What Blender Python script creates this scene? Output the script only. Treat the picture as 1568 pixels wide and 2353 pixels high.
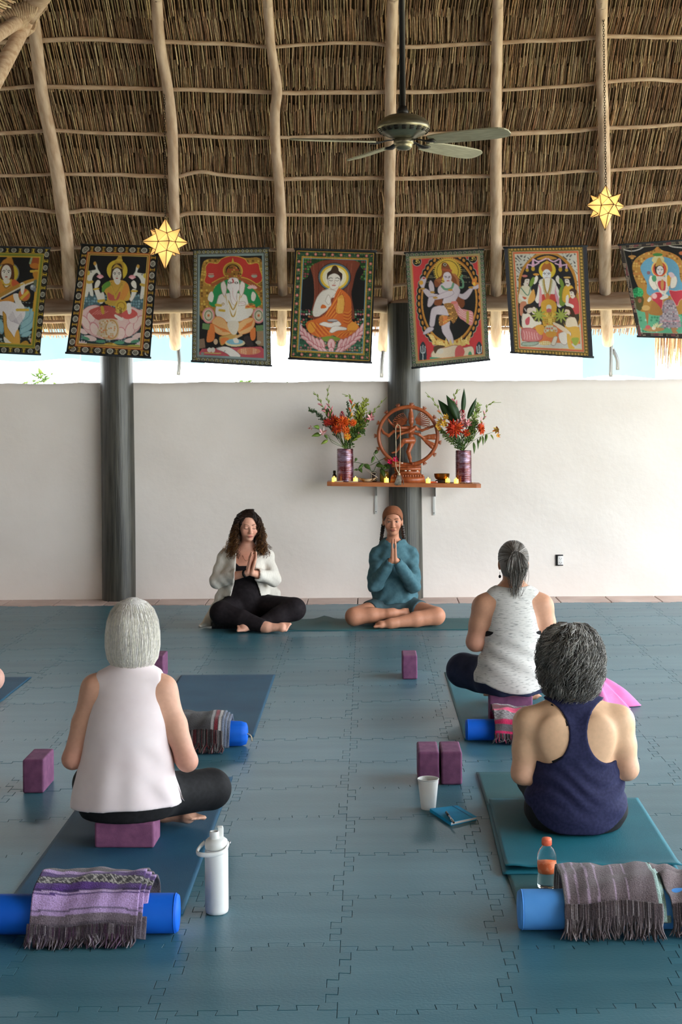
import bpy, bmesh, math, random
import numpy as np
from mathutils import Matrix, Vector

random.seed(7)
RNG = np.random.default_rng(11)
for _o in list(bpy.data.objects):
    bpy.data.objects.remove(_o)
SC = bpy.context.scene
COL = SC.collection

# ------------------------------------------------------------------ camera
FPX, CX, CY, CAMH, ROLL = 3470.0, 843.0, 947.0, 1.66, 0.0064
cam_data = bpy.data.cameras.new('camera')
cam_data.sensor_fit = 'VERTICAL'
cam_data.sensor_height = 36.0
cam_data.lens = 36.0 * FPX / 2353.0
cam_data.shift_x = -(CX - 784.0) / 2353.0
cam_data.shift_y = -(1176.5 - CY) / 2353.0
cam_data.clip_end = 300
cam = bpy.data.objects.new('camera', cam_data)
COL.objects.link(cam)
cam.matrix_world = Matrix.Translation((0, 0, CAMH)) @ Matrix.Rotation(math.pi / 2, 4, 'X') @ Matrix.Rotation(-ROLL, 4, 'Z')
SC.camera = cam

# ------------------------------------------------------------------ daylight
world = bpy.data.worlds.new('daylight')
SC.world = world
world.use_nodes = True
wn = world.node_tree
bg = wn.nodes['Background']
bg.inputs[0].default_value = (0.88, 0.95, 1.0, 1)
bg.inputs[1].default_value = 5.6
sun_data = bpy.data.lights.new('sun', 'SUN')
sun_data.energy = 9.0
sun_data.angle = math.radians(1.0)
sun_data.color = (1.0, 0.95, 0.86)
sun = bpy.data.objects.new('sun', sun_data)
COL.objects.link(sun)
sun.location = (6, 20, 12)
sun.rotation_euler = Vector((-0.30, -0.45, -0.85)).to_track_quat('-Z', 'Y').to_euler()
vs = SC.view_settings
vs.view_transform = 'Standard'
vs.look = 'None'
vs.exposure = 0.68
vs.gamma = 1.0
vs.use_curve_mapping = False
SC.cycles.max_bounces = 10
SC.cycles.diffuse_bounces = 6
SC.cycles.sample_clamp_indirect = 6.0

# ------------------------------------------------------------------ picture geometry -> place
def ray(px, py):
    u, v = px - CX, py - CY
    return (u - ROLL * v) / FPX, (v + ROLL * u) / FPX
def at(px, py, Y):
    u, v = ray(px, py)
    return np.array([u * Y, Y, CAMH - v * Y])
def fl(px, py, z=0.0):
    u, v = ray(px, py)
    Y = (CAMH - z) / v
    return np.array([u * Y, Y, z])
def lerp(a, b, t):
    return a + (b - a) * t
def srgb(r, g, b):
    f = lambda c: (c / 12.92 if c <= 0.04045 else ((c + 0.055) / 1.055) ** 2.4)
    return (f(r / 255.0), f(g / 255.0), f(b / 255.0), 1.0)

# ------------------------------------------------------------------ materials
MATS = {}
def pm(name, c1, c2=None, scale=6.0, stretch=(1, 1, 1), rough=0.6, bump=0.0, bscale=None, metal=0.0,
       spec=0.4, vcol=False, coord='Object', detail=5.0, lo=0.35, hi=0.65, trans=0.0, ior=1.45, coat=0.0,
       sheen=0.0, emit=None, estr=0.0, objrand=0.0, bstretch=None, sss=0.0, alpha=1.0):
    if name in MATS:
        return MATS[name]
    m = bpy.data.materials.new(name)
    m.use_nodes = True
    nt = m.node_tree
    N, L = nt.nodes, nt.links
    b = N['Principled BSDF']
    b.inputs['Roughness'].default_value = rough
    b.inputs['Metallic'].default_value = metal
    b.inputs['Specular IOR Level'].default_value = spec
    b.inputs['IOR'].default_value = ior
    b.inputs['Transmission Weight'].default_value = trans
    b.inputs['Coat Weight'].default_value = coat
    b.inputs['Sheen Weight'].default_value = sheen
    if sss:
        b.inputs['Subsurface Weight'].default_value = sss
        b.inputs['Subsurface Radius'].default_value = (0.012, 0.005, 0.003)
        b.inputs['Subsurface Scale'].default_value = 1.0
    if emit:
        b.inputs['Emission Color'].default_value = emit
        b.inputs['Emission Strength'].default_value = estr
    tc = N.new('ShaderNodeTexCoord')
    if coord == 'World':
        geo = N.new('ShaderNodeNewGeometry')
        src = geo.outputs['Position']
    else:
        src = tc.outputs[coord]
    def noise(sc, st, det):
        mp = N.new('ShaderNodeMapping')
        mp.inputs['Scale'].default_value = st
        L.new(src, mp.inputs['Vector'])
        n = N.new('ShaderNodeTexNoise')
        n.inputs['Scale'].default_value = sc
        n.inputs['Detail'].default_value = det
        L.new(mp.outputs['Vector'], n.inputs['Vector'])
        return n.outputs['Fac']
    col = None
    if vcol:
        at_ = N.new('ShaderNodeAttribute')
        at_.attribute_name = 'Col'
        col = at_.outputs['Color']
        if c2 is not None:   # c2 used as a tint amount for a fine noise
            f = noise(scale, stretch, detail)
            mr = N.new('ShaderNodeMapRange')
            mr.inputs['From Min'].default_value = 0.3
            mr.inputs['From Max'].default_value = 0.7
            mr.inputs['To Min'].default_value = 1.0 - c2
            mr.inputs['To Max'].default_value = 1.0 + c2
            L.new(f, mr.inputs['Value'])
            mx = N.new('ShaderNodeVectorMath')
            mx.operation = 'SCALE'
            L.new(col, mx.inputs[0])
            L.new(mr.outputs[0], mx.inputs['Scale'])
            col = mx.outputs[0]
    elif c2 is not None:
        f = noise(scale, stretch, detail)
        rp = N.new('ShaderNodeValToRGB')
        rp.color_ramp.elements[0].position = lo
        rp.color_ramp.elements[0].color = c1
        rp.color_ramp.elements[1].position = hi
        rp.color_ramp.elements[1].color = c2
        L.new(f, rp.inputs['Fac'])
        col = rp.outputs['Color']
    if objrand and col is not None:
        oi = N.new('ShaderNodeObjectInfo')
        mr = N.new('ShaderNodeMapRange')
        mr.inputs['To Min'].default_value = 1.0 - objrand
        mr.inputs['To Max'].default_value = 1.0 + objrand
        L.new(oi.outputs['Random'], mr.inputs['Value'])
        mx = N.new('ShaderNodeVectorMath')
        mx.operation = 'SCALE'
        L.new(col, mx.inputs[0])
        L.new(mr.outputs[0], mx.inputs['Scale'])
        col = mx.outputs[0]
    if col is not None:
        L.new(col, b.inputs['Base Color'])
    else:
        b.inputs['Base Color'].default_value = c1
    if bump:
        f = noise(bscale or scale * 3, bstretch or stretch, 6.0)
        bp = N.new('ShaderNodeBump')
        bp.inputs['Strength'].default_value = bump
        bp.inputs['Distance'].default_value = 0.01
        L.new(f, bp.inputs['Height'])
        L.new(bp.outputs['Normal'], b.inputs['Normal'])
    MATS[name] = m
    return m

# ------------------------------------------------------------------ objects
ORG = {}
def tag(o, label=None, cat=None, group=None, kind=None):
    if label: o['label'] = label
    if cat: o['category'] = cat
    if group: o['group'] = group
    if kind: o['kind'] = kind
    return o
def thing(name, loc, label=None, cat=None, group=None, kind=None):
    o = bpy.data.objects.new(name, None)
    o.empty_display_size = 0.05
    COL.objects.link(o)
    o.location = loc
    ORG[o.name] = np.array(loc, float)
    return tag(o, label, cat, group, kind)
def mesh_data(name, V, F, mat=None, smooth=True, col=None):
    V = np.asarray(V, dtype=np.float32)
    me = bpy.data.meshes.new(name)
    if isinstance(F, np.ndarray) and F.ndim == 2:
        n, k = F.shape
        me.vertices.add(len(V))
        me.vertices.foreach_set('co', V.ravel())
        me.loops.add(n * k)
        me.loops.foreach_set('vertex_index', F.astype(np.int32).ravel())
        me.polygons.add(n)
        me.polygons.foreach_set('loop_start', np.arange(0, n * k, k, dtype=np.int32))
        me.update(calc_edges=True)
    else:
        me.from_pydata([tuple(map(float, v)) for v in V], [], [tuple(int(i) for i in f) for f in F])
        me.update()
    if smooth:
        me.polygons.foreach_set('use_smooth', np.ones(len(me.polygons), dtype=bool))
    if col is not None:
        ca = me.color_attributes.new('Col', 'FLOAT_COLOR', 'POINT')
        c = np.ones((len(V), 4), dtype=np.float32)
        c[:, :3] = np.asarray(col, dtype=np.float32)[:, :3]
        ca.data.foreach_set('color', c.ravel())
    if mat is not None:
        me.materials.append(mat)
    return me
def put(name, me, parent=None, loc=None, label=None, cat=None, group=None, kind=None):
    o = bpy.data.objects.new(name, me)
    COL.objects.link(o)
    if parent is not None:
        o.parent = parent
    if loc is not None:
        o.location = loc
    return tag(o, label, cat, group, kind)
def obj(name, V, F, mat, parent=None, loc=None, smooth=True, col=None, label=None, cat=None, group=None, kind=None):
    """V in place coordinates; parent (or loc) gives the base that the mesh is measured from."""
    V = np.asarray(V, dtype=float)
    if parent is not None:
        org = ORG[parent.name]
    else:
        org = np.array(loc if loc is not None else (0, 0, 0), float)
    me = mesh_data(name, V - org, F, mat, smooth, col)
    o = put(name, me, parent, None if parent is not None else org, label, cat, group, kind)
    ORG[o.name] = org
    return o

def unit(v):
    v = np.asarray(v, float)
    n = np.linalg.norm(v)
    return v / n if n > 1e-12 else v
def spline(P, n):
    """Catmull-Rom through the points, n samples."""
    P = np.asarray(P, float)
    if len(P) < 3:
        t = np.linspace(0, 1, n)[:, None]
        return P[0] + (P[-1] - P[0]) * t
    Q = np.vstack([2 * P[0] - P[1], P, 2 * P[-1] - P[-2]])
    m = len(P) - 1
    out = []
    for t in np.linspace(0, m, n):
        i = min(int(t), m - 1)
        s = t - i
        a, b, c, d = Q[i], Q[i + 1], Q[i + 2], Q[i + 3]
        out.append(0.5 * ((2 * b) + (c - a) * s + (2 * a - 5 * b + 4 * c - d) * s * s + (3 * b - a - 3 * c + d) * s ** 3))
    return np.array(out)

class MB:
    def __init__(self):
        self.V, self.F, self.C, self.n = [], [], [], 0
        self.hascol = False
    def add(self, V, F, col=None):
        V = np.asarray(V, float)
        self.V.append(V)
        for f in F:
            self.F.append(tuple(int(i) + self.n for i in f))
        c = np.ones((len(V), 3))
        if col is not None:
            c[:] = np.asarray(col, float)[..., :3]
            self.hascol = True
        self.C.append(c)
        self.n += len(V)
        return self
    def tube(self, P, R, n=6, caps=True, col=None, up=None, flat=1.0):
        P = np.asarray(P, float)
        m = len(P)
        R = np.broadcast_to(np.asarray(R, float), (m,))
        T = np.gradient(P, axis=0)
        T /= np.linalg.norm(T, axis=1)[:, None] + 1e-12
        u = np.asarray(up if up is not None else ((0, 0, 1) if abs(T[0][2]) < 0.9 else (0, 1, 0)), float)
        V = np.zeros((m, n, 3))
        ang = np.arange(n) * 2 * math.pi / n
        ca, sa = np.cos(ang)[:, None], np.sin(ang)[:, None]
        for i in range(m):
            u = u - T[i] * np.dot(u, T[i])
            u = unit(u)
            w = np.cross(T[i], u)
            V[i] = P[i] + R[i] * (ca * w + sa * u * flat)
        F = []
        for i in range(m - 1):
            for j in range(n):
                k = (j + 1) % n
                F.append((i * n + j, i * n + k, (i + 1) * n + k, (i + 1) * n + j))
        if caps:
            F.append(tuple(range(n - 1, -1, -1)))
            F.append(tuple((m - 1) * n + j for j in range(n)))
        if col is not None and np.ndim(col) == 2:
            col = np.repeat(np.asarray(col), n, axis=0)
        return self.add(V.reshape(-1, 3), F, col)
    def lathe(self, prof, c, n=24, col=None, axis=(0, 0, 1), xdir=None):
        ax = unit(axis)
        u = unit(np.cross(ax, (0, 1, 0))) if abs(ax[1]) < 0.9 else np.array([1., 0, 0])
        w = np.cross(ax, u)
        m = len(prof)
        ang = np.arange(n) * 2 * math.pi / n
        V = np.zeros((m, n, 3))
        for i, (r, z) in enumerate(prof):
            V[i] = np.asarray(c) + ax * z + r * (np.cos(ang)[:, None] * u + np.sin(ang)[:, None] * w)
        F = [(i * n + j, i * n + (j + 1) % n, (i + 1) * n + (j + 1) % n, (i + 1) * n + j) for i in range(m - 1) for j in range(n)]
        if prof[0][0] > 1e-6: F.append(tuple(range(n - 1, -1, -1)))
        if prof[-1][0] > 1e-6: F.append(tuple((m - 1) * n + j for j in range(n)))
        return self.add(V.reshape(-1, 3), F, col)
    def ell(self, c, r, nu=12, nv=8, rot=None, col=None):
        V, F = [], []
        for i in range(nv + 1):
            th = math.pi * i / nv
            for j in range(nu):
                ph = 2 * math.pi * j / nu
                V.append((r[0] * math.sin(th) * math.cos(ph), r[1] * math.sin(th) * math.sin(ph), r[2] * math.cos(th)))
        V = np.array(V)
        if rot is not None:
            V = V @ np.asarray(rot).T
        F = [(i * nu + j, (i + 1) * nu + j, (i + 1) * nu + (j + 1) % nu, i * nu + (j + 1) % nu) for i in range(nv) for j in range(nu)]
        return self.add(V + np.asarray(c), F, col)
    def box(self, c, s, rz=0.0, col=None, bevel=0.0, seg=2, rot=None):
        V, F = bbox(s, bevel, seg)
        if rot is not None:
            V = V @ np.asarray(rot).T
        if rz:
            cs, sn = math.cos(rz), math.sin(rz)
            V = V @ np.array([[cs, sn, 0], [-sn, cs, 0], [0, 0, 1]])
        return self.add(V + np.asarray(c), F, col)
    def build(self, name, mat, parent=None, smooth=True, loc=None, **kw):
        V = np.vstack(self.V)
        col = np.vstack(self.C) if self.hascol else None
        F = self.F
        k = len(F[0])
        if all(len(f) == k for f in F):
            F = np.array(F)
        return obj(name, V, F, mat, parent, loc, smooth, col, **kw)
    def me(self, name, mat, smooth=True):
        return mesh_data(name, np.vstack(self.V), self.F, mat, smooth, np.vstack(self.C) if self.hascol else None)

_bb = {}
def bbox(s, bevel=0.0, seg=2):
    key = (tuple(np.round(s, 5)), bevel, seg)
    if key not in _bb:
        bm = bmesh.new()
        bmesh.ops.create_cube(bm, size=1.0)
        for v in bm.verts:
            v.co = Vector((v.co.x * s[0], v.co.y * s[1], v.co.z * s[2]))
        if bevel > 0:
            bmesh.ops.bevel(bm, geom=list(bm.edges), offset=bevel, segments=seg, profile=0.5, affect='EDGES')
        bm.verts.index_update()
        _bb[key] = (np.array([v.co[:] for v in bm.verts]), [tuple(v.index for v in f.verts) for f in bm.faces])
        bm.free()
    return _bb[key][0].copy(), _bb[key][1]
def rot_axis(axis, ang):
    return np.array(Matrix.Rotation(ang, 3, Vector(axis)))
def frame_to(d, up=(0, 0, 1)):
    """matrix whose z column points along d"""
    z = unit(d)
    x = np.cross(up, z)
    if np.linalg.norm(x) < 1e-6: x = np.array([1., 0, 0])
    x = unit(x)
    return np.array([x, np.cross(z, x), z]).T
def wave1(x, seed, f0=1.0, octs=3):
    r = np.random.default_rng(seed)
    s = np.zeros_like(np.asarray(x, float))
    for o in range(octs):
        s += np.sin(np.asarray(x) * f0 * (1.9 ** o) + r.uniform(0, 6.28)) / (1.7 ** o)
    return s
# ================================================================== the building
WALL_Y = 13.46
T = 0.4985
TX0, TY0 = -0.093, 4.194

# ---- floor with interlocking foam tiles
floor_mat = pm('concrete', srgb(70, 68, 66), srgb(95, 92, 88), scale=4, rough=0.8)
mb = MB(); mb.box((-0.5, 6.0, -0.06), (14.0, 16.6, 0.084))
floor = mb.build('floor', floor_mat, loc=(0, 6, -0.1), smooth=False, kind='structure', label='concrete floor slab under the blue foam tiles')
ORG[floor.name] = np.array([0, 6, -0.1])

def seam():
    pts, s = [(0.0, 0.0)], 1.0 / 9.0
    t = s
    d = 0.034
    pts = [(0.0, 0.0)]
    for sg in (-1, -1, 1, 1):
        pts += [(t, 0.0), (t - 0.008, sg * d), (t + s + 0.008, sg * d), (t + s, 0.0)]
        t += 2 * s
    pts.append((1.0, 0.0))
    return [(p[0] * T, p[1]) for p in pts]
sm = seam()
loop = [(t, d) for t, d in sm[:-1]]                         # bottom, left to right
loop += [(T + d, t) for t, d in sm[:-1]]                    # right, upward
loop += [(t, T + d) for t, d in sm[::-1][:-1]]              # top, right to left
loop += [(d, t) for t, d in sm[::-1][:-1]]                  # left, downward
lp = np.array(loop) - T / 2
# draw every edge in by the joint's half width
nx = np.roll(lp, -1, 0) - lp; pv = lp - np.roll(lp, 1, 0)
nx = nx / np.linalg.norm(nx, axis=1)[:, None]; pv = pv / np.linalg.norm(pv, axis=1)[:, None]
n1 = np.stack([-nx[:, 1], nx[:, 0]], 1); n2 = np.stack([-pv[:, 1], pv[:, 0]], 1)
nn = n1 + n2; nn /= np.maximum(np.linalg.norm(nn, axis=1), 1e-6)[:, None]
def ring(g, z):
    q = lp + nn * g / np.clip((nn * n1).sum(1), 0.5, 1)[:, None]
    return np.column_stack([q, np.full(len(q), z)])
nL = len(lp)
TV = np.vstack([ring(0.0009, -0.016), ring(0.0009, -0.0008), ring(0.0016, 0.0)])
TF = [tuple(range(2 * nL, 3 * nL))]
for r_ in range(2):
    for i in range(nL):
        j = (i + 1) % nL
        TF.append((r_ * nL + i, r_ * nL + j, (r_ + 1) * nL + j, (r_ + 1) * nL + i))
tile_mat = pm('foam_tile', srgb(50, 100, 116), srgb(72, 118, 132), scale=2.2, stretch=(0.55, 3.2, 1), rough=0.36, spec=0.36,
              coord='World', bump=0.10, bscale=90, bstretch=(1, 1, 1), objrand=0.10, lo=0.25, hi=0.75)
tile_me = mesh_data('foam_tile', TV, TF, tile_mat, smooth=False)
cnt = 0
for iy in range(-2, 18):
    yc = TY0 + (iy + 0.5) * T
    if yc > 12.95: continue
    half_l = (CX + 60) / FPX * (yc + 0.3) + 0.75
    half_r = (1568 - CX + 60) / FPX * (yc + 0.3) + 0.95
    for ix in range(-10, 10):
        xc = TX0 + (ix + 0.5) * T
        if xc + T / 2 < -half_l or xc - T / 2 > half_r: continue
        t = put('foam_tile', tile_me, floor, (xc - 0, yc - 6.0, 0.1 + RNG.uniform(-0.0006, 0.0006)))
        if iy == 17:
            t.scale = (1, 0.80, 1); t.location.y -= 0.055
        cnt += 1
# ---- clay tile strip at the foot of the wall
clay = pm('clay_tile', srgb(186, 162, 152), srgb(206, 184, 174), scale=3, coord='World', rough=0.55, objrand=0.08)
w_, d_ = 0.44, 0.40
V, F = bbox((w_ - 0.008, d_, 0.02), 0.003, 1)
strip_me = mesh_data('clay_tile', V, F, clay, smooth=False)
for i in range(-10, 9):
    put('clay_tile', strip_me, floor, (i * w_ + 0.13, WALL_Y + 0.02 - d_ / 2 - 6, 0.096))

# ---- walls
plaster = pm('wall_plaster', srgb(230, 220, 212), srgb(238, 229, 222), scale=1.3, rough=0.85, bump=0.25, bscale=14, spec=0.2)
def wall_mesh(x0, x1, y0, y1, z1, nz=24, seed=1):
    xs = np.linspace(x0, x1, 160); zs = np.linspace(-0.02, z1, nz)
    X, Z = np.meshgrid(xs, zs)
    Zt = Z + (Z / z1) ** 8 * 0.0035 * wave1(X, seed, 6, 4)
    n = len(xs) * nz
    Vf = np.column_stack([X.ravel(), np.full(n, y0) + 0.004 * wave1(X.ravel() * 1.3 + Z.ravel() * 2, seed + 5, 2, 3), Zt.ravel()])
    Vb = Vf.copy(); Vb[:, 1] = y1
    F = []
    w = len(xs)
    for i in range(nz - 1):
        for j in range(w - 1):
            a = i * w + j
            F.append((a, a + 1, a + w + 1, a + w)); F.append((n + a + w, n + a + w + 1, n + a + 1, n + a))
    for j in range(w - 1):
        a = (nz - 1) * w + j
        F.append((a, a + 1, n + a + 1, n + a))
    for i in range(nz - 1):
        for a in (i * w, i * w + w - 1):
            F.append((a, a + w, n + a + w, n + a))
    return np.vstack([Vf, Vb]), np.array(F)
V, F = wall_mesh(-6.6, 6.0, WALL_Y, WALL_Y + 0.18, 1.935)
wall_back = obj('wall_back', V, F, plaster, loc=(0, WALL_Y, 0), kind='structure', label='cream plastered half wall behind the two teachers')
mb = MB(); mb.box((-6.7, 6.5, 1.2), (0.2, 13.8, 2.44))
mb.build('wall_left', plaster, loc=(-6.7, 6.5, 0), smooth=False, kind='structure')  # unseen wall, put in to cut daylight from the left
mb = MB(); mb.box((-0.3, -1.5, 1.5), (12.9, 0.2, 3.04))
mb.build('wall_rear', plaster, loc=(-0.3, -1.5, 0), smooth=False, kind='structure')  # unseen wall behind the camera, added so light comes mainly from the right

# ---- columns
colwood = pm('column_wood', srgb(34, 34, 30), srgb(70, 68, 60), scale=5, stretch=(9, 9, 0.5), rough=0.38, spec=0.6, bump=0.35, bscale=7, bstretch=(14, 14, 0.4))
def column(x, z1, r, seed, label):
    zs = np.linspace(0.0, z1, 30); th = np.linspace(0, 2 * math.pi, 49)[:-1]
    V = []
    for z in zs:
        rr = r * (1 + 0.012 * np.sin(3 * th + seed) + 0.008 * np.sin(11 * th + seed * 2) + 0.006 * math.sin(z * 2 + seed))
        V.append(np.column_stack([x + rr * np.cos(th) + 0.006 * math.sin(z * 1.3 + seed), WALL_Y - 0.02 + rr * np.sin(th), np.full(48, z)]))
    V = np.vstack(V)
    F = [(i * 48 + j, i * 48 + (j + 1) % 48, (i + 1) * 48 + (j + 1) % 48, (i + 1) * 48 + j) for i in range(29) for j in range(48)]
    return obj('column', V, np.array(F), colwood, loc=(x, WALL_Y - 0.02, 0), kind='structure', label=label)
xl = at(271, 1100, WALL_Y)[0]; xc_ = at(932, 1100, WALL_Y)[0]
column(xl, 2.62, 0.147, 1.0, 'dark round wooden column at the left of the wall')
column(xc_, 2.62, 0.146, 2.3, 'dark round wooden column behind the altar shelf')

# ---- roof: plane through the battens
RA, RB = 0.345, 0.2795
SL = RB / RA
def roof_z(Y): return 2.773 + SL * (WALL_Y - Y)
RN = unit((0, -SL, -1.0))            # towards the room
RUP = unit((0, -1.0, SL))            # up the slope
def on_roof(px, py, off=0.0):
    u, v = ray(px, py)
    d = np.array([u, 1.0, -v]); o = np.array([0, 0, CAMH])
    q = np.array([0, WALL_Y, 2.773]) + RN * off
    t = np.dot(q - o, RN) / np.dot(d, RN)
    return o + d * t
thatch_back = pm('thatch_dark', srgb(70, 55, 40), srgb(96, 78, 56), scale=30, stretch=(8, 0.6, 0.6), rough=0.95, spec=0.1, coord='World')
mb = MB()
RIDGE_Y = 6.0
def slab(p, q, x0, x1, t=0.12):
    p, q = np.array(p), np.array(q)
    d = unit(q - p); n = np.array([0, -d[2], d[1]]); n = n if n[2] > 0 else -n
    P = [np.array([x0, *p]), np.array([x1, *p]), np.array([x1, *q]), np.array([x0, *q])] if False else None
    a = np.array([[x0, p[1], p[2]], [x1, p[1], p[2]], [x1, q[1], q[2]], [x0, q[1], q[2]]])
    b = a + n * t
    return np.vstack([a, b]), [(0, 1, 2, 3), (7, 6, 5, 4), (0, 4, 5, 1), (1, 5, 6, 2), (2, 6, 7, 3), (3, 7, 4, 0)]
off = -RN * 0.13
e0 = np.array([0, 13.98, roof_z(13.98)]) + off; e1 = np.array([0, RIDGE_Y, roof_z(RIDGE_Y)]) + off
V, F = slab(e0, e1, -7.2, 6.4); mb.add(V, F)
e2 = np.array([0, -1.6, roof_z(RIDGE_Y) - SL * 7.6]) + off
V, F = slab(e1, e2, -7.2, 6.4); mb.add(V, F)
ceiling = mb.build('ceiling', thatch_back, loc=(0, RIDGE_Y, 0), smooth=False, kind='structure', label='palm thatch roof on peeled poles')
# unseen thatch gable ends, added to shut out high light from the sides
for gx, z0 in ((-7.1, 2.6), (6.3, 4.3)):
    g = MB()
    zr = roof_z(RIDGE_Y) - 0.05
    ya = WALL_Y - (z0 - 2.773) / SL; yb = 2 * RIDGE_Y - ya
    P = [(gx, ya, z0), (gx, RIDGE_Y, zr), (gx, yb, z0)]
    Q = [(gx + 0.1, *p[1:]) for p in P]
    g.add(P + Q, [(0, 1, 2), (5, 4, 3), (0, 3, 4, 1), (1, 4, 5, 2), (2, 5, 3, 0)])
    g.build('gable_thatch', thatch_back, ceiling, smooth=False)

# reeds of the thatch: two layers in every course
reed = pm('thatch_reed', (1, 1, 1, 1), 0.22, vcol=True, scale=40, stretch=(1, 1, 1), rough=0.75, spec=0.25, coord='World')
PAL = np.array([srgb(212, 184, 150)[:3], srgb(190, 156, 122)[:3], srgb(230, 204, 166)[:3], srgb(170, 138, 108)[:3], srgb(206, 168, 128)[:3],
                srgb(216, 192, 148)[:3], srgb(200, 158, 128)[:3], srgb(150, 120, 96)[:3]])
S0 = np.array([0, WALL_Y, 2.773])
LSTEP = math.hypot(RA, RB)
def reeds(name, rows, xr, pitch, seed, parent, vis_l=True):
    r = np.random.default_rng(seed)
    Vs, Cs = [], []
    for k in rows:
        for layer in ((0, 1) if k > -1 else (0,)):
            n = int((xr[1] - xr[0]) / (pitch * (1.02 if layer == 0 else 0.78)))
            x = np.linspace(xr[0], xr[1], n) + r.uniform(-0.45, 0.45, n) * pitch
            if layer == 0:
                s0 = k * LSTEP + 0.10 + r.uniform(-0.02, 0.05, n); s1 = (k - 0.58) * LSTEP + r.uniform(-0.03, 0.02, n)
                h0, h1 = 0.012, 0.045
            else:
                s0 = (k - 0.48) * LSTEP + r.uniform(-0.012, 0.022, n); s1 = (k - 1.02) * LSTEP + r.uniform(-0.035, 0.02, n)
                h0, h1 = 0.025, 0.070
            lean = 0.05 * wave1(x, seed + k * 3 + layer, 0.9, 3) * 0.5 + r.normal(0, 0.009, n) - 0.012 * (x + 0.3)
            rad = r.uniform(0.0045, 0.0085, n)
            base = r.integers(0, len(PAL), n)
            c = PAL[base] * r.uniform(0.52, 0.98, n)[:, None] * np.array([1.0, 0.97, 0.96])
            P = []
            for q, (f, bow) in enumerate(((0.0, 0.0), (0.5, 0.010), (1.0, 0.0))):
                s = lerp(s0, s1, f); h = lerp(h0, h1, f) + r.uniform(-0.006, 0.006, n)
                pos = S0 + RUP * s[:, None] + np.array([1.0, 0, 0]) * (x + lean * f * 0.55 + r.normal(0, 0.0025, n))[:, None] - RN * (0.105 - h)[:, None]
                P.append(pos)
            P = np.stack(P, 1)                                # n,3,3
            ang = np.array([math.pi / 2, math.pi / 2 + 2.1, math.pi / 2 + 4.2])
            ring_ = np.cos(ang)[:, None] * np.array([1.0, 0, 0]) + np.sin(ang)[:, None] * RN
            tap = np.array([1.0, 1.0, 0.75])
            Vr = P[:, :, None, :] + ring_[None, None] * (rad[:, None] * tap[None])[:, :, None, None]
            Vs.append(Vr.reshape(-1, 3)); Cs.append(np.repeat(c, 9, axis=0))
    V = np.vstack(Vs); C = np.vstack(Cs)
    nr = len(V) // 9
    f = []
    for i in range(2):
        for j in range(3):
            f.append((i * 3 + j, i * 3 + (j + 1) % 3, (i + 1) * 3 + (j + 1) % 3, (i + 1) * 3 + j))
    F = (np.array(f)[None] + (np.arange(nr) * 9)[:, None, None]).reshape(-1, 4)
    return obj(name, V, F, reed, parent, smooth=False, col=C, kind='stuff')
for k in range(-1, 12):
    reeds('thatch_course', [k], (-4.5, 4.1), 0.0148, 100 + k, ceiling)

# battens
pole = pm('peeled_pole', srgb(176, 144, 118), srgb(206, 180, 156), scale=6, stretch=(1.2, 5, 5), rough=0.6, bump=0.2, bscale=26, coord='World', spec=0.3)
BAT = [
 [(-60, 98), (60, 95), (100, 92), (250, 91), (355, 95), (380, 96), (610, 106), (640, 105), (784, 99), (885, 104), (920, 107), (1125, 100), (1165, 98), (1370, 86), (1400, 84), (1568, 86), (1640, 84)],
 [(-60, 206), (0, 203), (75, 198), (115, 200), (370, 203), (400, 206), (625, 211), (784, 214), (885, 211), (1125, 208), (1160, 207), (1370, 192), (1400, 190), (1490, 182), (1568, 186), (1640, 186)],
 [(-60, 306), (0, 305), (97, 302), (130, 302), (380, 309), (410, 313), (615, 316), (650, 315), (784, 315), (880, 310), (1160, 306), (1290, 303), (1370, 296), (1405, 294), (1568, 286), (1640, 284)],
 [(-60, 401), (0, 402), (115, 402), (150, 401), (330, 402), (385, 406), (410, 407), (465, 395), (510, 402), (625, 410), (784, 410), (882, 408), (912, 410), (1128, 404), (1372, 393), (1450, 387), (1568, 384), (1640, 380)],
 [(-60, 479), (0, 480), (50, 481), (125, 486), (163, 487), (215, 482), (370, 495), (412, 495), (450, 489), (635, 495), (784, 493), (910, 496), (1128, 491), (1350, 486), (1450, 476), (1568, 466), (1640, 464)],
 [(-60, 571), (0, 570), (115, 572), (190, 568), (430, 581), (610, 575), (680, 576), (865, 578), (935, 583), (1125, 570), (1350, 570), (1420, 568), (1568, 556), (1640, 554)],
 [(-60, 662), (110, 660), (440, 661), (620, 656), (680, 657), (865, 660), (940, 655), (1130, 650), (1365, 643), (1440, 640), (1568, 636), (1640, 634)],
 [(-60, 741), (110, 738), (300, 739), (360, 741), (440, 733), (620, 731), (860, 732), (1130, 727), (1160, 726), (1360, 723), (1440, 720), (1568, 716), (1640, 712)],
 [(-60, 768), (110, 766), (360, 766), (440, 764), (620, 757), (860, 760), (1130, 755), (1360, 752), (1440, 750), (1568, 746), (1640, 742)],
]
for i, pts in enumerate(BAT):
    P = np.array([on_roof(x, y) for x, y in pts])
    P = spline(P, 70)
    P[:, 1] += 0.004 * wave1(P[:, 0], 40 + i, 5, 3); P[:, 2] += 0.004 * wave1(P[:, 0], 60 + i, 6, 3)
    R = 0.0165 + 0.003 * wave1(P[:, 0], 80 + i, 1.3, 3) * 0.6
    mb = MB(); mb.tube(P, np.clip(R, 0.011, 0.024), 8)
    mb.build('batten', pole, ceiling)
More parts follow.
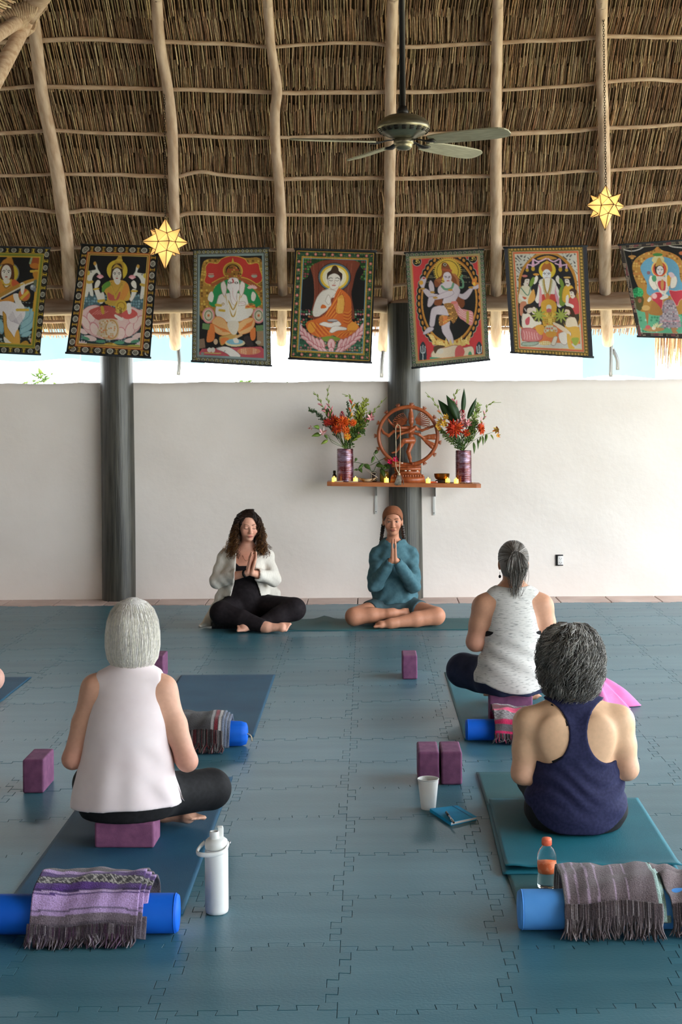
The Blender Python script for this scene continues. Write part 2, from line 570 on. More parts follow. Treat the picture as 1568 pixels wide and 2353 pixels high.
# battens above the picture's edge
for k in (7, 8, 9, 10, 11):
    x = np.linspace(-4.6, 4.2, 40)
    P = S0 + RUP * (k * LSTEP) + np.outer(x, [1, 0, 0]); P[:, 2] += 0.01 * wave1(x, k, 2, 3)
    mb = MB(); mb.tube(P, 0.017, 8); mb.build('batten', pole, ceiling)

pole_r = pm('rafter_pole', srgb(172, 144, 122), srgb(204, 180, 160), scale=7, stretch=(4, 0.7, 0.7), rough=0.6, bump=0.12, bscale=14, bstretch=(3, 0.8, 0.8), coord='World', spec=0.3)
# rafters
RAF = [
 ([(60, -60), (68, 0), (81, 80), (94, 200), (113, 300), (132, 400), (142, 480), (154, 560), (160, 680), (166, 760)], 30),
 ([(356, -60), (360, 0), (367, 100), (385, 200), (396, 300), (398, 400), (401, 500), (402, 680), (403, 796)], 25),
 ([(611, -60), (615, 0), (622, 100), (637, 200), (632, 260), (634, 350), (640, 400), (646, 500), (648, 600), (650, 680), (647, 788)], 23),
 ([(905, -60), (903, 0), (900, 100), (898, 200), (897, 300), (896, 400), (895, 500), (893, 560), (890, 680), (881, 800)], 26),
 ([(1147, -60), (1145, 0), (1143, 100), (1141, 200), (1141, 300), (1140, 400), (1141, 500), (1141, 560), (1140, 670), (1141, 790)], 26),
 ([(1386, -60), (1384, 0), (1383, 100), (1384, 200), (1388, 300), (1390, 400), (1390, 500), (1391, 560), (1391, 670), (1398, 788)], 27),
 ([(1640, -60), (1640, 200), (1640, 400), (1642, 600), (1644, 780)], 27),
 ([(-130, -60), (-120, 200), (-110, 400), (-100, 600), (-95, 780)], 28),
]
for i, (pts, w) in enumerate(RAF):
    P = np.array([on_roof(x, y, 0.062) for x, y in pts]); P = np.vstack([P[0] + (P[0] - P[1]) / np.linalg.norm(P[0] - P[1]) * 3.0, P])
    R = np.array([w / 2.0 / FPX * p[1] for p in P])
    t = np.linspace(0, 1, len(P)); ts = np.linspace(0, 1, 60)
    P = spline(P, 60); R = np.interp(ts, t, R) * (1 + 0.035 * wave1(ts, 20 + i, 9, 3))
    mb = MB(); mb.tube(P, R, 14)
    rf = mb.build('rafter', pole_r, ceiling)
# steel straps on the rafter tails
steel = pm('grey_steel', srgb(120, 122, 124), rough=0.4, metal=0.8)
for (x0, y0, x1, y1, bend) in ((409, 798, 410, 862, 3), (884, 786, 877, 868, -2), (1405, 786, 1404, 866, 0), (1407, 800, 1420, 850, 5)):
    a = on_roof(x0, y0, 0.05); b_ = at(x1, y1, a[1] + 0.02)
    P = spline([a, (a + b_) / 2 + np.array([bend * 0.004, -0.01, 0]), b_], 8)
    mb = MB(); mb.tube(P, 0.017, 4, flat=0.25, up=(0, 1, 0)); mb.build('strap', steel, ceiling, smooth=False)

# tie beam over the columns: two logs meeting over the middle column
beam_m = pm('beam_wood', srgb(156, 124, 100), srgb(190, 164, 142), scale=3, stretch=(0.8, 7, 7), rough=0.55, bump=0.25, bscale=12, bstretch=(0.8, 8, 8), coord='World', spec=0.3)
for (pts, r0, r1) in (([(-150, 712), (130, 706), (400, 700), (650, 694), (890, 701)], 0.083, 0.072), ([(900, 708), (960, 700), (1150, 696), (1400, 692), (1720, 686)], 0.060, 0.085)):
    P = spline([at(x, y, WALL_Y) for x, y in pts], 40)
    R = np.linspace(r0, r1, 40) * (1 + 0.03 * wave1(np.linspace(0, 1, 40), int(r0 * 1000), 8, 3))
    mb = MB(); mb.tube(P, R, 18); mb.build('tie_beam', beam_m, ceiling)

# ---- hip pole joint at the top left
P = [(62, 60, 10.55)]
hub = at(60, 52, 10.62)
def log(pa, pb, r0, r1, name='hip_pole', n=14):
    Q = spline([pa, (pa + pb) / 2 + np.array([0.01, 0, 0.012]), pb], n)
    mb = MB(); mb.tube(Q, np.linspace(r0, r1, n), 14); return mb.build(name, pole, ceiling)
log(at(62, 48, 10.60), at(-40, 235, 9.9), 0.050, 0.062)
log(at(48, 45, 10.50), at(-60, 118, 9.6), 0.046, 0.05)
log(at(60, 40, 10.56), at(240, -207, 9.9), 0.066, 0.072)
rope = pm('rope_lashing', srgb(168, 138, 112), srgb(196, 170, 142), scale=30, rough=0.8)
mb = MB()
ax = unit(at(20, 66, 10.5) - at(78, 40, 10.5))
for j in range(15):
    f = j / 14.0
    c = lerp(at(83, 36, 10.52), at(20, 58, 10.45), f)
    e = 0.5 + 0.5 * f
    th = np.linspace(0, 2 * math.pi, 25)
    tilt = rot_axis((0, 1, 0), 0.5 - 0.9 * f)
    ringp = np.column_stack([0.016 * np.sin(3 * th), 0.10 * np.sin(th), (0.105 + 0.012 * e) * np.cos(th)]) @ tilt.T
    mb.tube(c + ringp, 0.0105, 6, caps=False)
mb.build('lashing', rope, ceiling)
# thatch of the neighbouring hip slope in the corner
r = np.random.default_rng(5)
Vm = MB()
for i in range(120):
    f = i / 120.0
    a = at(-60 + 60 * f + r.uniform(-5, 5), 62 - 74 * f + r.uniform(-4, 4), 9.9 + r.uniform(0, 0.12))
    b_ = a + np.array([-0.32, -0.45, -0.02]) * r.uniform(0.7, 1.1) + np.array([0.0, 0, 0.22]) * r.uniform(0.5, 1)
    a = a + np.array([0.12, 0.1, 0.04]) * r.uniform(0.2, 1)
    Vm.tube([a, (a + b_) / 2, b_], r.uniform(0.005, 0.01), 3, caps=False, col=PAL[r.integers(0, 8)] * r.uniform(0.7, 1.2))
o = Vm.build('thatch_hip', reed, ceiling, kind='stuff')

# ---- outside, seen over the wall
ground_m = pm('sandy_ground', srgb(196, 186, 160), srgb(158, 160, 120), scale=0.6, rough=0.95, spec=0.1)
mb = MB(); mb.box((0, 10, -0.25), (120, 120, 0.2))
mb.build('ground', ground_m, loc=(0, 10, -0.15), smooth=False, kind='structure')  # unseen ground plane, laid to bounce daylight up under the roof
# hanging pale blue awnings beyond the wall
awn = pm('awning_cloth', srgb(112, 136, 146), srgb(120, 144, 154), scale=1.5, rough=0.7, spec=0.2)
white_post = pm('white_post', srgb(170, 176, 178), rough=0.5)
def awning(x0, x1, y0, y1, Y, label, seed):
    xs = np.linspace(x0, x1, 24); ys = np.linspace(y0, y1, 10)
    V, F = [], []
    for s in (0, 1):
        for yy in ys:
            for xx in xs:
                p = at(xx, yy + (4 if yy == y1 else 0) * math.sin(xx * 0.03), Y)
                p[1] += 0.03 * math.sin(xx * 0.05 + seed) + s * 0.004
                V.append(p)
    n = 240
    for i in range(9):
        for j in range(23):
            a = i * 24 + j
            F.append((a, a + 1, a + 25, a + 24)); F.append((n + a + 24, n + a + 25, n + a + 1, n + a))
    t = thing('awning', (at((x0 + x1) / 2, y1, Y)[0], Y, -0.15), label, 'awning', 'awnings outside the wall')
    obj('cloth', V, np.array(F), awn, t)
    for xx in (x0 + 4, x1 - 4):
        a = at(xx, y0, Y + 0.05); mb = MB(); mb.tube([(a[0], Y + 0.05, -0.16), (a[0], Y + 0.05, a[2])], 0.02, 8); mb.build('post', white_post, t)
    return t
awning(-120, 185, 745, 828, 15.6, 'pale blue awning beyond the wall at the far left', 1)
awning(186, 470, 745, 832, 15.9, 'paler blue awning beyond the left column', 2)
awning(1340, 1506, 745, 866, 15.3, 'pale blue awning beyond the wall at the right', 4)
# shrubs peeping over the wall
leafm = pm('shrub_leaf', (1, 1, 1, 1), 0.2, vcol=True, rough=0.5, scale=20)
def shrub(px0, px1, Y, ztop, label, seed):
    r = np.random.default_rng(seed)
    a, b_ = at(px0, 870, Y), at(px1, 870, Y)
    base = np.array([(a[0] + b_[0]) / 2, Y, -0.15])
    t = thing('shrub', base, label, 'shrub', 'shrubs beyond the wall')
    n = 900
    c = np.column_stack([r.uniform(a[0], b_[0], n), r.normal(Y, 0.25, n), r.uniform(0.2, 1, n)])
    top = ztop * (0.86 + 0.07 * wave1(c[:, 0], seed, 4, 3))
    c[:, 2] = top * (1 - r.random(n) ** 2.2)
    th = r.uniform(0, 6.28, n); el = r.uniform(-0.4, 0.9, n)
    d = np.column_stack([np.cos(th) * np.cos(el), np.sin(th) * np.cos(el), np.sin(el)])
    sd = np.cross(d, [0.1, 0.2, 1.0]); sd /= np.linalg.norm(sd, axis=1)[:, None]
    ln = r.uniform(0.05, 0.13, n)[:, None]
    up = np.cross(sd, d) * 0.012
    V = np.stack([c, c + d * ln * 0.5 + sd * ln * 0.22 + up, c + d * ln, c + d * ln * 0.5 - sd * ln * 0.22 + up, c + d * ln * 0.5 - up * 0.8], 1).reshape(-1, 3)
    f = np.array([(0, 1, 4), (1, 2, 4), (2, 3, 4), (3, 0, 4), (0, 3, 1), (1, 3, 2)])
    F = (f[None] + (np.arange(n) * 5)[:, None, None]).reshape(-1, 3)
    C = np.repeat(np.array(srgb(84, 112, 50)[:3]) * r.uniform(0.6, 1.3, n)[:, None] * np.column_stack([r.uniform(0.8, 1.3, n), np.ones(n), r.uniform(0.6, 1, n)]), 5, axis=0)
    obj('foliage', V, F, leafm, t, smooth=False, col=C, kind='stuff')
    mb = MB()
    for j in range(6):
        x = lerp(a[0], b_[0], (j + 0.5) / 6)
        mb.tube(spline([(x, Y, -0.16), (x + 0.05, Y, 0.8), (x + r.uniform(-.2, .2), Y, ztop * 0.85)], 6), [0.02, 0.018, 0.015, 0.012, 0.009, 0.005], 5)
    mb.build('stem', pole, t)
for (a, b_, Y, z, s, lab) in ((-80, 104, 18.0, 2.26, 1, 'sunlit shrub peeping over the wall at the far left'), (130, 232, 19.6, 2.2, 2, 'sunlit shrub over the wall just left of the left column'),
                           (420, 640, 19.2, 2.14, 3, 'sunlit shrub low over the wall under the elephant-headed hanging'), (650, 890, 18.6, 2.1, 4, 'sunlit shrub low over the wall under the orange-robed hanging'),
                           (960, 1200, 19.0, 2.14, 5, 'sunlit shrub low over the wall right of the middle column')):
    shrub(a, b_, Y, z, lab, s)
# ragged thatch fringe outside at the right
r = np.random.default_rng(9)
mb = MB()
for i in range(150):
    x = r.uniform(1508, 1640); Y = 14.4 + r.uniform(-0.08, 0.1)
    a = at(x, 742, Y); b_ = at(x + r.uniform(-4, 4) - 3, r.uniform(800, 862) - max(0, (x - 1530)) * 0.25, Y)
    mb.tube([a, (a + b_) / 2, b_], [0.008, 0.008, 0.003], 3, caps=False, col=PAL[r.integers(0, 8)] * r.uniform(0.8, 1.3))
mb.build('thatch_fringe', reed, ceiling, kind='stuff')
# ================================================================== printed wall hangings
class Paint:
    def __init__(s, q, org, sc, W=160, H=220, ss=2):
        s.W, s.H, s.ss = W, H, ss
        u = (np.arange(W * ss) + 0.5) / (W * ss); v = (np.arange(H * ss) + 0.5) / (H * ss)
        s.u, s.v = np.meshgrid(u, v)
        q = [np.array(c, float) for c in q]
        s.q, s.org, s.sc = q, org, sc
        U, Vv = s.u[..., None], s.v[..., None]
        XY = (1 - U) * (1 - Vv) * q[0] + U * (1 - Vv) * q[1] + U * Vv * q[2] + (1 - U) * Vv * q[3]
        s.X, s.Y = XY[..., 0], XY[..., 1]
        s.bw = np.linalg.norm(q[1] - q[0]); s.bh = np.linalg.norm(q[3] - q[0])
        s.du = np.minimum(s.u, 1 - s.u) * s.bw; s.dv = np.minimum(s.v, 1 - s.v) * s.bh
        s.de = np.minimum(s.du, s.dv)
        s.side = s.du < s.dv                                     # nearer a side than top/bottom
        s.arc = np.where(s.side, s.v * s.bh, s.u * s.bw)
        s.im = np.zeros(s.u.shape + (3,)); s.r = np.random.default_rng(int(org[0]) + 3)
    def put(s, m, c):
        s.im[m] = np.array(c) / 255.0
    def bg(s, c): s.im[:] = np.array(c) / 255.0
    def E(s, cx, cy, rx, ry, c, rot=0.0):
        dx, dy = s.X - cx, s.Y - cy
        if rot:
            a = math.radians(rot); dx, dy = dx * math.cos(a) + dy * math.sin(a), -dx * math.sin(a) + dy * math.cos(a)
        s.put((dx / rx) ** 2 + (dy / ry) ** 2 < 1, c)
    def ring(s, cx, cy, rx, ry, w, c):
        d = np.sqrt(((s.X - cx) / rx) ** 2 + ((s.Y - cy) / ry) ** 2)
        s.put(np.abs(d - 1) * min(rx, ry) < w / 2, c)
    def mask(s, pts, smooth=True):
        p = np.array(pts, float)
        if smooth:
            n = len(p); Q = np.vstack([p[-1], p, p[0], p[1]]); out = []
            for i in range(n):
                a, b, c_, d = Q[i], Q[i + 1], Q[i + 2], Q[i + 3]
                for t in (0, 0.25, 0.5, 0.75):
                    out.append(0.5 * ((2 * b) + (c_ - a) * t + (2 * a - 5 * b + 4 * c_ - d) * t * t + (3 * b - a - 3 * c_ + d) * t ** 3))
            p = np.array(out)
        x0, y0 = p.min(0) - 1; x1, y1 = p.max(0) + 1
        m = np.zeros(s.u.shape, bool)
        bb = (s.X > x0) & (s.X < x1) & (s.Y > y0) & (s.Y < y1)
        if not bb.any(): return m
        X, Y = s.X[bb], s.Y[bb]; ins = np.zeros(X.shape, bool)
        for (ax, ay), (bx, by) in zip(p, np.roll(p, -1, 0)):
            if ay == by: continue
            c = ((ay > Y) != (by > Y)) & (X < (bx - ax) * (Y - ay) / (by - ay) + ax)
            ins ^= c
        m[bb] = ins
        return m
    def P(s, pts, c, smooth=True, edge=None, ew=9):
        s.put(s.mask(pts, smooth), c)
        if edge is not None: s.L(list(pts) + [pts[0]], ew, edge, smooth)
    def L(s, pts, w, c, smooth=True):
        p = np.array(pts, float)
        if smooth and len(p) > 2: p = spline(p, 5 * len(p))
        for a, b in zip(p[:-1], p[1:]):
            x0, x1 = min(a[0], b[0]) - w, max(a[0], b[0]) + w; y0, y1 = min(a[1], b[1]) - w, max(a[1], b[1]) + w
            bb = (s.X > x0) & (s.X < x1) & (s.Y > y0) & (s.Y < y1)
            if not bb.any(): continue
            d = b - a; l2 = d @ d + 1e-9
            X, Y = s.X[bb] - a[0], s.Y[bb] - a[1]
            t = np.clip((X * d[0] + Y * d[1]) / l2, 0, 1)
            mm = np.hypot(X - t * d[0], Y - t * d[1]) < w / 2
            k = np.zeros(s.u.shape, bool); k[bb] = mm
            s.put(k, c)
    def band(s, a, b, c): s.put((s.de >= a) & (s.de < b), c)
    def scroll(s, a, b, base, light, gold, period, ph=0.0):
        """leafy scroll border between depths a and b"""
        s.band(a, b, base)
        mid, hw = (a + b) / 2, (b - a) / 2
        w = (s.arc / period + ph) % 1.0 - 0.5
        dn = (s.de - mid) / hw
        inb = (s.de >= a) & (s.de < b)
        rr = np.hypot(w * period / hw / 1.15, dn)
        s.put(inb & (np.abs(rr - 0.75) < 0.16), light); s.put(inb & (rr < 0.40), light); s.put(inb & (rr < 0.22), base)
        s.put(inb & (np.abs(np.abs(w) - 0.5) < 0.13) & (np.abs(dn) < 0.85), gold)
        s.put(inb & (np.abs(np.abs(w) - 0.42) < 0.035) & (np.abs(dn) < 0.6), base)
    def fleck(s, m, cols, size, dens):
        """small mottled motifs inside a mask"""
        gx, gy = np.floor(s.X / size).astype(int), np.floor(s.Y / size).astype(int)
        h = ((gx * 73856093) ^ (gy * 19349663)) & 0xffff
        hh = h / 65535.0
        dx, dy = s.X / size - gx - 0.5, s.Y / size - gy - 0.5
        blob = np.hypot(dx + 0.3 * (hh - 0.5), dy + 0.3 * (0.5 - ((h >> 5) & 255) / 255.0)) < 0.42
        for i, c in enumerate(cols):
            s.put(m & blob & (((h >> 3) % len(cols)) == i) & ((((h >> 9) % 100) / 100.0) < dens), c)
    def sdots(s, pts, r, c):
        for x, y in pts: s.E(x, y, r, r, c)
    def out(s):
        k = s.ss
        return s.im.reshape(s.H, k, s.W, k, 3).mean((1, 3))

SKIN, SKL, INK, GOLD, DGOLD = (214, 206, 196), (190, 178, 168), (40, 34, 32), (196, 160, 44), (150, 112, 36)
def face(p, x, y, w, h, skin=SKIN, lip=(170, 70, 60)):
    p.E(x, y, w, h, skin)
    for sg in (-1, 1):
        p.L([(x + sg * w * 0.22, y - h * 0.22), (x + sg * w * 0.5, y - h * 0.33), (x + sg * w * 0.78, y - h * 0.2)], max(8, w * 0.10), INK)
        p.E(x + sg * w * 0.46, y - h * 0.08, w * 0.23, h * 0.075, (230, 226, 220)); p.E(x + sg * w * 0.46, y - h * 0.08, w * 0.11, h * 0.08, INK)
    p.L([(x + w * 0.05, y), (x + w * 0.1, y + h * 0.22), (x - w * 0.08, y + h * 0.25)], max(6, w * 0.06), (160, 140, 130))
    p.E(x, y + h * 0.5, w * 0.28, h * 0.08, lip)
    p.E(x, y - h * 0.45, w * 0.07, h * 0.06, (150, 40, 40))

def art_veena():        # far left: seated lady in white with a long lute
    p = Paint([(-640, 95), (1000, 130), (800, 2260), (-840, 2180)], (0, 555), 8.712); p.bg((26, 24, 24))
    p.P([(-560, 1400), (20, 1330), (560, 1280), (720, 1300), (690, 2150), (-660, 2120)], (34, 38, 36), False)
    p.fleck((p.Y > 1220) & (p.de > 210), [(150, 160, 150), (90, 110, 100), (170, 150, 150), (60, 90, 80)], 62, 0.55)
    for a, b, c, d in ((420, 1900, 640, 1800), (400, 1860, 700, 1480), (430, 1750, 660, 1340), (460, 1600, 590, 1310), (-200, 1900, -520, 1780), (-200, 1820, -560, 1480), (60, 1850, -60, 1500)):
        mx, my = (a + c) / 2, (b + d) / 2
        nx_, ny_ = -(d - b) * 0.22, (c - a) * 0.22
        p.P([(a, b), (mx + nx_, my + ny_), (c, d), (mx - nx_, my - ny_)], (136, 176, 182), edge=(88, 130, 142))
    p.E(160, 640, 215, 215, (196, 168, 28)); p.ring(160, 640, 215, 215, 22, (120, 120, 110))
    p.P([(40, 480), (190, 330), (260, 480), (280, 760), (120, 820), (-10, 700)], (92, 52, 30))
    p.P([(0, 470), (60, 380), (130, 330), (195, 200), (235, 330), (260, 400), (270, 480), (150, 440)], (176, 118, 36), edge=(120, 80, 24))
    p.E(190, 300, 66, 26, (188, 140, 44))
    face(p, 125, 630, 100, 160)
    p.P([(-200, 900), (60, 770), (220, 760), (390, 880), (300, 1000), (250, 1260), (-200, 1300)], (200, 132, 40)); p.P([(230, 800), (290, 760), (400, 860), (280, 930)], (200, 90, 44))
    p.P([(60, 770), (200, 770), (180, 900), (90, 900)], SKIN); p.L([(40, 780), (90, 860), (190, 850), (230, 770)], 34, GOLD); p.L([(60, 860), (120, 930), (200, 880)], 26, DGOLD)
    p.P([(270, 1060), (400, 1060), (430, 1200), (470, 1330), (380, 1380), (320, 1250)], SKIN)
    p.P([(-100, 1240), (220, 1200), (480, 1360), (500, 1500), (380, 1700), (300, 2000), (200, 1980), (90, 1500), (-300, 1480)], (216, 208, 208))
    for k in range(7):
        p.L([(170 + k * 14, 1520 - k * 20), (260 + k * 22, 1600 + k * 10), (430 + k * 6, 1440 + k * 24)], 7, (164, 152, 160))
    p.P([(60, 1400), (130, 1480), (150, 1700), (250, 1860), (320, 2000), (200, 2060), (110, 1900), (80, 1640)], (200, 150, 50), edge=(150, 100, 30))
    p.P([(330, 1800), (380, 1780), (400, 2060), (260, 2100), (280, 1980)], (206, 150, 52))
    p.P([(90, 1900), (240, 2030), (370, 2080), (200, 2110), (100, 2010)], (216, 206, 190))
    p.E(490, 1070, 110, 120, (190, 90, 44)); p.L([(420, 1150), (560, 1010)], 60, GOLD, False); p.ring(490, 1070, 110, 120, 16, (150, 110, 30))
    p.L([(-600, 1420), (60, 1050), (480, 840), (700, 770)], 70, (176, 128, 40)); p.L([(-600, 1480), (60, 1110), (480, 890), (700, 800)], 30, (210, 200, 180)); p.L([(40, 1150), (480, 930)], 34, (40, 44, 56), False)
    p.P([(410, 850), (480, 830), (500, 900), (470, 1050), (430, 1040)], SKIN); p.L([(400, 880), (470, 850)], 26, GOLD)
    p.E(660, 920, 56, 60, (136, 140, 146)); p.E(700, 970, 40, 40, (110, 112, 120)); p.E(720, 830, 52, 70, (92, 104, 84)); p.E(640, 900, 22, 22, (190, 190, 196))
    p.P([(360, 1250), (440, 1240), (500, 1330), (410, 1360)], SKIN); p.L([(350, 1370), (560, 1370)], 52, GOLD, False)
    p.P([(590, 200), (860, 170), (840, 520), (790, 560), (640, 540), (590, 460), (650, 340), (640, 240)], (150, 72, 30)); p.L([(600, 440), (630, 330), (650, 250), (600, 200)], 40, (140, 160, 120))
    p.E(690, 490, 96, 56, (176, 104, 24)); p.L([(620, 600), (800, 590)], 50, GOLD, False); p.P([(660, 620), (790, 620), (760, 760), (680, 740)], (176, 116, 26))
    p.P([(690, 1010), (760, 1000), (720, 1400), (650, 1400)], (188, 140, 24), False)
    p.L([(-550, 190), (60, 190), (260, 190), (540, 215)], 22, (180, 120, 110))
    p.P([(410, 2040), (520, 1980), (580, 2040), (520, 2080), (540, 2150), (440, 2150), (470, 2080)], (176, 130, 34)); p.E(635, 1980, 40, 46, (200, 140, 130))
    p.band(0, 12, (16, 16, 16)); p.scroll(12, 112, (34, 30, 26), (176, 172, 156), (190, 158, 30), 262); p.band(112, 128, (180, 150, 40)); p.band(128, 175, (116, 122, 40)); p.band(175, 200, (190, 150, 30))
    return p

def art_lotus_lady():   # seated lady on a pink lotus with two elephants
    p = Paint([(295, 85), (1530, 115), (1390, 1895), (45, 1815)], (145, 550), 6.969); p.bg((22, 20, 20))
    p.P([(300, 900), (560, 880), (600, 1060), (250, 1120)], (70, 96, 104), False); p.P([(1090, 900), (1330, 900), (1310, 1130), (1080, 1110)], (70, 96, 104), False)
    p.fleck((p.Y > 870) & (p.Y < 1120), [(120, 150, 160), (96, 130, 140)], 44, 0.5)
    p.P([(240, 1400), (1330, 1440), (1290, 1780), (190, 1740)], (46, 60, 62), False); p.fleck((p.Y > 1430) & (p.de > 190), [(110, 130, 136), (30, 40, 44)], 40, 0.6)
    W_ = (208, 204, 194)
    for fx in (lambda x: x, lambda x: 1718 - x):     # elephants face one another
        dy = 0 if fx(0) == 0 else 45
        q = lambda pts: [(fx(x), y + dy) for x, y in pts]
        p.P(q([(330, 560), (420, 640), (400, 820), (320, 860), (310, 680)]), (140, 156, 50))
        p.P(q([(380, 530), (470, 500), (530, 480), (500, 400), (520, 360), (545, 400), (560, 470), (600, 540), (610, 590), (580, 570), (540, 540), (480, 610), (470, 720), (490, 900), (440, 900), (420, 840), (390, 920), (340, 900), (360, 700)]), W_, edge=(120, 116, 110), ew=6)
        p.E(fx(400), 540 + dy, 36, 40, (196, 170, 50)); p.E(fx(515), 392 + dy, 24, 30, (186, 140, 50)); p.L(q([(360, 650), (410, 690), (470, 680)]), 44, (190, 156, 60)); p.E(fx(455), 525 + dy, 12, 8, INK)
    p.E(868, 500, 166, 166, (200, 172, 36)); p.P([(820, 400), (920, 230), (950, 330), (970, 400), (960, 500), (800, 500)], (176, 140, 40))
    p.E(918, 260, 26, 36, (190, 150, 50)); p.E(900, 340, 60, 22, (200, 166, 50))
    p.P([(770, 560), (800, 420), (930, 400), (960, 560), (950, 760), (760, 740)], (60, 40, 28)); p.P([(790, 480), (860, 400), (960, 480), (920, 470), (860, 450)], (186, 150, 56))
    p.P([(620, 760), (760, 660), (960, 660), (1050, 740), (1070, 960), (930, 1000), (900, 1060), (720, 1050), (700, 900)], (196, 150, 50)); p.P([(650, 720), (740, 670), (760, 740), (680, 800), (640, 880), (620, 800)], (90, 140, 50)); p.P([(1000, 700), (1060, 770), (1040, 860), (960, 990), (900, 1000)], (200, 130, 46))
    p.P([(720, 850), (820, 900), (920, 840), (890, 960), (800, 980), (730, 960)], (186, 86, 70))
    for s_ in ([(600, 860), (650, 850), (670, 960), (620, 1030), (570, 1000), (500, 800), (560, 790)], [(1060, 960), (1100, 990), (1180, 830), (1110, 800), (1090, 900)]):
        p.P(s_, SKIN, edge=(150, 140, 130), ew=6)
    p.P([(520, 700), (560, 650), (600, 680), (570, 760), (510, 780)], SKIN); p.P([(1090, 700), (1130, 660), (1170, 700), (1170, 790), (1110, 760)], SKIN)
    p.L([(500, 800), (570, 790)], 30, GOLD); p.L([(1100, 830), (1180, 830)], 30, GOLD); p.L([(570, 990), (650, 980)], 44, GOLD)
    for cx, cy in ((597, 605), (1108, 615)):
        for k in range(7):
            a = math.radians(-160 + k * 23.5); p.E(cx + 34 * math.cos(a), cy + 10 + 28 * math.sin(a), 26, 12, (216, 140, 150), math.degrees(a)); 
        p.E(cx, cy + 8, 30, 20, (226, 170, 176))
    p.P([(820, 650), (920, 650), (900, 720), (850, 720)], SKIN); face(p, 866, 572, 72, 108)
    for k in range(4): p.L([(775, 690 + 20 * k), (800 + 8 * k, 800 + 24 * k), (840, 880 + 24 * k), (900 - 6 * k, 800 + 20 * k), (945, 700 + 16 * k)], 20, GOLD if k % 2 else (160, 120, 50))
    p.L([(700, 1010), (890, 1030)], 60, (186, 150, 50))
    # lotus
    for x, y, w, h, rt in ((330, 1250, 60, 150, -20), (1215, 1260, 60, 150, 22), (320, 1470, 80, 38, 25), (1190, 1540, 90, 40, -20), (430, 1580, 110, 44, 10), (1090, 1610, 110, 40, -8)):
        p.E(x, y, w, h, (218, 190, 184), rt); p.ring
    p.P([(280, 1170), (330, 1130), (420, 1070), (560, 1060), (760, 1160), (960, 1130), (1090, 1080), (1190, 1120), (1280, 1160), (1260, 1330), (1170, 1480), (960, 1580), (760, 1600), (560, 1570), (380, 1480), (290, 1330)], (214, 178, 172), edge=(190, 120, 124), ew=8)
    for x, y, w, h, rt in ((360, 1330, 62, 130, -30), (500, 1430, 70, 110, -20), (640, 1500, 74, 96, -10), (920, 1500, 80, 100, 8), (1070, 1440, 76, 120, 20), (1200, 1330, 60, 130, 30), (450, 1240, 70, 90, -15), (1120, 1260, 76, 90, 20)):
        p.E(x, y, w, h, (196, 116, 122), rt); p.E(x, y + 5, w - 9, h - 9, (222, 194, 186), rt)
    p.P([(420, 1140), (560, 1080), (700, 1060), (830, 1100), (960, 1190), (900, 1280), (720, 1270), (560, 1290), (450, 1200)], (178, 78, 70)); p.P([(940, 1190), (1080, 1110), (1190, 1190), (1110, 1260), (990, 1270)], (198, 80, 76))
    for k in range(5): p.L([(470 + 40 * k, 1200), (560 + 40 * k, 1130 + 6 * k)], 10, (214, 130, 120))
    p.P([(600, 1070), (650, 1080), (660, 1190), (620, 1180)], (190, 150, 40)); p.E(930, 1070, 96, 100, (196, 158, 40)); p.ring(930, 1070, 60, 62, 14, (150, 110, 30)); p.E(910, 1140, 60, 40, (170, 140, 50)); p.fleck((np.hypot(p.X - 900, p.Y - 1140) < 60), [(220, 190, 90), (110, 80, 30)], 22, 0.7)
    p.P([(1020, 1040), (1080, 1030), (1090, 1170), (1040, 1190)], SKIN); p.P([(840, 1200), (960, 1270), (920, 1300), (830, 1240)], SKIN)
    p.P([(580, 1290), (720, 1270), (860, 1290), (900, 1450), (860, 1580), (720, 1610), (620, 1560), (540, 1520), (580, 1400)], (200, 176, 146)); p.E(780, 1440, 90, 140, (206, 190, 170)); p.ring(780, 1440, 96, 144, 18, (186, 140, 80)); p.fleck((np.hypot((p.X - 700) / 160, (p.Y - 1440) / 150) < 1), [(190, 150, 90), (206, 120, 70), (216, 196, 170)], 30, 0.45)
    for x, y in ((300, 1680), (1250, 1680)):
        for k in range(7):
            a = math.radians(-165 + k * 25); p.E(x + 60 * math.cos(a), y + 20 + 44 * math.sin(a), 44, 16, (206, 180, 184), math.degrees(a))
    p.P([(430, 1720), (600, 1690), (760, 1650), (900, 1700), (1040, 1770), (760, 1790), (520, 1770)], (180, 146, 40)); p.fleck(p.mask([(430, 1720), (600, 1690), (760, 1650), (900, 1700), (1040, 1770), (760, 1790), (520, 1770)]), [(214, 180, 70), (140, 104, 24)], 24, 0.6)
    p.E(1130, 1715, 125, 34, (150, 160, 60)); p.E(360, 1580, 70, 24, (80, 140, 110), 20); p.E(600, 1630, 80, 24, (80, 140, 110)); p.E(900, 1650, 80, 28, (80, 140, 110)); p.E(1150, 1630, 70, 26, (80, 140, 110), -10)
    p.band(0, 26, (14, 16, 16)); p.scroll(26, 116, (34, 26, 22), (186, 180, 164), (184, 140, 34), 184); p.band(116, 132, (176, 90, 40)); p.band(132, 146, (190, 150, 60)); p.band(146, 160, (120, 60, 30)); p.band(160, 170, (200, 170, 80))
    return p

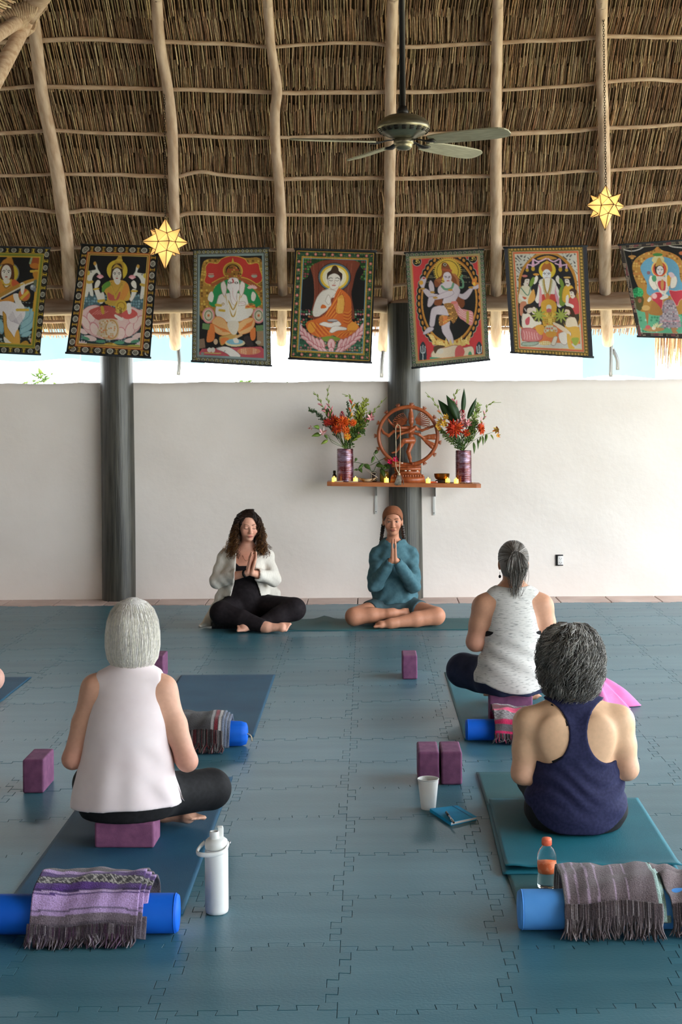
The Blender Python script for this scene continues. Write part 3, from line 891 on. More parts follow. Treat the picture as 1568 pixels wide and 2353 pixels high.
def art_elephant_god():
    p = Paint([(105, 110), (1400, 75), (1445, 2095), (85, 2015)], (430, 560), 7.467); p.bg((28, 26, 26))
    p.P([(250, 480), (330, 280), (560, 260), (780, 190), (1000, 250), (1240, 250), (1310, 480), (1280, 1300), (260, 1300)], DGOLD)
    p.fleck(p.mask([(250, 480), (330, 280), (560, 260), (780, 190), (1000, 250), (1240, 250), (1310, 480), (1280, 1300), (260, 1300)]), [(196, 158, 60), (110, 74, 24), (170, 120, 40)], 46, 0.75)
    p.P([(320, 400), (380, 330), (520, 340), (600, 260), (780, 215), (980, 260), (1060, 350), (1200, 330), (1240, 420), (1220, 680), (380, 700), (330, 520)], (178, 44, 34), edge=(206, 170, 60), ew=10)
    p.P([(430, 880), (520, 700), (780, 600), (1040, 700), (1220, 900), (1200, 1080), (440, 1080)], (30, 134, 74)); p.L([(440, 700), (620, 600), (780, 575), (1000, 620), (1240, 780)], 70, (150, 80, 34)); p.L([(430, 670), (640, 580), (1000, 590), (1260, 740)], 14, GOLD)
    p.E(785, 470, 160, 145, DGOLD); p.ring(785, 470, 160, 145, 18, GOLD); p.E(785, 470, 120, 110, (30, 24, 20)); p.P([(640, 560), (720, 400), (785, 370), (850, 400), (930, 560), (860, 590), (700, 590)], (140, 96, 30)); p.fleck(p.mask([(640, 560), (720, 400), (785, 370), (850, 400), (930, 560)]), [(190, 140, 50), (90, 56, 20), (170, 60, 40)], 36, 0.6)
    p.P([(760, 330), (785, 240), (810, 330)], GOLD, False)
    for x in (415, 1150): p.P([(x - 50, 540), (x + 50, 540), (x + 30, 580), (x - 30, 580)], (150, 150, 136)); p.L([(x - 40, 520), (x + 40, 520)], 8, (200, 190, 160))
    for x in (370, 1225):
        p.E(x, 1230, 108, 136, (208, 130, 130)); p.E(x, 1230, 84, 108, (196, 184, 160)); p.ring(x, 1230, 60, 80, 14, (110, 120, 90)); p.E(x, 1230, 20, 24, (200, 110, 60))
    p.P([(520, 960), (600, 860), (960, 860), (1040, 980), (1070, 1240), (900, 1330), (620, 1330), (490, 1200)], (214, 208, 200), edge=(140, 126, 110), ew=7)
    for sg, x in ((-1, 640), (1, 930)): p.P([(x, 640), (x + sg * 60, 690), (x + sg * 40, 830), (x - sg * 10, 900), (x - sg * 40, 760)], (216, 204, 198), edge=(150, 120, 90), ew=8)
    p.P([(700, 640), (740, 590), (850, 590), (890, 650), (900, 770), (860, 840), (850, 950), (900, 1000), (980, 990), (1000, 1040), (920, 1060), (800, 1050), (750, 960), (730, 820), (690, 760)], (220, 212, 210), edge=(160, 130, 120), ew=7)
    for x in (735, 845): p.E(x, 672, 32, 18, (70, 60, 56)); p.E(x, 672, 14, 10, (230, 226, 220))
    p.L([(780, 610), (795, 650), (785, 670)], 22, (170, 50, 50)); p.L([(785, 760), (790, 900), (850, 1010)], 10, (206, 170, 170)); p.L([(880, 1030), (990, 1015)], 10, (206, 160, 160))
    for k in range(4): p.L([(640 + 14 * k, 900), (720 + 6 * k, 1000 + 70 * k), (790, 1130 + 60 * k), (860 - 6 * k, 1000 + 70 * k), (930 - 14 * k, 900)], 22, (176, 140, 60) if k % 2 == 0 else (220, 212, 200))
    p.P([(380, 860), (430, 820), (460, 900), (430, 1000), (360, 960)], SKIN); p.P([(1100, 870), (1130, 820), (1180, 880), (1150, 980), (1100, 960)], SKIN); p.E(620, 1030, 40, 90, (220, 210, 204)); p.ring(620, 1035, 20, 18, 8, DGOLD); p.L([(500, 1050), (580, 1060)], 44, GOLD); p.L([(560, 1140), (640, 1150)], 40, GOLD)
    for k in range(7):
        a = math.radians(-165 + 25 * k); p.E(1115 + 56 * math.cos(a), 770 + 36 * math.sin(a), 34, 14, (220, 170, 170), math.degrees(a))
    p.E(1085, 1085, 90, 30, (206, 110, 40)); p.fleck(np.hypot((p.X - 1085) / 84, (p.Y - 1060) / 40) < 1, [(220, 140, 50), (190, 80, 30)], 26, 0.9); p.L([(1000, 1105), (1170, 1105)], 20, (200, 170, 90)); p.P([(1010, 1120), (1130, 1120), (1090, 1230), (1030, 1230)], SKIN)
    O = (216, 118, 48)
    p.P([(430, 1320), (520, 1250), (640, 1300), (720, 1440), (790, 1520), (700, 1570), (560, 1560), (460, 1480)], (220, 170, 110), edge=O); p.P([(870, 1380), (980, 1300), (1120, 1270), (1160, 1360), (1090, 1500), (930, 1550), (870, 1490)], (220, 170, 110), edge=O)
    for k in range(5): p.L([(450 + 40 * k, 1380 + 30 * k), (560 + 40 * k, 1440 + 18 * k), (660 + 22 * k, 1470 + 16 * k)], 15, O); p.L([(900 + 30 * k, 1500 - 30 * k), (1000 + 26 * k, 1450 - 28 * k), (1100 + 8 * k, 1400 - 24 * k)], 15, O)
    p.P([(390, 1380), (470, 1420), (470, 1640), (360, 1690), (340, 1620)], O); p.P([(1090, 1480), (1170, 1440), (1170, 1620), (1110, 1660), (1080, 1580)], O)
    p.P([(560, 1600), (720, 1560), (820, 1540), (860, 1600), (700, 1680), (590, 1740)], (190, 150, 80), edge=DGOLD); p.P([(590, 1620), (720, 1620), (660, 1700), (590, 1720)], O)
    p.P([(700, 1340), (880, 1340), (860, 1520), (790, 1560), (720, 1480)], (206, 196, 180)); p.L([(850, 1600), (930, 1560)], 44, (206, 160, 110), False)
    p.P([(190, 1900), (260, 1800), (1270, 1760), (1360, 1860), (1370, 2000), (180, 1960)], (178, 72, 84), False)
    p.P([(200, 1640), (300, 1620), (320, 1780), (200, 1800)], (130, 104, 84), False); p.P([(1190, 1480), (1310, 1480), (1330, 1760), (1200, 1740)], (150, 120, 90), False); p.P([(270, 1360), (400, 1380), (380, 1480), (260, 1460)], (96, 130, 80), False); p.P([(1180, 1400), (1310, 1390), (1300, 1490), (1180, 1500)], (100, 130, 84), False)
    p.E(825, 1700, 170, 64, (206, 190, 150)); p.E(820, 1680, 140, 48, (120, 170, 190)); p.P([(790, 1630), (860, 1620), (890, 1690), (820, 1700)], SKIN)
    p.P([(970, 1620), (1040, 1570), (1090, 1640), (1140, 1740), (1030, 1750)], (56, 46, 46)); p.P([(500, 1800), (640, 1760), (780, 1800), (920, 1920), (800, 1970), (680, 1880)], (214, 206, 200), edge=(120, 100, 96), ew=6); p.L([(660, 1830), (640, 1860)], 6, INK)
    p.E(1060, 1840, 200, 60, (200, 130, 96)); p.fleck(np.hypot((p.X - 1060) / 190, (p.Y - 1840) / 54) < 1, [(224, 170, 130), (206, 120, 80)], 34, 0.9)
    p.E(390, 1820, 40, 40, (214, 206, 196)); p.E(450, 1820, 36, 44, (206, 200, 190)); p.L([(310, 1870), (580, 1880)], 22, (190, 160, 90)); p.E(270, 1880, 30, 24, (130, 130, 126)); p.E(495, 1680, 36, 50, (200, 170, 140)); p.E(1220, 1690, 50, 30, (170, 160, 140))
    p.band(0, 16, (22, 22, 22)); p.scroll(16, 66, (30, 28, 24), (176, 174, 150), (176, 156, 50), 74); p.band(66, 84, (34, 32, 30)); p.band(84, 120, (124, 140, 140)); p.band(66, 72, (150, 150, 140))
    return p

def art_orange_robe():
    p = Paint([(165, 85), (1490, 125), (1415, 1950), (65, 1880)], (655, 560), 7.127); p.bg((24, 22, 22))
    p.P([(410, 340), (480, 330), (600, 280), (1050, 250), (1190, 260), (1230, 330), (1160, 480), (1110, 700), (1090, 850), (1140, 1180), (1060, 1240), (460, 1230), (430, 1150), (480, 900), (470, 600)], (122, 58, 38))
    for k in range(9): p.L([(470 + 78 * k, 330), (480 + 74 * k, 520), (490 + 66 * k, 900), (470 + 72 * k, 1180)], 9, (90, 40, 28) if k % 2 else (150, 82, 58))
    G = [(48, 92, 40), (72, 120, 52), (32, 66, 30), (96, 140, 70), (140, 60, 70)]
    for m in (p.mask([(290, 190), (1380, 210), (1370, 330), (1200, 300), (1100, 270), (700, 260), (480, 340), (420, 400), (380, 540), (280, 560)]), p.mask([(1230, 260), (1380, 210), (1350, 580), (1230, 580), (1290, 450), (1240, 380)])):
        p.put(m, (34, 62, 30)); p.fleck(m, G, 40, 0.85); 
    p.fleck((p.Y > 1080) & ((p.X < 480) | (p.X > 1130)) & (p.de > 150), [(60, 110, 70), (170, 90, 100), (190, 110, 60), (190, 190, 180), (60, 90, 60)], 42, 0.72)
    p.put((p.Y > 1500) & (p.de > 150), (50, 86, 66)); p.fleck((p.Y > 1480) & (p.de > 150), [(70, 120, 90), (180, 110, 110), (150, 150, 130), (40, 70, 56), (190, 120, 60)], 40, 0.8)
    p.E(812, 550, 268, 235, (26, 28, 34)); p.E(812, 550, 258, 226, (92, 112, 124)); p.E(812, 552, 232, 200, (222, 182, 40)); p.E(812, 552, 196, 168, (228, 216, 170)); p.E(812, 560, 150, 140, (228, 220, 206))
    p.P([(690, 560), (700, 480), (750, 440), (790, 370), (850, 370), (885, 450), (940, 500), (930, 600), (900, 620), (720, 600)], (54, 36, 24)); p.E(820, 440, 60, 70, (66, 46, 30))
    p.P([(700, 580), (715, 640), (725, 690), (700, 660)], SKIN); p.P([(925, 580), (915, 690), (890, 690)], SKIN)
    p.P([(740, 680), (880, 680), (870, 760), (960, 820), (700, 900), (600, 790), (730, 730)], (216, 208, 198))
    p.P([(705, 600), (720, 530), (810, 490), (890, 530), (905, 600), (880, 700), (800, 750), (740, 720)], (220, 212, 202), edge=(150, 130, 120), ew=5)
    for sg in (-1, 1):
        p.L([(805 + sg * 25, 570), (805 + sg * 55, 560), (805 + sg * 90, 580)], 8, INK); p.L([(805 + sg * 22, 600), (805 + sg * 50, 612), (805 + sg * 78, 600)], 7, (90, 70, 64))
    p.L([(815, 600), (818, 650), (795, 662)], 7, (170, 140, 130)); p.E(802, 685, 34, 10, (180, 90, 80))
    p.P([(600, 790), (720, 750), (840, 790), (760, 900), (700, 1080), (560, 1180), (480, 1190), (460, 1100), (520, 900)], (216, 208, 198), edge=(160, 140, 126), ew=6)
    O, O2, O3 = (206, 100, 26), (226, 148, 40), (160, 60, 20)
    p.P([(860, 750), (930, 750), (1060, 870), (1090, 1010), (1090, 1240), (1200, 1330), (1210, 1420), (1130, 1510), (960, 1560), (820, 1510), (780, 1500), (560, 1530), (400, 1450), (350, 1340), (380, 1270), (520, 1230), (640, 1170), (760, 1000)], O)
    p.E(440, 1370, 66, 90, O2); p.E(1110, 1380, 90, 100, O2)
    for k in range(8):
        p.L([(900 + 10 * k, 760 + 14 * k), (800 + 16 * k, 930 + 20 * k), (650 + 20 * k, 1180 + 6 * k)], 9, O2 if k % 2 else O3)
        p.L([(400 + 30 * k, 1300), (480 + 34 * k, 1420), (560 + 30 * k, 1520 - 8 * k)], 8, O3 if k % 2 else O2)
        p.L([(840 + 36 * k, 1530 - 6 * k), (940 + 24 * k, 1450), (1080 + 14 * k, 1420)], 8, O3 if k % 2 else O2)
        p.L([(960, 1120 + 24 * k), (1040, 1130 + 26 * k), (1090, 1080 + 26 * k)], 8, O3 if k % 2 else O2)
    p.P([(860, 880), (940, 830), (980, 940), (960, 1110), (900, 1150), (840, 1130), (830, 1060), (850, 980)], (216, 150, 50), edge=O3, ew=7)
    for k in range(4): p.L([(880 + 24 * k, 900), (870 + 26 * k, 1010), (880 + 22 * k, 1140)], 9, (236, 190, 90))
    p.P([(560, 1190), (640, 1120), (700, 1060), (760, 1000), (740, 900), (700, 850), (670, 940), (690, 1020), (620, 1050), (500, 1090), (480, 1180)], (216, 208, 198)); p.P([(660, 940), (710, 840), (745, 890), (750, 960), (710, 1000)], (222, 214, 206), edge=(150, 130, 120), ew=6); p.P([(610, 1000), (660, 1010), (680, 1050), (590, 1060)], O)
    p.P([(560, 1320), (640, 1280), (760, 1300), (860, 1260), (920, 1330), (760, 1370), (640, 1350)], (222, 212, 204), edge=(140, 120, 116), ew=6); p.E(780, 1260, 90, 26, (120, 112, 116)); p.E(780, 1252, 80, 14, (180, 172, 172))
    p.P([(730, 1430), (800, 1350), (990, 1370), (1000, 1410), (870, 1420), (770, 1460)], (222, 212, 204), edge=(140, 120, 116), ew=6)
    p.P([(600, 1540), (760, 1510), (920, 1560), (760, 1600), (640, 1590)], (120, 140, 50))
    PK, PD = (222, 176, 176), (176, 90, 100)
    def petal(x, y, w, h, rt): p.E(x, y, w, h, PD, rt); p.E(x, y + 3, w - 8, h - 8, PK, rt); p.E(x, y + h * 0.3, w * 0.16, h * 0.6, (196, 116, 120), rt)
    for k in range(6):
        f = k / 5.0
        for sg in (-1, 1):
            x, y = 760 + sg * (150 + 360 * f), 1640 - 270 * f ** 1.7
            petal(x, y, 44, 92 - 10 * f, sg * (16 + 8 * f))
            petal(760 + sg * (110 + 400 * f), 1735 - 290 * f ** 1.6 + 10, 34, 78 - 6 * f, sg * (46 + 20 * f))
    petal(760, 1640, 64, 92, 0); petal(758, 1740, 46, 56, 0)
    p.band(0, 34, (20, 22, 24)); p.band(34, 42, (196, 150, 40)); p.band(42, 120, (34, 60, 40))
    w = (p.arc / 138.0) % 1.0; inb = (p.de > 42) & (p.de < 120); dn = (p.de - 81)
    p.fleck(inb, [(60, 96, 60), (40, 76, 56), (90, 110, 70)], 32, 0.7); rr = np.hypot((w - 0.5) * 138, dn); p.put(inb & (rr < 24), (186, 90, 84)); p.put(inb & (rr < 11), (220, 170, 150))
    p.band(120, 146, (196, 150, 40)); p.put((p.de > 124) & (p.de < 142) & ((p.arc / 20) % 1 < 0.35), (120, 90, 30)); p.band(146, 156, (96, 140, 160))
    return p

def art_dancer():
    p = Paint([(80, 120), (1395, 65), (1500, 1905), (205, 2045)], (920, 565), 7.293); p.bg((186, 48, 52))
    cx, cy = 822, 920
    th = np.arctan2((p.Y - cy) / 760.0, (p.X - cx) / 500.0); rr = np.hypot((p.X - cx) / 500.0, (p.Y - cy) / 760.0)
    sc_ = 1.06 + 0.035 * np.abs(np.sin(th * 22))
    p.put(rr < sc_ + 0.02, (150, 150, 130)); p.put(rr < sc_, (26, 26, 26)); w = (th * 44 / 6.283) % 1.0
    p.put((rr > 0.97) & (rr < 1.05) & (np.hypot((w - 0.5) * 1.0, (rr - 1.01) * 10) < 0.36), (186, 124, 40)); p.put(rr < 0.95, (190, 130, 44)); p.put((rr < 0.95) & (rr > 0.925), (150, 92, 30)); p.put(rr < 0.88, (30, 29, 29))
    p.fleck((rr < 0.86) & (p.Y < 620), [(110, 106, 80)], 26, 0.25)
    p.E(795, 430, 215, 205, (196, 160, 44)); a2 = np.arctan2(p.Y - 430, p.X - 795); d2 = np.hypot(p.X - 795, p.Y - 430); p.put((d2 > 205) & (d2 < 238) & (np.sin(a2 * 40) > 0.1) & (p.Y < 600), (190, 160, 50)); p.ring(795, 430, 180, 180, 9, (70, 60, 30))
    H_ = (122, 66, 34)
    p.P([(700, 440), (690, 380), (700, 300), (750, 280), (800, 310), (840, 380), (870, 460), (960, 520), (980, 640), (1000, 760), (960, 700), (880, 600), (720, 520), (680, 640), (600, 700), (570, 590), (640, 540), (690, 500)], H_)
    p.P([(580, 890), (700, 880), (690, 990), (580, 990)], H_); p.P([(950, 820), (1060, 880), (1080, 990), (1020, 1040), (930, 920)], H_)
    for k in range(6): p.L([(870 + 10 * k, 470), (940 + 8 * k, 560), (960 + 6 * k, 680)], 7, (160, 100, 56)); p.L([(590 + 14 * k, 580 + 10 * k), (660 + 6 * k, 560)], 7, (160, 100, 56))
    p.E(745, 320, 36, 34, (60, 44, 30)); p.L([(720, 400), (850, 420)], 40, (150, 70, 40)); p.ring(750, 320, 22, 20, 8, (210, 200, 170))
    B, BD = (190, 176, 184), (140, 122, 136)
    def limb(pts, c=B): p.P(pts, c, edge=BD, ew=7)
    limb([(720, 620), (880, 620), (980, 680), (1000, 780), (940, 900), (900, 970), (720, 970), (730, 850), (640, 790), (640, 700)])
    limb([(990, 800), (1060, 800), (1180, 700), (1220, 720), (1150, 850), (1080, 900), (980, 850)]); limb([(1180, 690), (1260, 670), (1330, 640), (1310, 710), (1220, 730)])
    limb([(630, 810), (560, 800), (440, 720), (380, 740), (470, 860), (600, 880)]); limb([(350, 690), (320, 620), (380, 520), (440, 560), (410, 680), (390, 730)]); limb([(500, 760), (480, 660), (510, 580), (560, 650), (570, 760)])
    limb([(870, 740), (900, 800), (800, 860), (620, 900), (530, 900), (600, 840), (760, 770)]); limb([(480, 860), (560, 850), (580, 910), (520, 1010), (460, 1010)])
    limb([(720, 1000), (800, 1020), (820, 1160), (640, 1150), (600, 1180), (570, 1340), (500, 1340), (500, 1240), (530, 1060), (620, 1010)]); limb([(470, 1360), (560, 1370), (540, 1420), (420, 1480), (390, 1460)])
    limb([(700, 1320), (830, 1260), (830, 1370), (880, 1500), (900, 1640), (840, 1650), (790, 1560), (710, 1440)])
    SP = (206, 150, 70)
    m = p.mask([(740, 970), (960, 960), (990, 1060), (960, 1200), (890, 1300), (830, 1180), (790, 1080)]); p.put(m, SP); p.fleck(m, [(90, 56, 30)], 24, 0.8); m = p.mask([(670, 1170), (830, 1180), (840, 1250), (690, 1340), (650, 1290)]); p.put(m, SP); p.fleck(m, [(120, 60, 30), (206, 90, 50)], 24, 0.8)
    p.P([(890, 960), (950, 930), (1000, 1040), (1110, 1070), (1220, 1120), (1200, 1330), (1060, 1250), (980, 1180)], (206, 130, 130)); 
    for k in range(4): p.L([(980, 1010 + 44 * k), (1060, 1100 + 30 * k), (1200, 1130 + 44 * k)], 14, (224, 180, 176))
    p.L([(1130, 1110), (1130, 1280)], 44, (170, 150, 60)); p.E(900, 950, 50, 24, (206, 110, 100))
    p.P([(740, 700), (730, 640), (760, 590), (860, 590), (880, 650), (860, 710)], B); p.L([(700, 680), (760, 730), (860, 710), (890, 640)], 36, (96, 140, 110)); p.L([(1000, 700), (1050, 690), (1050, 600), (1020, 540), (1040, 500)], 34, (96, 140, 110))
    p.P([(720, 520), (740, 460), (800, 440), (850, 480), (860, 560), (810, 640), (750, 600)], B)
    for sg in (-1, 1): p.L([(795 + sg * 16, 520), (795 + sg * 48, 512)], 8, INK); p.L([(795 + sg * 14, 535), (795 + sg * 44, 535)], 8, (80, 70, 80))
    p.E(805, 588, 26, 9, (170, 70, 60)); p.L([(800, 530), (812, 565)], 6, BD); p.E(790, 480, 16, 6, (210, 200, 200))
    p.P([(1200, 640), (1210, 570), (1250, 550), (1280, 600), (1260, 680)], (206, 120, 40)); p.E(1235, 640, 22, 30, (226, 180, 60)); p.E(355, 620, 34, 36, (206, 150, 40)); p.E(400, 545, 22, 14, (176, 60, 60))
    for x, y in ((545, 780), (590, 870), (380, 720), (1180, 700), (840, 740)): p.E(x, y, 40, 18, (176, 130, 50))
    m = p.mask([(480, 1500), (540, 1480), (620, 1590), (660, 1560), (720, 1620), (840, 1640), (980, 1600), (1030, 1500), (1060, 1590), (1180, 1440), (1150, 1600), (1000, 1690), (650, 1690)]); p.put(m, (206, 170, 90)); p.fleck(m, [(226, 200, 130), (186, 140, 60)], 34, 0.6)
    for k in range(9): x = 560 + 72 * k; p.P([(x - 22, 1640), (x - 6, 1540 + 20 * (k % 3)), (x + 14, 1600), (x + 26, 1650)], (212, 180, 100))
    p.P([(520, 1800), (600, 1720), (760, 1700), (920, 1660), (1060, 1700), (1200, 1680), (1240, 1780), (1190, 1890), (800, 1900), (560, 1900)], (206, 186, 160), edge=(150, 90, 80)); p.P([(930, 1720), (1010, 1660), (1080, 1760), (1040, 1860), (930, 1880)], (196, 86, 84)); p.E(670, 1760, 60, 46, (200, 190, 176)); p.P([(560, 1700), (640, 1660), (760, 1680), (640, 1730), (590, 1800)], (80, 60, 40)); p.P([(510, 1860), (800, 1880), (880, 1850), (860, 1900), (560, 1910)], (70, 140, 110)); p.E(1170, 1820, 30, 56, (70, 140, 100))
    for x, y in ((285, 265), (1215, 215)):
        p.E(x, y, 78, 84, (150, 146, 140)); p.E(x, y, 66, 72, (22, 22, 22)); G_ = (206, 176, 80)
        p.L([(x - 34, y - 34), (x - 8, y - 36), (x - 2, y - 14), (x - 20, y - 4), (x + 4, y + 12), (x - 6, y + 36), (x - 36, y + 30)], 11, G_); p.L([(x - 6, y), (x + 18, y - 10), (x + 40, y), (x + 38, y + 24), (x + 20, y + 26)], 10, G_); p.L([(x + 4, y - 34), (x + 20, y - 26), (x + 36, y - 38)], 8, G_); p.E(x + 22, y - 46, 6, 6, G_)
    for x in (385, 1322):
        p.P([(x - 52, 1950), (x - 52, 1700), (x, 1600), (x + 52, 1700), (x + 52, 1930)], (44, 54, 60)); W2 = (200, 204, 206)
        p.L([(x, 1660), (x, 1910)], 12, W2, False); p.L([(x - 36, 1680), (x - 30, 1780), (x, 1790), (x + 30, 1780), (x + 36, 1680)], 12, W2)
    p.band(0, 12, (40, 40, 36)); p.scroll(12, 70, (36, 38, 34), (140, 136, 120), (90, 130, 90), 80); p.band(70, 80, (180, 160, 110)); p.band(80, 118, (150, 134, 90)); p.band(104, 118, (196, 116, 60))
    return p

def art_gathering():
    p = Paint([(30, 100), (1385, 75), (1480, 1895), (140, 1815)], (1155, 555), 7.127); p.bg((186, 182, 174))
    m = (p.Y < 1200); gx = np.sin(p.X / 17.0 + 2 * np.sin(p.Y / 31.0)) * np.sin(p.Y / 15.0 + 2 * np.sin(p.X / 29.0)); p.put(m & (gx > 0.35), (120, 116, 112)); p.put(m & (gx > 0.72), (80, 78, 76))
    p.P([(270, 760), (280, 560), (380, 360), (560, 210), (740, 170), (920, 210), (1100, 360), (1200, 560), (1230, 800), (1230, 1400), (280, 1400)], (176, 120, 40)); p.P([(310, 760), (320, 580), (410, 390), (570, 250), (740, 210), (910, 250), (1060, 390), (1160, 580), (1190, 800), (1190, 1400), (310, 1400)], (36, 34, 38))
    p.P([(560, 290), (740, 230), (900, 280), (740, 300)], (176, 124, 40))
    for a in ([(520, 300), (600, 330), (720, 280)], [(750, 285), (840, 330), (930, 290)], [(420, 380), (520, 390), (600, 350)], [(870, 360), (960, 390), (1050, 380)]): p.L(a, 24, (200, 160, 186))
    for x, y in ((505, 360), (950, 370)): p.P([(x - 10, y - 70), (x + 10, y - 70), (x + 24, y + 60), (x - 24, y + 60)], (200, 150, 180)); p.E(x, y + 90, 30, 36, (176, 140, 40))
    for x, y in ((410, 420), (1050, 420)): p.P([(x - 8, y - 30), (x + 8, y - 30), (x + 18, y + 30), (x - 18, y + 30)], (200, 150, 180)); p.E(x, y + 50, 26, 28, (176, 140, 40))
    p.put((p.Y > 1180) & (p.X > 330) & (p.X < 1240) & (p.Y < 1420), (60, 54, 40)); p.put((p.Y > 1400) & (p.de > 200), (206, 110, 60))
    p.E(738, 470, 138, 140, (206, 176, 30)); p.P([(640, 460), (660, 390), (735, 310), (800, 380), (820, 470), (790, 500), (690, 500)], (160, 92, 36)); p.E(730, 345, 36, 24, (190, 150, 40)); face(p, 730, 545, 70, 92, (206, 206, 212))
    W_ = (214, 206, 200)
    p.P([(600, 660), (680, 600), (800, 600), (880, 680), (860, 860), (640, 860)], W_, edge=(150, 140, 130), ew=6); p.P([(570, 860), (600, 700), (650, 720), (640, 880), (590, 1010), (540, 960)], W_); p.P([(830, 720), (890, 720), (950, 880), (970, 1060), (900, 1060), (880, 900)], W_)
    p.P([(520, 620), (560, 560), (590, 590), (570, 660), (520, 700)], SKIN); p.P([(880, 580), (920, 560), (950, 660), (930, 700), (880, 640)], SKIN); p.E(556, 540, 50, 20, (190, 130, 40))
    for x, y, rt in ((490, 660, 20), (970, 680, -20), (960, 820, 10), (1010, 980, 20), (960, 970, 0)): p.E(x, y, 32, 84, (110, 136, 50), rt)
    p.P([(640, 870), (870, 870), (880, 990), (740, 1000), (640, 980)], (186, 60, 50)); p.P([(590, 700), (640, 780), (650, 1000), (600, 1060), (610, 800)], (206, 140, 150)); p.P([(880, 700), (860, 860), (910, 1040), (930, 960), (880, 800)], (200, 140, 160))
    p.L([(680, 620), (700, 760), (740, 860), (780, 760), (800, 620)], 26, (160, 130, 60)); p.L([(660, 640), (690, 820), (740, 960), (790, 820), (820, 640)], 20, (176, 170, 130)); p.E(745, 910, 34, 60, (190, 110, 50))
    p.P([(640, 1000), (760, 940), (880, 1010), (880, 1180), (840, 1380), (680, 1380), (650, 1180)], (200, 150, 40)); p.E(765, 1080, 44, 50, (196, 190, 180)); p.E(765, 1130, 40, 36, (186, 90, 90)); p.E(780, 1270, 90, 90, (196, 160, 60)); p.fleck(np.hypot(p.X - 780, p.Y - 1260) < 110, [(220, 190, 80), (150, 120, 40)], 30, 0.6)
    # figures standing either side
    def fig(x, y, s, robe, flip=1, hair=(40, 30, 28)):
        q = lambda pts: [(x + flip * a * s, y + b * s) for a, b in pts]
        p.P(q([(-60, 60), (40, 60), (90, 160), (80, 330), (-110, 330), (-100, 140)]), robe, edge=(120, 90, 70), ew=6); p.P(q([(-30, -60), (50, -50), (40, 40), (0, 80), (-40, 30)]), (210, 196, 186)); p.P(q([(-60, 10), (-70, -60), (0, -100), (50, -70), (50, -45), (-10, -40), (-30, 20)]), hair)
        p.L(q([(10, -20), (30, -22)]), 7, INK); p.E(x + flip * 22 * s, y + 28 * s, 10, 6, (160, 80, 70))
    fig(390, 660, 1.05, (206, 196, 170)); p.L([(310, 760), (420, 880), (470, 740)], 16, (96, 130, 110)); p.P([(290, 860), (420, 960), (400, 1010), (280, 920)], SKIN); p.P([(330, 900), (400, 920), (370, 950)], (190, 90, 60)); p.P([(470, 840), (520, 780), (540, 940), (450, 1020), (420, 980)], (206, 150, 70)); p.P([(300, 1000), (400, 1000), (330, 1200), (290, 1180)], (190, 120, 90)); p.E(370, 565, 46, 20, (190, 110, 100))
    fig(1075, 660, 1.0, (206, 160, 40), -1); p.L([(1030, 690), (1080, 694)], 14, INK); p.E(1060, 590, 60, 16, (190, 150, 80)); fig(1150, 860, 0.95, (186, 66, 66), -1, (70, 44, 34)); p.P([(1040, 1000), (1160, 1040), (1150, 1090), (1040, 1050)], SKIN); p.P([(1040, 900), (1080, 880), (1080, 1010), (1040, 1020)], SKIN)
    # seated figures in front
    p.P([(330, 1180), (440, 1180), (540, 1300), (620, 1300), (640, 1350), (520, 1400), (460, 1440), (330, 1400)], (214, 204, 190), edge=(140, 110, 90), ew=6); p.P([(380, 1280), (450, 1230), (440, 1350), (390, 1360)], (190, 80, 90)); p.P([(320, 1430), (480, 1420), (640, 1500), (640, 1600), (500, 1640), (330, 1600)], (190, 110, 110), edge=(150, 70, 70))
    for k in range(6): p.L([(350 + 44 * k, 1460 + 8 * k), (370 + 40 * k, 1540), (360 + 46 * k, 1600)], 10, (220, 170, 166))
    p.E(440, 1110, 50, 64, (206, 186, 170)); p.P([(340, 1160), (360, 1060), (440, 1040), (540, 1050), (560, 1090), (420, 1090), (400, 1180)], (50, 36, 32)); p.E(520, 1130, 40, 60, (210, 192, 178)); p.L([(370, 1100), (390, 1140)], 20, (170, 160, 160))
    p.P([(550, 1380), (660, 1360), (690, 1440), (640, 1530), (560, 1460)], (206, 150, 50)); p.P([(330, 1650), (600, 1640), (520, 1700), (330, 1700)], (150, 166, 150), edge=(110, 110, 90))
    p.P([(1050, 1260), (1180, 1240), (1240, 1400), (1200, 1440), (1040, 1400)], (214, 196, 170), edge=(140, 110, 90), ew=6); p.P([(1000, 1330), (1060, 1400), (1240, 1400), (1270, 1600), (1180, 1700), (1060, 1480)], (206, 160, 60)); p.P([(930, 1500), (1060, 1460), (1120, 1520), (1040, 1680), (960, 1660), (920, 1560)], (214, 204, 196), edge=(140, 120, 110), ew=6); p.P([(1130, 1580), (1250, 1580), (1200, 1700), (1150, 1660)], (150, 160, 60)); p.P([(1050, 1500), (1100, 1520), (1130, 1680), (1180, 1740), (1080, 1740)], (206, 160, 60))
    p.E(1060, 1160, 44, 62, (214, 190, 166)); p.P([(1010, 1100), (1060, 1060), (1140, 1090), (1190, 1220), (1130, 1230), (1100, 1130), (1050, 1110)], (66, 44, 28)); p.P([(1040, 1200), (1080, 1200), (1060, 1260)], (80, 56, 40)); p.P([(840, 1320), (980, 1380), (1100, 1480), (1060, 1510), (920, 1420), (840, 1360)], (210, 190, 166))
    for cx_, cy_ in ((600, 1200), (960, 1210)):
        for k in range(9): a = math.radians(k * 40 + 10); p.E(cx_ + 60 * math.cos(a), cy_ + 60 * math.sin(a), 62, 15, (150, 160, 70), math.degrees(a))
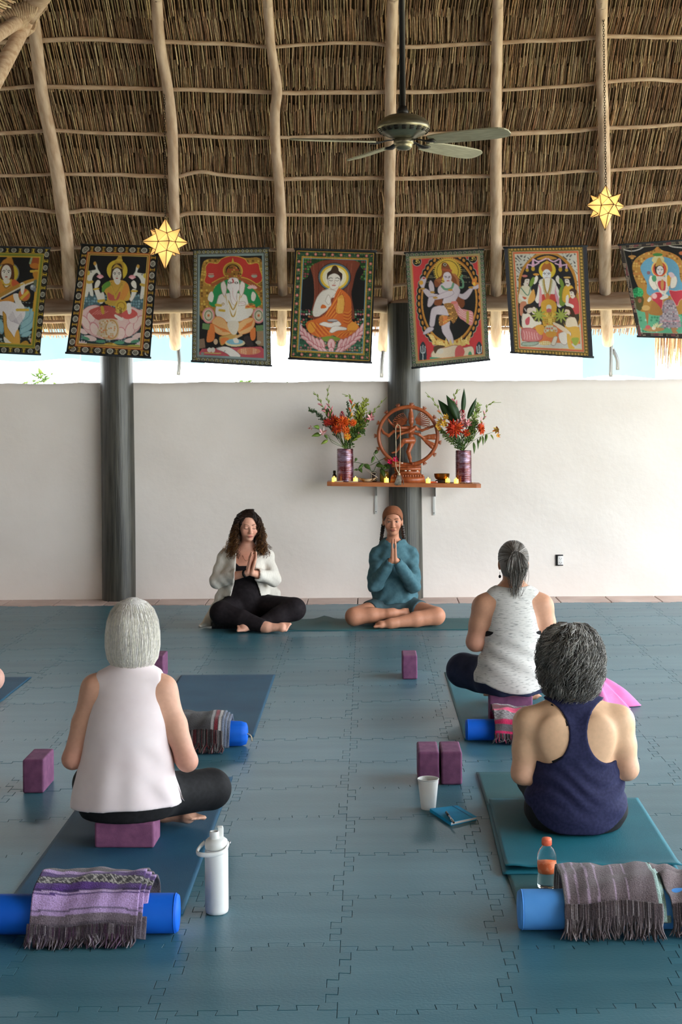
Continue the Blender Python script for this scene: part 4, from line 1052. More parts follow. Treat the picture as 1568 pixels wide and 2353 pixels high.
    p.E(790, 1450, 110, 80, (180, 176, 160)); p.fleck(np.hypot((p.X - 790) / 100, (p.Y - 1420) / 90) < 1, [(200, 100, 60), (200, 190, 160), (190, 150, 60)], 36, 0.7); p.P([(720, 1480), (880, 1480), (860, 1560), (740, 1560)], (196, 140, 50)); p.P([(840, 1560), (900, 1560), (860, 1690), (800, 1680)], (206, 196, 180), edge=(120, 100, 80), ew=6); p.E(700, 1660, 100, 36, (200, 170, 100)); p.fleck(np.hypot((p.X - 700) / 100, (p.Y - 1660) / 36) < 1, [(216, 200, 160)], 30, 0.7)
    p.L([(300, 1740), (1280, 1770)], 30, (206, 160, 60), False)
    sd = (p.u * p.bw < 62) | ((1 - p.u) * p.bw < 70); 
    d3 = np.minimum(np.minimum(p.u * p.bw - 62, (1 - p.u) * p.bw - 70), p.dv)
    inb = (d3 >= 0) & (d3 < 70); p.put(inb, (110, 92, 40)); arc = np.where(np.minimum(p.u * p.bw - 62, (1 - p.u) * p.bw - 70) < p.dv, p.v * p.bh, p.u * p.bw)
    rr = np.hypot(((arc / 52) % 1 - 0.5) * 52, d3 - 36); p.put(inb & (rr < 25), (60, 46, 24)); p.put(inb & (rr < 20), (176, 140, 60)); p.put((d3 >= 70) & (d3 < 80), (176, 160, 120)); p.put((d3 >= 80) & (d3 < 104), (196, 92, 60)); p.put((d3 >= 104) & (d3 < 112), (200, 180, 130)); p.put(sd, (50, 50, 58)); p.put(p.dv < 6, (50, 46, 44)); p.put(d3 < 0, (50, 50, 58))
    return p

def art_red_seated():
    p = Paint([(140, 170), (1950, 40), (2300, 2240), (570, 2185)], (1408, 545), 9.606); p.bg((24, 23, 24))
    p.put(p.Y > 1590, (90, 164, 128)); p.fleck((p.Y > 1600), [(60, 130, 100), (150, 190, 170)], 60, 0.18)
    p.P([(440, 640), (520, 480), (700, 360), (900, 290), (1000, 210), (1100, 290), (1300, 350), (1500, 480), (1600, 760), (1620, 1040), (1700, 1040), (1700, 1660), (640, 1640), (690, 1400), (540, 1040), (480, 880)], (170, 122, 50)); p.fleck(p.mask([(440, 640), (520, 480), (700, 360), (900, 290), (1000, 210), (1100, 290), (1300, 350), (1500, 480), (1600, 760), (1620, 1040), (700, 1040), (480, 880)]), [(200, 156, 80), (130, 86, 34), (180, 110, 50)], 56, 0.7)
    p.P([(620, 660), (740, 500), (900, 440), (1150, 440), (1350, 520), (1460, 680), (1480, 900), (1540, 1240), (820, 1290), (760, 1020), (660, 820)], (92, 148, 178))
    p.E(1040, 700, 180, 190, (210, 176, 100)); p.E(1040, 710, 150, 160, (190, 70, 46)); p.P([(870, 520), (900, 450), (1000, 400), (1120, 440), (1140, 520), (1060, 560), (920, 560)], (190, 180, 130)); p.E(1000, 390, 110, 34, (60, 120, 60)); p.P([(930, 640), (1000, 560), (1100, 600), (1140, 760), (1100, 820), (960, 800)], (60, 44, 36)); p.P([(950, 650), (1000, 480), (1060, 470), (1120, 650), (1040, 620)], (180, 140, 60)); face(p, 1050, 740, 78, 105, (206, 196, 196))
    R = (186, 50, 66)
    p.P([(960, 880), (1160, 880), (1220, 960), (1230, 1180), (1060, 1230), (980, 1060)], (206, 190, 180)); p.P([(1000, 1000), (1080, 960), (1180, 1000), (1200, 1160), (1040, 1160)], R); p.L([(950, 860), (1000, 1100), (1140, 1260), (1190, 1100), (1180, 820)], 34, (214, 206, 190)); p.E(1100, 1050, 36, 120, (190, 130, 70)); p.P([(1210, 850), (1300, 890), (1270, 1060), (1210, 1070)], (206, 150, 40))
    p.P([(800, 960), (840, 850), (920, 900), (960, 1040), (1000, 1120), (920, 1170), (830, 1060)], SKIN, edge=(160, 130, 130)); p.P([(1290, 900), (1380, 860), (1420, 960), (1380, 1100), (1290, 1130), (1270, 1060)], SKIN, edge=(160, 130, 130)); p.P([(1230, 800), (1310, 780), (1370, 860), (1290, 900)], (206, 180, 190)); p.E(800, 790, 40, 40, (130, 90, 100)); p.P([(870, 880), (950, 850), (970, 960), (900, 980)], (70, 140, 100))
    p.P([(860, 1280), (960, 1220), (1080, 1240), (1110, 1400), (1080, 1600), (990, 1540), (890, 1400)], R, edge=(226, 170, 160)); p.P([(1250, 1170), (1380, 1190), (1540, 1180), (1600, 1300), (1480, 1400), (1420, 1520), (1350, 1420), (1280, 1300)], R, edge=(226, 170, 160)); p.E(930, 1300, 56, 60, (220, 170, 170)); p.P([(1050, 1350), (1180, 1260), (1230, 1330), (1100, 1380)], SKIN); p.P([(770, 1390), (830, 1310), (860, 1380), (800, 1430)], SKIN)
    p.E(560, 1230, 125, 120, (40, 150, 90)); p.fleck(np.hypot(p.X - 560, p.Y - 1230) < 120, [(70, 180, 110), (20, 100, 60)], 40, 0.7); p.P([(500, 1340), (690, 1340), (640, 1600), (540, 1580)], (80, 76, 40)); p.E(605, 1400, 40, 50, (150, 90, 60))
    p.P([(1100, 1560), (1160, 1400), (1320, 1390), (1420, 1600), (1480, 1860), (1500, 1980), (1130, 1980), (1040, 1860)], (150, 138, 148)); p.fleck(p.mask([(1100, 1560), (1160, 1400), (1320, 1390), (1420, 1600), (1500, 1980), (1040, 1980)]), [(180, 168, 176), (116, 104, 116), (170, 130, 140)], 44, 0.7); p.L([(1100, 1850), (1480, 1850)], 18, (200, 140, 150), False)
    for x in (1230, 1300): p.E(x, 1690, 22, 10, (220, 214, 214)); p.E(x, 1690, 9, 9, INK)
    p.P([(900, 1400), (1090, 1600), (1080, 1720), (830, 1700), (840, 1600)], (160, 110, 50)); p.P([(720, 1630), (800, 1630), (790, 1900), (770, 1900)], (160, 110, 60)); p.E(740, 1560, 90, 60, (196, 156, 90)); p.E(920, 2030, 230, 50, (176, 130, 80)); p.E(790, 1980, 56, 44, (196, 90, 90)); p.E(920, 2000, 44, 44, (214, 200, 180))
    for k in range(6): p.E(930 + 30 * k, 1960 - (k % 3) * 18, 15, 46, (210, 196, 150), -30 + 16 * k)
    p.L([(240, 270), (420, 310), (600, 270), (770, 160)], 28, (170, 164, 160)); p.L([(1150, 120), (1300, 210), (1540, 240)], 28, (170, 164, 160)); p.L([(420, 200), (440, 560)], 9, (120, 90, 50), False); p.E(440, 430, 84, 30, (170, 120, 60)); p.E(440, 470, 40, 20, (190, 140, 70)); p.E(1520, 360, 60, 40, (170, 90, 50))
    p.P([(1300, 2000), (1440, 2010), (1400, 2060), (1440, 2100), (1380, 2170), (1330, 2110)], (170, 120, 80))
    p.band(0, 14, (20, 20, 20)); m = (p.de >= 14) & (p.de < 84); p.put(m, (60, 50, 46)); p.fleck(m, [(150, 130, 110), (140, 70, 76), (110, 106, 90), (40, 34, 34)], 34, 0.85); p.band(84, 94, (150, 140, 120))
    return p

cloth_m = pm('printed_cotton', (1, 1, 1, 1), 0.06, vcol=True, scale=120, rough=0.85, spec=0.15, bump=0.05, bscale=160)
dark_cloth = pm('dark_hem_cloth', srgb(28, 30, 34), srgb(44, 46, 50), scale=30, rough=0.9)
BY = 12.86
def banner(p, label, seed):
    W, H = p.W, p.H
    img = p.out()
    lin = np.where(img <= 0.04045, img / 12.92, ((img + 0.055) / 1.055) ** 2.4)
    c4 = [at(p.org[0] + c[0] / p.sc, p.org[1] + c[1] / p.sc, BY) for c in p.q]
    def sheet(nu, nv, dy):
        u = np.linspace(0, 1, nu + 1); v = np.linspace(0, 1, nv + 1); U, Vv = np.meshgrid(u, v)
        U_, V_ = U[..., None], Vv[..., None]
        P = (1 - U_) * (1 - V_) * c4[0] + U_ * (1 - V_) * c4[1] + U_ * V_ * c4[2] + (1 - U_) * V_ * c4[3]
        P[..., 1] += dy + 0.006 * np.sin(U * 5 + seed) * (0.3 + Vv) + 0.008 * np.sin(Vv * 4 + seed * 2) + 0.004 * np.sin(U * 13 + Vv * 3 + seed)
        P[..., 2] += -0.006 * np.sin(U * math.pi) * (Vv > 0.985) + 0.003 * np.sin(U * 9 + seed) * ((Vv < 0.001) | (Vv > 0.999))
        idx = np.arange((nu + 1) * (nv + 1)).reshape(nv + 1, nu + 1)
        F = np.stack([idx[:-1, :-1], idx[1:, :-1], idx[1:, 1:], idx[:-1, 1:]], -1).reshape(-1, 4)
        return P, F
    # vertex grid: sample picture at the vertices
    P, F = sheet(W - 1, H - 1, 0.0)
    base = (c4[2] + c4[3]) / 2
    t = thing('wall_hanging', base, label, 'wall hanging', 'printed cloth hangings on the roof battens')
    obj('printed_cloth', P.reshape(-1, 3), F, cloth_m, t, col=lin.reshape(-1, 3) * 0.74 + 0.06 * lin.mean(-1).reshape(-1, 1) + 0.006)
    P, F = sheet(20, 24, 0.005)
    obj('lining', P.reshape(-1, 3), F[:, ::-1], dark_cloth, t)
    for a, b, nm in ((c4[3], c4[2], 'hem_rod'), (c4[0], c4[1], 'top_rod')):
        u = np.linspace(-0.012, 1.012, 12)[:, None]
        Q = a + (b - a) * u; Q[:, 1] += 0.004 + 0.006 * np.sin(u[:, 0] * 5 + seed) * (1.3 if nm == 'hem_rod' else 0.3) + (0.008 * math.sin(4 + seed * 2) if nm == 'hem_rod' else 0)
        mb = MB(); mb.tube(Q, 0.009, 8); mb.build(nm, dark_cloth, t)
    for i in (0, 1):                     # loops of string up to the batten
        a = lerp(c4[0], c4[1], 0.06 + 0.88 * i); d = np.array([a[0], BY + 0.1, roof_z(BY + 0.1) - 0.02])
        mb = MB(); mb.tube([a, d], 0.003, 5); mb.build('string', dark_cloth, t)
    return t
banner(art_veena(), 'printed hanging of a lady in white playing a long lute, cut by the left edge', 1.0)
banner(art_lotus_lady(), 'printed hanging of a lady on a pink lotus between two white elephants', 2.2)
banner(art_elephant_god(), 'printed hanging of an elephant-headed figure on a red throne', 3.1)
banner(art_orange_robe(), 'printed hanging of a meditating figure in an orange robe with yellow halo', 4.4)
banner(art_dancer(), 'printed hanging of a pale dancing figure in an oval on red', 5.2)
banner(art_gathering(), 'printed hanging of a haloed figure with a group seated under an arch', 6.5)
banner(art_red_seated(), 'printed hanging of a figure in red on a blue arch, cut by the right edge', 7.7)
# ================================================================== SDF modelling kit
class SDF:
    """smooth unions / cuts of simple solids on a grid, meshed with surface nets"""
    def __init__(s, lo, hi, h, axes=None):
        if axes is None:
            axes = [np.arange(lo[i], hi[i] + h, h) for i in range(3)]
        s.ax = [np.asarray(a, np.float32) for a in axes]
        s.F = np.full([len(a) for a in s.ax], 0.5, np.float32)
    def clone(s):
        n = SDF.__new__(SDF); n.ax = s.ax; n.F = s.F.copy(); return n
    def sub(s, lo, hi):
        sl = []
        for i in range(3):
            a = int(np.searchsorted(s.ax[i], lo[i])); b = int(np.searchsorted(s.ax[i], hi[i]))
            a = max(a - 1, 0); b = min(b + 1, len(s.ax[i]))
            if b <= a: return None
            sl.append(slice(a, b))
        X, Y, Z = np.meshgrid(s.ax[0][sl[0]], s.ax[1][sl[1]], s.ax[2][sl[2]], indexing='ij', sparse=True)
        return tuple(sl), X, Y, Z
    def comb(s, sl, d, k, op):
        A = s.F[sl]
        d = d.astype(np.float32)
        if op == 'u':
            if k > 0:
                h = np.clip(0.5 + 0.5 * (A - d) / k, 0, 1); s.F[sl] = A * (1 - h) + d * h - k * h * (1 - h)
            else: s.F[sl] = np.minimum(A, d)
        elif op == 's':
            d = -d
            if k > 0:
                h = np.clip(0.5 - 0.5 * (A - d) / k, 0, 1); s.F[sl] = A * (1 - h) + d * h + k * h * (1 - h)
            else: s.F[sl] = np.maximum(A, d)
        else: s.F[sl] = np.maximum(A, d)
        return s
    def cap(s, a, b, ra, rb=None, k=0.02, op='u', sc=(1, 1, 1)):
        rb = ra if rb is None else rb
        a, b = np.asarray(a, float), np.asarray(b, float); m = max(ra, rb) * max(1 / min(sc), 1) + k + 0.03
        q = s.sub(np.minimum(a, b) - m, np.maximum(a, b) + m)
        if q is None: return s
        sl, X, Y, Z = q
        d = (b - a) * np.array(sc); l2 = float(d @ d) + 1e-12
        px, py, pz = (X - a[0]) * sc[0], (Y - a[1]) * sc[1], (Z - a[2]) * sc[2]
        t = np.clip((px * d[0] + py * d[1] + pz * d[2]) / l2, 0, 1)
        D = np.sqrt((px - t * d[0]) ** 2 + (py - t * d[1]) ** 2 + (pz - t * d[2]) ** 2) - (ra + (rb - ra) * t)
        return s.comb(sl, D, k, op)
    def ell(s, c, r, k=0.02, op='u', rot=None):
        c = np.asarray(c, float); m = max(r) + k + 0.03
        q = s.sub(c - m, c + m)
        if q is None: return s
        sl, X, Y, Z = q
        px, py, pz = X - c[0], Y - c[1], Z - c[2]
        if rot is not None:
            R = np.asarray(rot).T
            px, py, pz = (R[0, 0] * px + R[0, 1] * py + R[0, 2] * pz, R[1, 0] * px + R[1, 1] * py + R[1, 2] * pz, R[2, 0] * px + R[2, 1] * py + R[2, 2] * pz)
        k0 = np.sqrt((px / r[0]) ** 2 + (py / r[1]) ** 2 + (pz / r[2]) ** 2)
        k1 = np.sqrt((px / r[0] ** 2) ** 2 + (py / r[1] ** 2) ** 2 + (pz / r[2] ** 2) ** 2) + 1e-6
        return s.comb(sl, np.where(k0 < 1e-3, -min(r), k0 * (k0 - 1) / k1), k, op)
    def chain(s, pts, rad, k=0.02, **kw):
        for i in range(len(pts) - 1): s.cap(pts[i], pts[i + 1], rad[i], rad[i + 1], k, **kw)
        return s
    def loft(s, rows, k=0.02, op='u', power=2.0):
        """rows: (z, cx, cy, rx, ry) from bottom to top - a trunk of elliptical slices"""
        R = np.array(rows, float)
        Z1 = s.ax[2]
        t = np.interp(Z1, R[:, 0], np.arange(len(R)))
        Q = spline(R, 80); tt = np.linspace(0, len(R) - 1, 80)
        cx, cy, rx, ry = [np.interp(t, tt, Q[:, j]) for j in (1, 2, 3, 4)]
        rx, ry = np.maximum(rx, 0.004), np.maximum(ry, 0.004)
        X = s.ax[0][:, None, None]; Y = s.ax[1][None, :, None]
        px, py = (X - cx) / rx, (Y - cy) / ry
        rho = (np.abs(px) ** power + np.abs(py) ** power) ** (1.0 / power)
        d = (rho - 1) * np.minimum(rx, ry) * 0.9
        dz = np.maximum(R[0, 0] - Z1, Z1 - R[-1, 0])[None, None, :]
        D = np.where(dz > 0, np.sqrt(np.maximum(d, 0) ** 2 + dz ** 2) + np.minimum(d, 0) * 0, np.maximum(d, dz))
        return s.comb((slice(None),) * 3, D, k, op)
    def field(s, fn, op='i', k=0.0):
        X, Y, Z = np.meshgrid(*s.ax, indexing='ij', sparse=True)
        return s.comb((slice(None),) * 3, np.broadcast_to(fn(X, Y, Z), s.F.shape), k, op)
    def grow(s, t): s.F -= t; return s
    def disp(s, fn):
        X, Y, Z = np.meshgrid(*s.ax, indexing='ij', sparse=True); s.F += fn(X, Y, Z).astype(np.float32); return s
    def mesh(s):
        F = s.F.copy()
        F[0], F[-1], F[:, 0], F[:, -1], F[:, :, 0], F[:, :, -1] = 1, 1, 1, 1, 1, 1
        I = F < 0
        nx, ny, nz = F.shape
        c = [F[i:nx - 1 + i, j:ny - 1 + j, k:nz - 1 + k] for i in (0, 1) for j in (0, 1) for k in (0, 1)]
        ins = sum((x < 0).astype(np.int8) for x in c)
        act = (ins > 0) & (ins < 8)
        ii, jj, kk = np.nonzero(act)
        cv = [x[ii, jj, kk] for x in c]
        off = [(i, j, k) for i in (0, 1) for j in (0, 1) for k in (0, 1)]
        acc = np.zeros((len(ii), 3)); n = np.zeros(len(ii))
        for a in range(8):
            for b in range(a + 1, 8):
                oa, ob = off[a], off[b]
                if sum(abs(oa[q] - ob[q]) for q in range(3)) != 1: continue
                m = (cv[a] < 0) != (cv[b] < 0)
                t = np.where(m, cv[a] / np.where(m, cv[a] - cv[b], 1), 0)
                for q in range(3): acc[:, q] += np.where(m, oa[q] + t * (ob[q] - oa[q]), 0)
                n += m
        P = acc / n[:, None] + np.stack([ii, jj, kk], 1)
        V = np.stack([np.interp(P[:, q], np.arange(len(s.ax[q])), s.ax[q]) for q in range(3)], 1)
        idx = np.full(act.shape, -1, np.int64); idx[ii, jj, kk] = np.arange(len(ii))
        quads = []
        for axn in range(3):
            sl0 = [slice(1, -1)] * 3; sl0[axn] = slice(0, -1); sl1 = list(sl0); sl1[axn] = slice(1, None)
            A, B = I[tuple(sl0)], I[tuple(sl1)]
            e = np.nonzero(A != B); fl_ = A[e]
            p = [e[0].copy(), e[1].copy(), e[2].copy()]
            for q in range(3):
                if q != axn: p[q] = p[q] + 1
            u, v = [q for q in range(3) if q != axn]
            def cell(du, dv):
                w = [p[0], p[1], p[2]]; w[u] = p[u] - du; w[v] = p[v] - dv
                return idx[w[0], w[1], w[2]]
            Q = np.stack([cell(1, 1), cell(0, 1), cell(0, 0), cell(1, 0)], 1)
            flip = fl_ if axn != 1 else ~fl_
            Q[~flip] = Q[~flip][:, ::-1]
            quads.append(Q)
        Q = np.vstack(quads)
        Q = Q[(Q >= 0).all(1)]
        return V, Q
    def obj(s, name, mat, parent=None, colfn=None, relax=1, **kw):
        V, Q = s.mesh()
        for _ in range(relax):                              # one gentle smoothing pass
            acc = np.zeros_like(V); n = np.zeros(len(V))
            for a, b in ((0, 1), (1, 2), (2, 3), (3, 0)):
                for x, y in ((a, b), (b, a)):
                    np.add.at(acc, Q[:, x], V[Q[:, y]]); np.add.at(n, Q[:, x], 1)
            V = V * 0.5 + 0.5 * acc / np.maximum(n, 1)[:, None]
        return obj(name, V, Q, mat, parent, col=None if colfn is None else colfn(V), **kw)

# ================================================================== star lamps
brass_dark = pm('dark_brass', srgb(70, 48, 26), srgb(96, 66, 34), scale=40, rough=0.45, metal=0.7)
chain_m = pm('iron_chain', srgb(52, 46, 40), rough=0.5, metal=0.7)
def pane_material():
    m = bpy.data.materials.new('amber_pane'); m.use_nodes = True
    nt = m.node_tree; N, L = nt.nodes, nt.links
    N.remove(N['Principled BSDF'])
    tr = N.new('ShaderNodeBsdfTranslucent'); tr.inputs[0].default_value = srgb(255, 240, 212)
    df = N.new('ShaderNodeBsdfDiffuse'); df.inputs[0].default_value = srgb(220, 180, 120)
    em = N.new('ShaderNodeEmission'); em.inputs[0].default_value = srgb(255, 220, 150)
    em.inputs[1].default_value = 0.34
    nz = N.new('ShaderNodeTexNoise'); nz.inputs['Scale'].default_value = 60
    mr = N.new('ShaderNodeMapRange'); mr.inputs['To Min'].default_value = 0.06; mr.inputs['To Max'].default_value = 0.16
    L.new(nz.outputs['Fac'], mr.inputs['Value']); L.new(mr.outputs[0], em.inputs[1])
    m1 = N.new('ShaderNodeMixShader'); m1.inputs[0].default_value = 0.3
    L.new(tr.outputs[0], m1.inputs[1]); L.new(df.outputs[0], m1.inputs[2])
    ad = N.new('ShaderNodeAddShader'); L.new(m1.outputs[0], ad.inputs[0]); L.new(em.outputs[0], ad.inputs[1])
    L.new(ad.outputs[0], N['Material Output'].inputs[0])
    return m
pane_m = pane_material()
bulb_m = pm('lit_bulb', srgb(255, 240, 210), emit=srgb(255, 226, 160), estr=30.0)
def star_lamp(cx, cy, Y, topx, topy, a, R, rz, label):
    c = at(cx, cy, Y)
    hook = on_roof(topx, topy, 0.02)
    t = thing('star_lamp', (c[0], c[1], c[2]), label, 'lamp', 'hanging star lamps')
    Rz = np.array(Matrix.Rotation(rz, 3, 'Z') @ Matrix.Rotation(0.06, 3, 'X'))
    fr = MB()
    faces = []
    for i in range(3):
        for sg in (-1, 1):
            n = np.zeros(3); n[i] = sg
            j, k = (i + 1) % 3, (i + 2) % 3
            q = []
            for (dj, dk) in ((1, 0), (0, 1), (-1, 0), (0, -1)):
                v = np.zeros(3); v[i] = sg * a; v[j] = dj * a; v[k] = dk * a; q.append(v)
            L_ = R * (1.18 if (i == 2 and sg < 0) else 1.0)
            faces.append((n, q, L_))
    for sx in (-1, 1):
        for sy in (-1, 1):
            for sz in (-1, 1):
                n = unit((sx, sy, sz)); faces.append((n, [np.array((sx * a, sy * a, 0)), np.array((0, sy * a, sz * a)), np.array((sx * a, 0, sz * a))], R * 0.98))
    for n, q, L_ in faces:
        tip = n * L_
        for i in range(len(q)):
            A, B, C = Rz @ q[i], Rz @ q[(i + 1) % len(q)], Rz @ tip
            g = (A + B + C) / 3
            A, B, C = [g + (x - g) * 0.97 for x in (A, B, C)]
            nn_ = unit(np.cross(B - A, C - A)) * 0.001
            V = np.array([A + nn_, B + nn_, C + nn_, A - nn_, B - nn_, C - nn_]) + c
            obj('pane', V, [(0, 1, 2), (5, 4, 3), (0, 3, 4, 1), (1, 4, 5, 2), (2, 5, 3, 0)], pane_m, t, smooth=False)
            fr.tube([c + Rz @ q[i], c + Rz @ tip], 0.0028, 5); fr.tube([c + Rz @ q[i], c + Rz @ q[(i + 1) % len(q)]], 0.0026, 5)
    fr.build('frame', brass_dark, t)
    mb = MB(); mb.ell(c, (0.022, 0.022, 0.03), 12, 8); mb.build('bulb', bulb_m, t)
    # chain of links up to the roof
    top = Rz @ np.array([0, 0, R]) + c
    mb = MB()
    d = hook - top; n = int(np.linalg.norm(d) / 0.019)
    th = np.linspace(0, 2 * math.pi, 11)
    F3 = frame_to(d)
    for i in range(n):
        p = top + d * (i + 0.5) / n
        e = np.column_stack([0.0065 * np.cos(th), np.zeros(11), 0.0135 * np.sin(th)])
        if i % 2: e = e[:, [1, 0, 2]]
        mb.tube(p + e @ F3.T, 0.0019, 4, caps=False)
    mb.build('chain', chain_m, t)
    ld = bpy.data.lights.new('star_light', 'POINT'); ld.energy = 4.5; ld.color = (1.0, 0.86, 0.64); ld.shadow_soft_size = 0.03
    lo = bpy.data.objects.new('star_light', ld); COL.objects.link(lo); lo.parent = t
    return t
star_lamp(380, 556, 11.62, 378, 190, 0.066, 0.180, 0.30, 'glowing amber glass star lamp hanging before the lotus lady hanging')
star_lamp(1392, 473, 11.05, 1387, 14, 0.056, 0.152, 0.25, 'glowing amber glass star lamp hanging at the upper right')

# ================================================================== ceiling fan
FY = 8.7
fpm = FPX / FY
fc = at(928, 325, FY)
fan = thing('ceiling_fan', (fc[0], fc[1], fc[2]), 'pewter ceiling fan with pale wooden blades on a long dark rod', 'ceiling fan')
pew = pm('pewter', srgb(150, 142, 116), srgb(104, 98, 82), scale=8, stretch=(1, 1, 4), rough=0.34, metal=0.75)
dkm = pm('dark_rod_metal', srgb(38, 34, 32), rough=0.45, metal=0.4)
zz = lambda y: fc[2] + (325 - y) / fpm
mb = MB(); mb.lathe([(r, zz(y) - fc[2]) for y, r in ((260, 0.001), (263, 0.05), (267, 0.09), (273, 0.12), (281, 0.142), (289, 0.153), (296, 0.153), (302, 0.142), (309, 0.116), (315, 0.085), (319, 0.06), (320, 0.001))], fc, 40)
mot = mb.build('motor_housing', pew, fan)
mb = MB()
for k in range(20):       # vent slots round the rim
    a = k * 2 * math.pi / 20
    for j in range(3):
        r_ = 0.149 - 0.006 * j; z_ = zz(299 + 3 * j)
        th = np.linspace(a - 0.09, a + 0.09, 4)
        mb.tube(np.column_stack([fc[0] + r_ * np.cos(th), fc[1] + r_ * np.sin(th), np.full(4, z_)]), 0.0035, 5)
mb.build('vent_slot', dkm, mot)
mb = MB(); mb.lathe([(r, zz(y) - fc[2]) for y, r in ((319, 0.05), (322, 0.058), (331, 0.058), (333, 0.05), (335, 0.052), (340, 0.046), (344, 0.034), (346, 0.001))], fc, 32)
mb.build('switch_housing', pew, fan)
mb = MB(); mb.tube([(fc[0] - 0.004, FY, zz(264)), (fc[0] - 0.012, FY, roof_z(FY) + 0.02)], 0.0175, 14); mb.build('down_rod', dkm, fan)
mb = MB(); mb.lathe([(0.03, 0), (0.034, 0.02), (0.022, 0.05)], (fc[0] - 0.004, FY, zz(264)), 20); mb.build('rod_collar', dkm, fan)
blade_m = pm('blade_wood', srgb(176, 170, 144), srgb(150, 144, 120), scale=9, stretch=(1, 8, 1), rough=0.5)
def blade_mesh():
    n = 15
    prof = [(0.17, 0.048), (0.22, 0.058), (0.32, 0.066), (0.45, 0.070), (0.56, 0.069), (0.615, 0.062), (0.645, 0.045), (0.658, 0.02)]
    top, bot = [], []
    V = []
    for z in (0.004, -0.004):
        for x, w in prof: V += [(x, w, z), (x, -w, z)]
    m = len(prof); F = []
    for i in range(m - 1):
        a = 2 * i; F.append((a, a + 1, a + 3, a + 2)); b = 2 * m + a; F.append((b + 2, b + 3, b + 1, b))
        F.append((a, a + 2, b + 2, b)); F.append((a + 1, b + 1, b + 3, a + 3))
    F.append((0, 2 * m, 2 * m + 1, 1)); e = 2 * m - 2; F.append((e, e + 1, 2 * m + e + 1, 2 * m + e))
    V = np.array(V) @ rot_axis((1, 0, 0), math.radians(-14)).T
    return mesh_data('blade', V, F, blade_m, smooth=False)
bl_me = blade_mesh()
mb = MB(); mb.tube(spline([(0.05, 0, 0.012), (0.10, 0, 0.006), (0.15, 0.0, -0.008), (0.2, 0, -0.007)], 8), [0.012, 0.012, 0.013, 0.016, 0.02, 0.028, 0.034, 0.03], 8, flat=0.28)
ir_me = mb.me('blade_iron', dkm)
for ang in (-28, 45, 117, 190):
    for nm, me in (('blade', bl_me), ('blade_iron', ir_me)):
        o = put(nm, me, fan, (0, 0, -0.004)); o.rotation_euler = (0, 0, math.radians(ang))
# ================================================================== altar shelf
SY0, SY1 = 13.02, 13.292
shL, shR = at(752, 1117, SY0), at(1106, 1121.5, SY0)
STH = 0.036
def sx(px, Y=13.15): return (px - CX) / FPX * Y
def shz(x): return lerp(shL[2], shR[2], (x - shL[0]) / (shR[0] - shL[0])) + STH
redwood = pm('shelf_wood', srgb(150, 84, 44), srgb(176, 104, 58), scale=4, stretch=(1, 8, 8), rough=0.4, spec=0.5)
sh = thing('wall_shelf', ((shL[0] + shR[0]) / 2, SY1, shL[2]), 'reddish wooden plank shelf on white steel brackets at the middle column', 'shelf')
V, F = bbox((1.0, 1.0, 1.0), 0.03, 1)
V = V.copy(); t_ = V[:, 0] + 0.5
V = np.column_stack([lerp(shL[0], shR[0], t_), lerp(SY0, SY1, V[:, 1] + 0.5), lerp(shL[2], shR[2], t_) + (V[:, 2] + 0.5) * STH])
obj('board', V, F, redwood, sh, smooth=False)
white_steel = pm('white_steel', srgb(214, 212, 208), rough=0.4, metal=0.2)
for bx, by0, by1 in ((863, 1119, 1181), (997, 1121, 1184)):
    x = sx(bx, 13.4); br = MB()
    zt = shz(x) - STH; zb = at(bx, by1, 13.44)[2]
    br.box((x, WALL_Y - 0.008, (zt + zb) / 2), (0.026, 0.004, zt - zb), bevel=0.001)
    br.box((x, (SY0 + 0.06 + WALL_Y) / 2, zt - 0.003), (0.026, WALL_Y - SY0 - 0.06, 0.004), bevel=0.001)
    br.box((x + 0.012, WALL_Y - 0.05, zt - 0.05), (0.003, 0.09, 0.10), bevel=0.001)
    b_ = br.build('bracket', white_steel, sh, smooth=False)
    m2 = MB(); m2.lathe([(0.004, 0), (0.004, 0.004), (0, 0.005)], (x, WALL_Y - 0.0105, zb + 0.02), 10, axis=(0, -1, 0)); m2.build('screw', dkm, b_)

# ---- carved dancer in a ring
carv = pm('carved_wood', srgb(132, 62, 30), srgb(164, 86, 46), scale=9, stretch=(3, 3, 1), rough=0.36, spec=0.5)
def ST(x, y, dy=0.0, Y=13.13):
    p = at(840 + x / 7.84, 900 + y / 7.84, Y); p[1] += dy; return p
u_ = 1 / 7.84 / FPX * 13.13          # one crop unit in metres
sz0 = shz(sx(938))
st = thing('dancer_statue', (sx(938), 13.14, sz0), 'carved reddish wooden dancing figure inside a ring, on the shelf', 'statue')
th = np.linspace(0, 2 * math.pi, 73)
rp = np.array([ST(770 + 532 * math.sin(a), 795 - 518 * math.cos(a)) for a in th])
mb = MB(); mb.tube(rp, 34 * u_, 12, caps=False); rg = mb.build('ring', carv, st)
for k in range(15):
    a = math.radians(k * 24 + 6)
    if abs(math.degrees(a) - 180) < 20: continue
    c = ST(770 + 532 * math.sin(a), 795 - 518 * math.cos(a)); d = unit(np.array([math.sin(a), 0, math.cos(a)])); s_ = np.array([d[2], 0, -d[0]])
    m2 = MB()
    for j in range(-2, 3):
        e = unit(d + s_ * 0.42 * j); m2.tube([c + d * 25 * u_, c + d * 45 * u_ + s_ * 10 * u_ * j, c + d * 30 * u_ + e * 62 * u_], [9 * u_, 10 * u_, 4 * u_], 5)
    m2.ell(c + d * 45 * u_, (20 * u_, 16 * u_, 20 * u_), 8, 6); m2.build('flame', carv, rg)
lo, hi = ST(180, 1330) - np.array([0, 0.08, 0.02]), ST(1300, 240) + np.array([0.02, 0.08, 0.04])
s = SDF(lo, hi, 0.0032)
K = 0.008
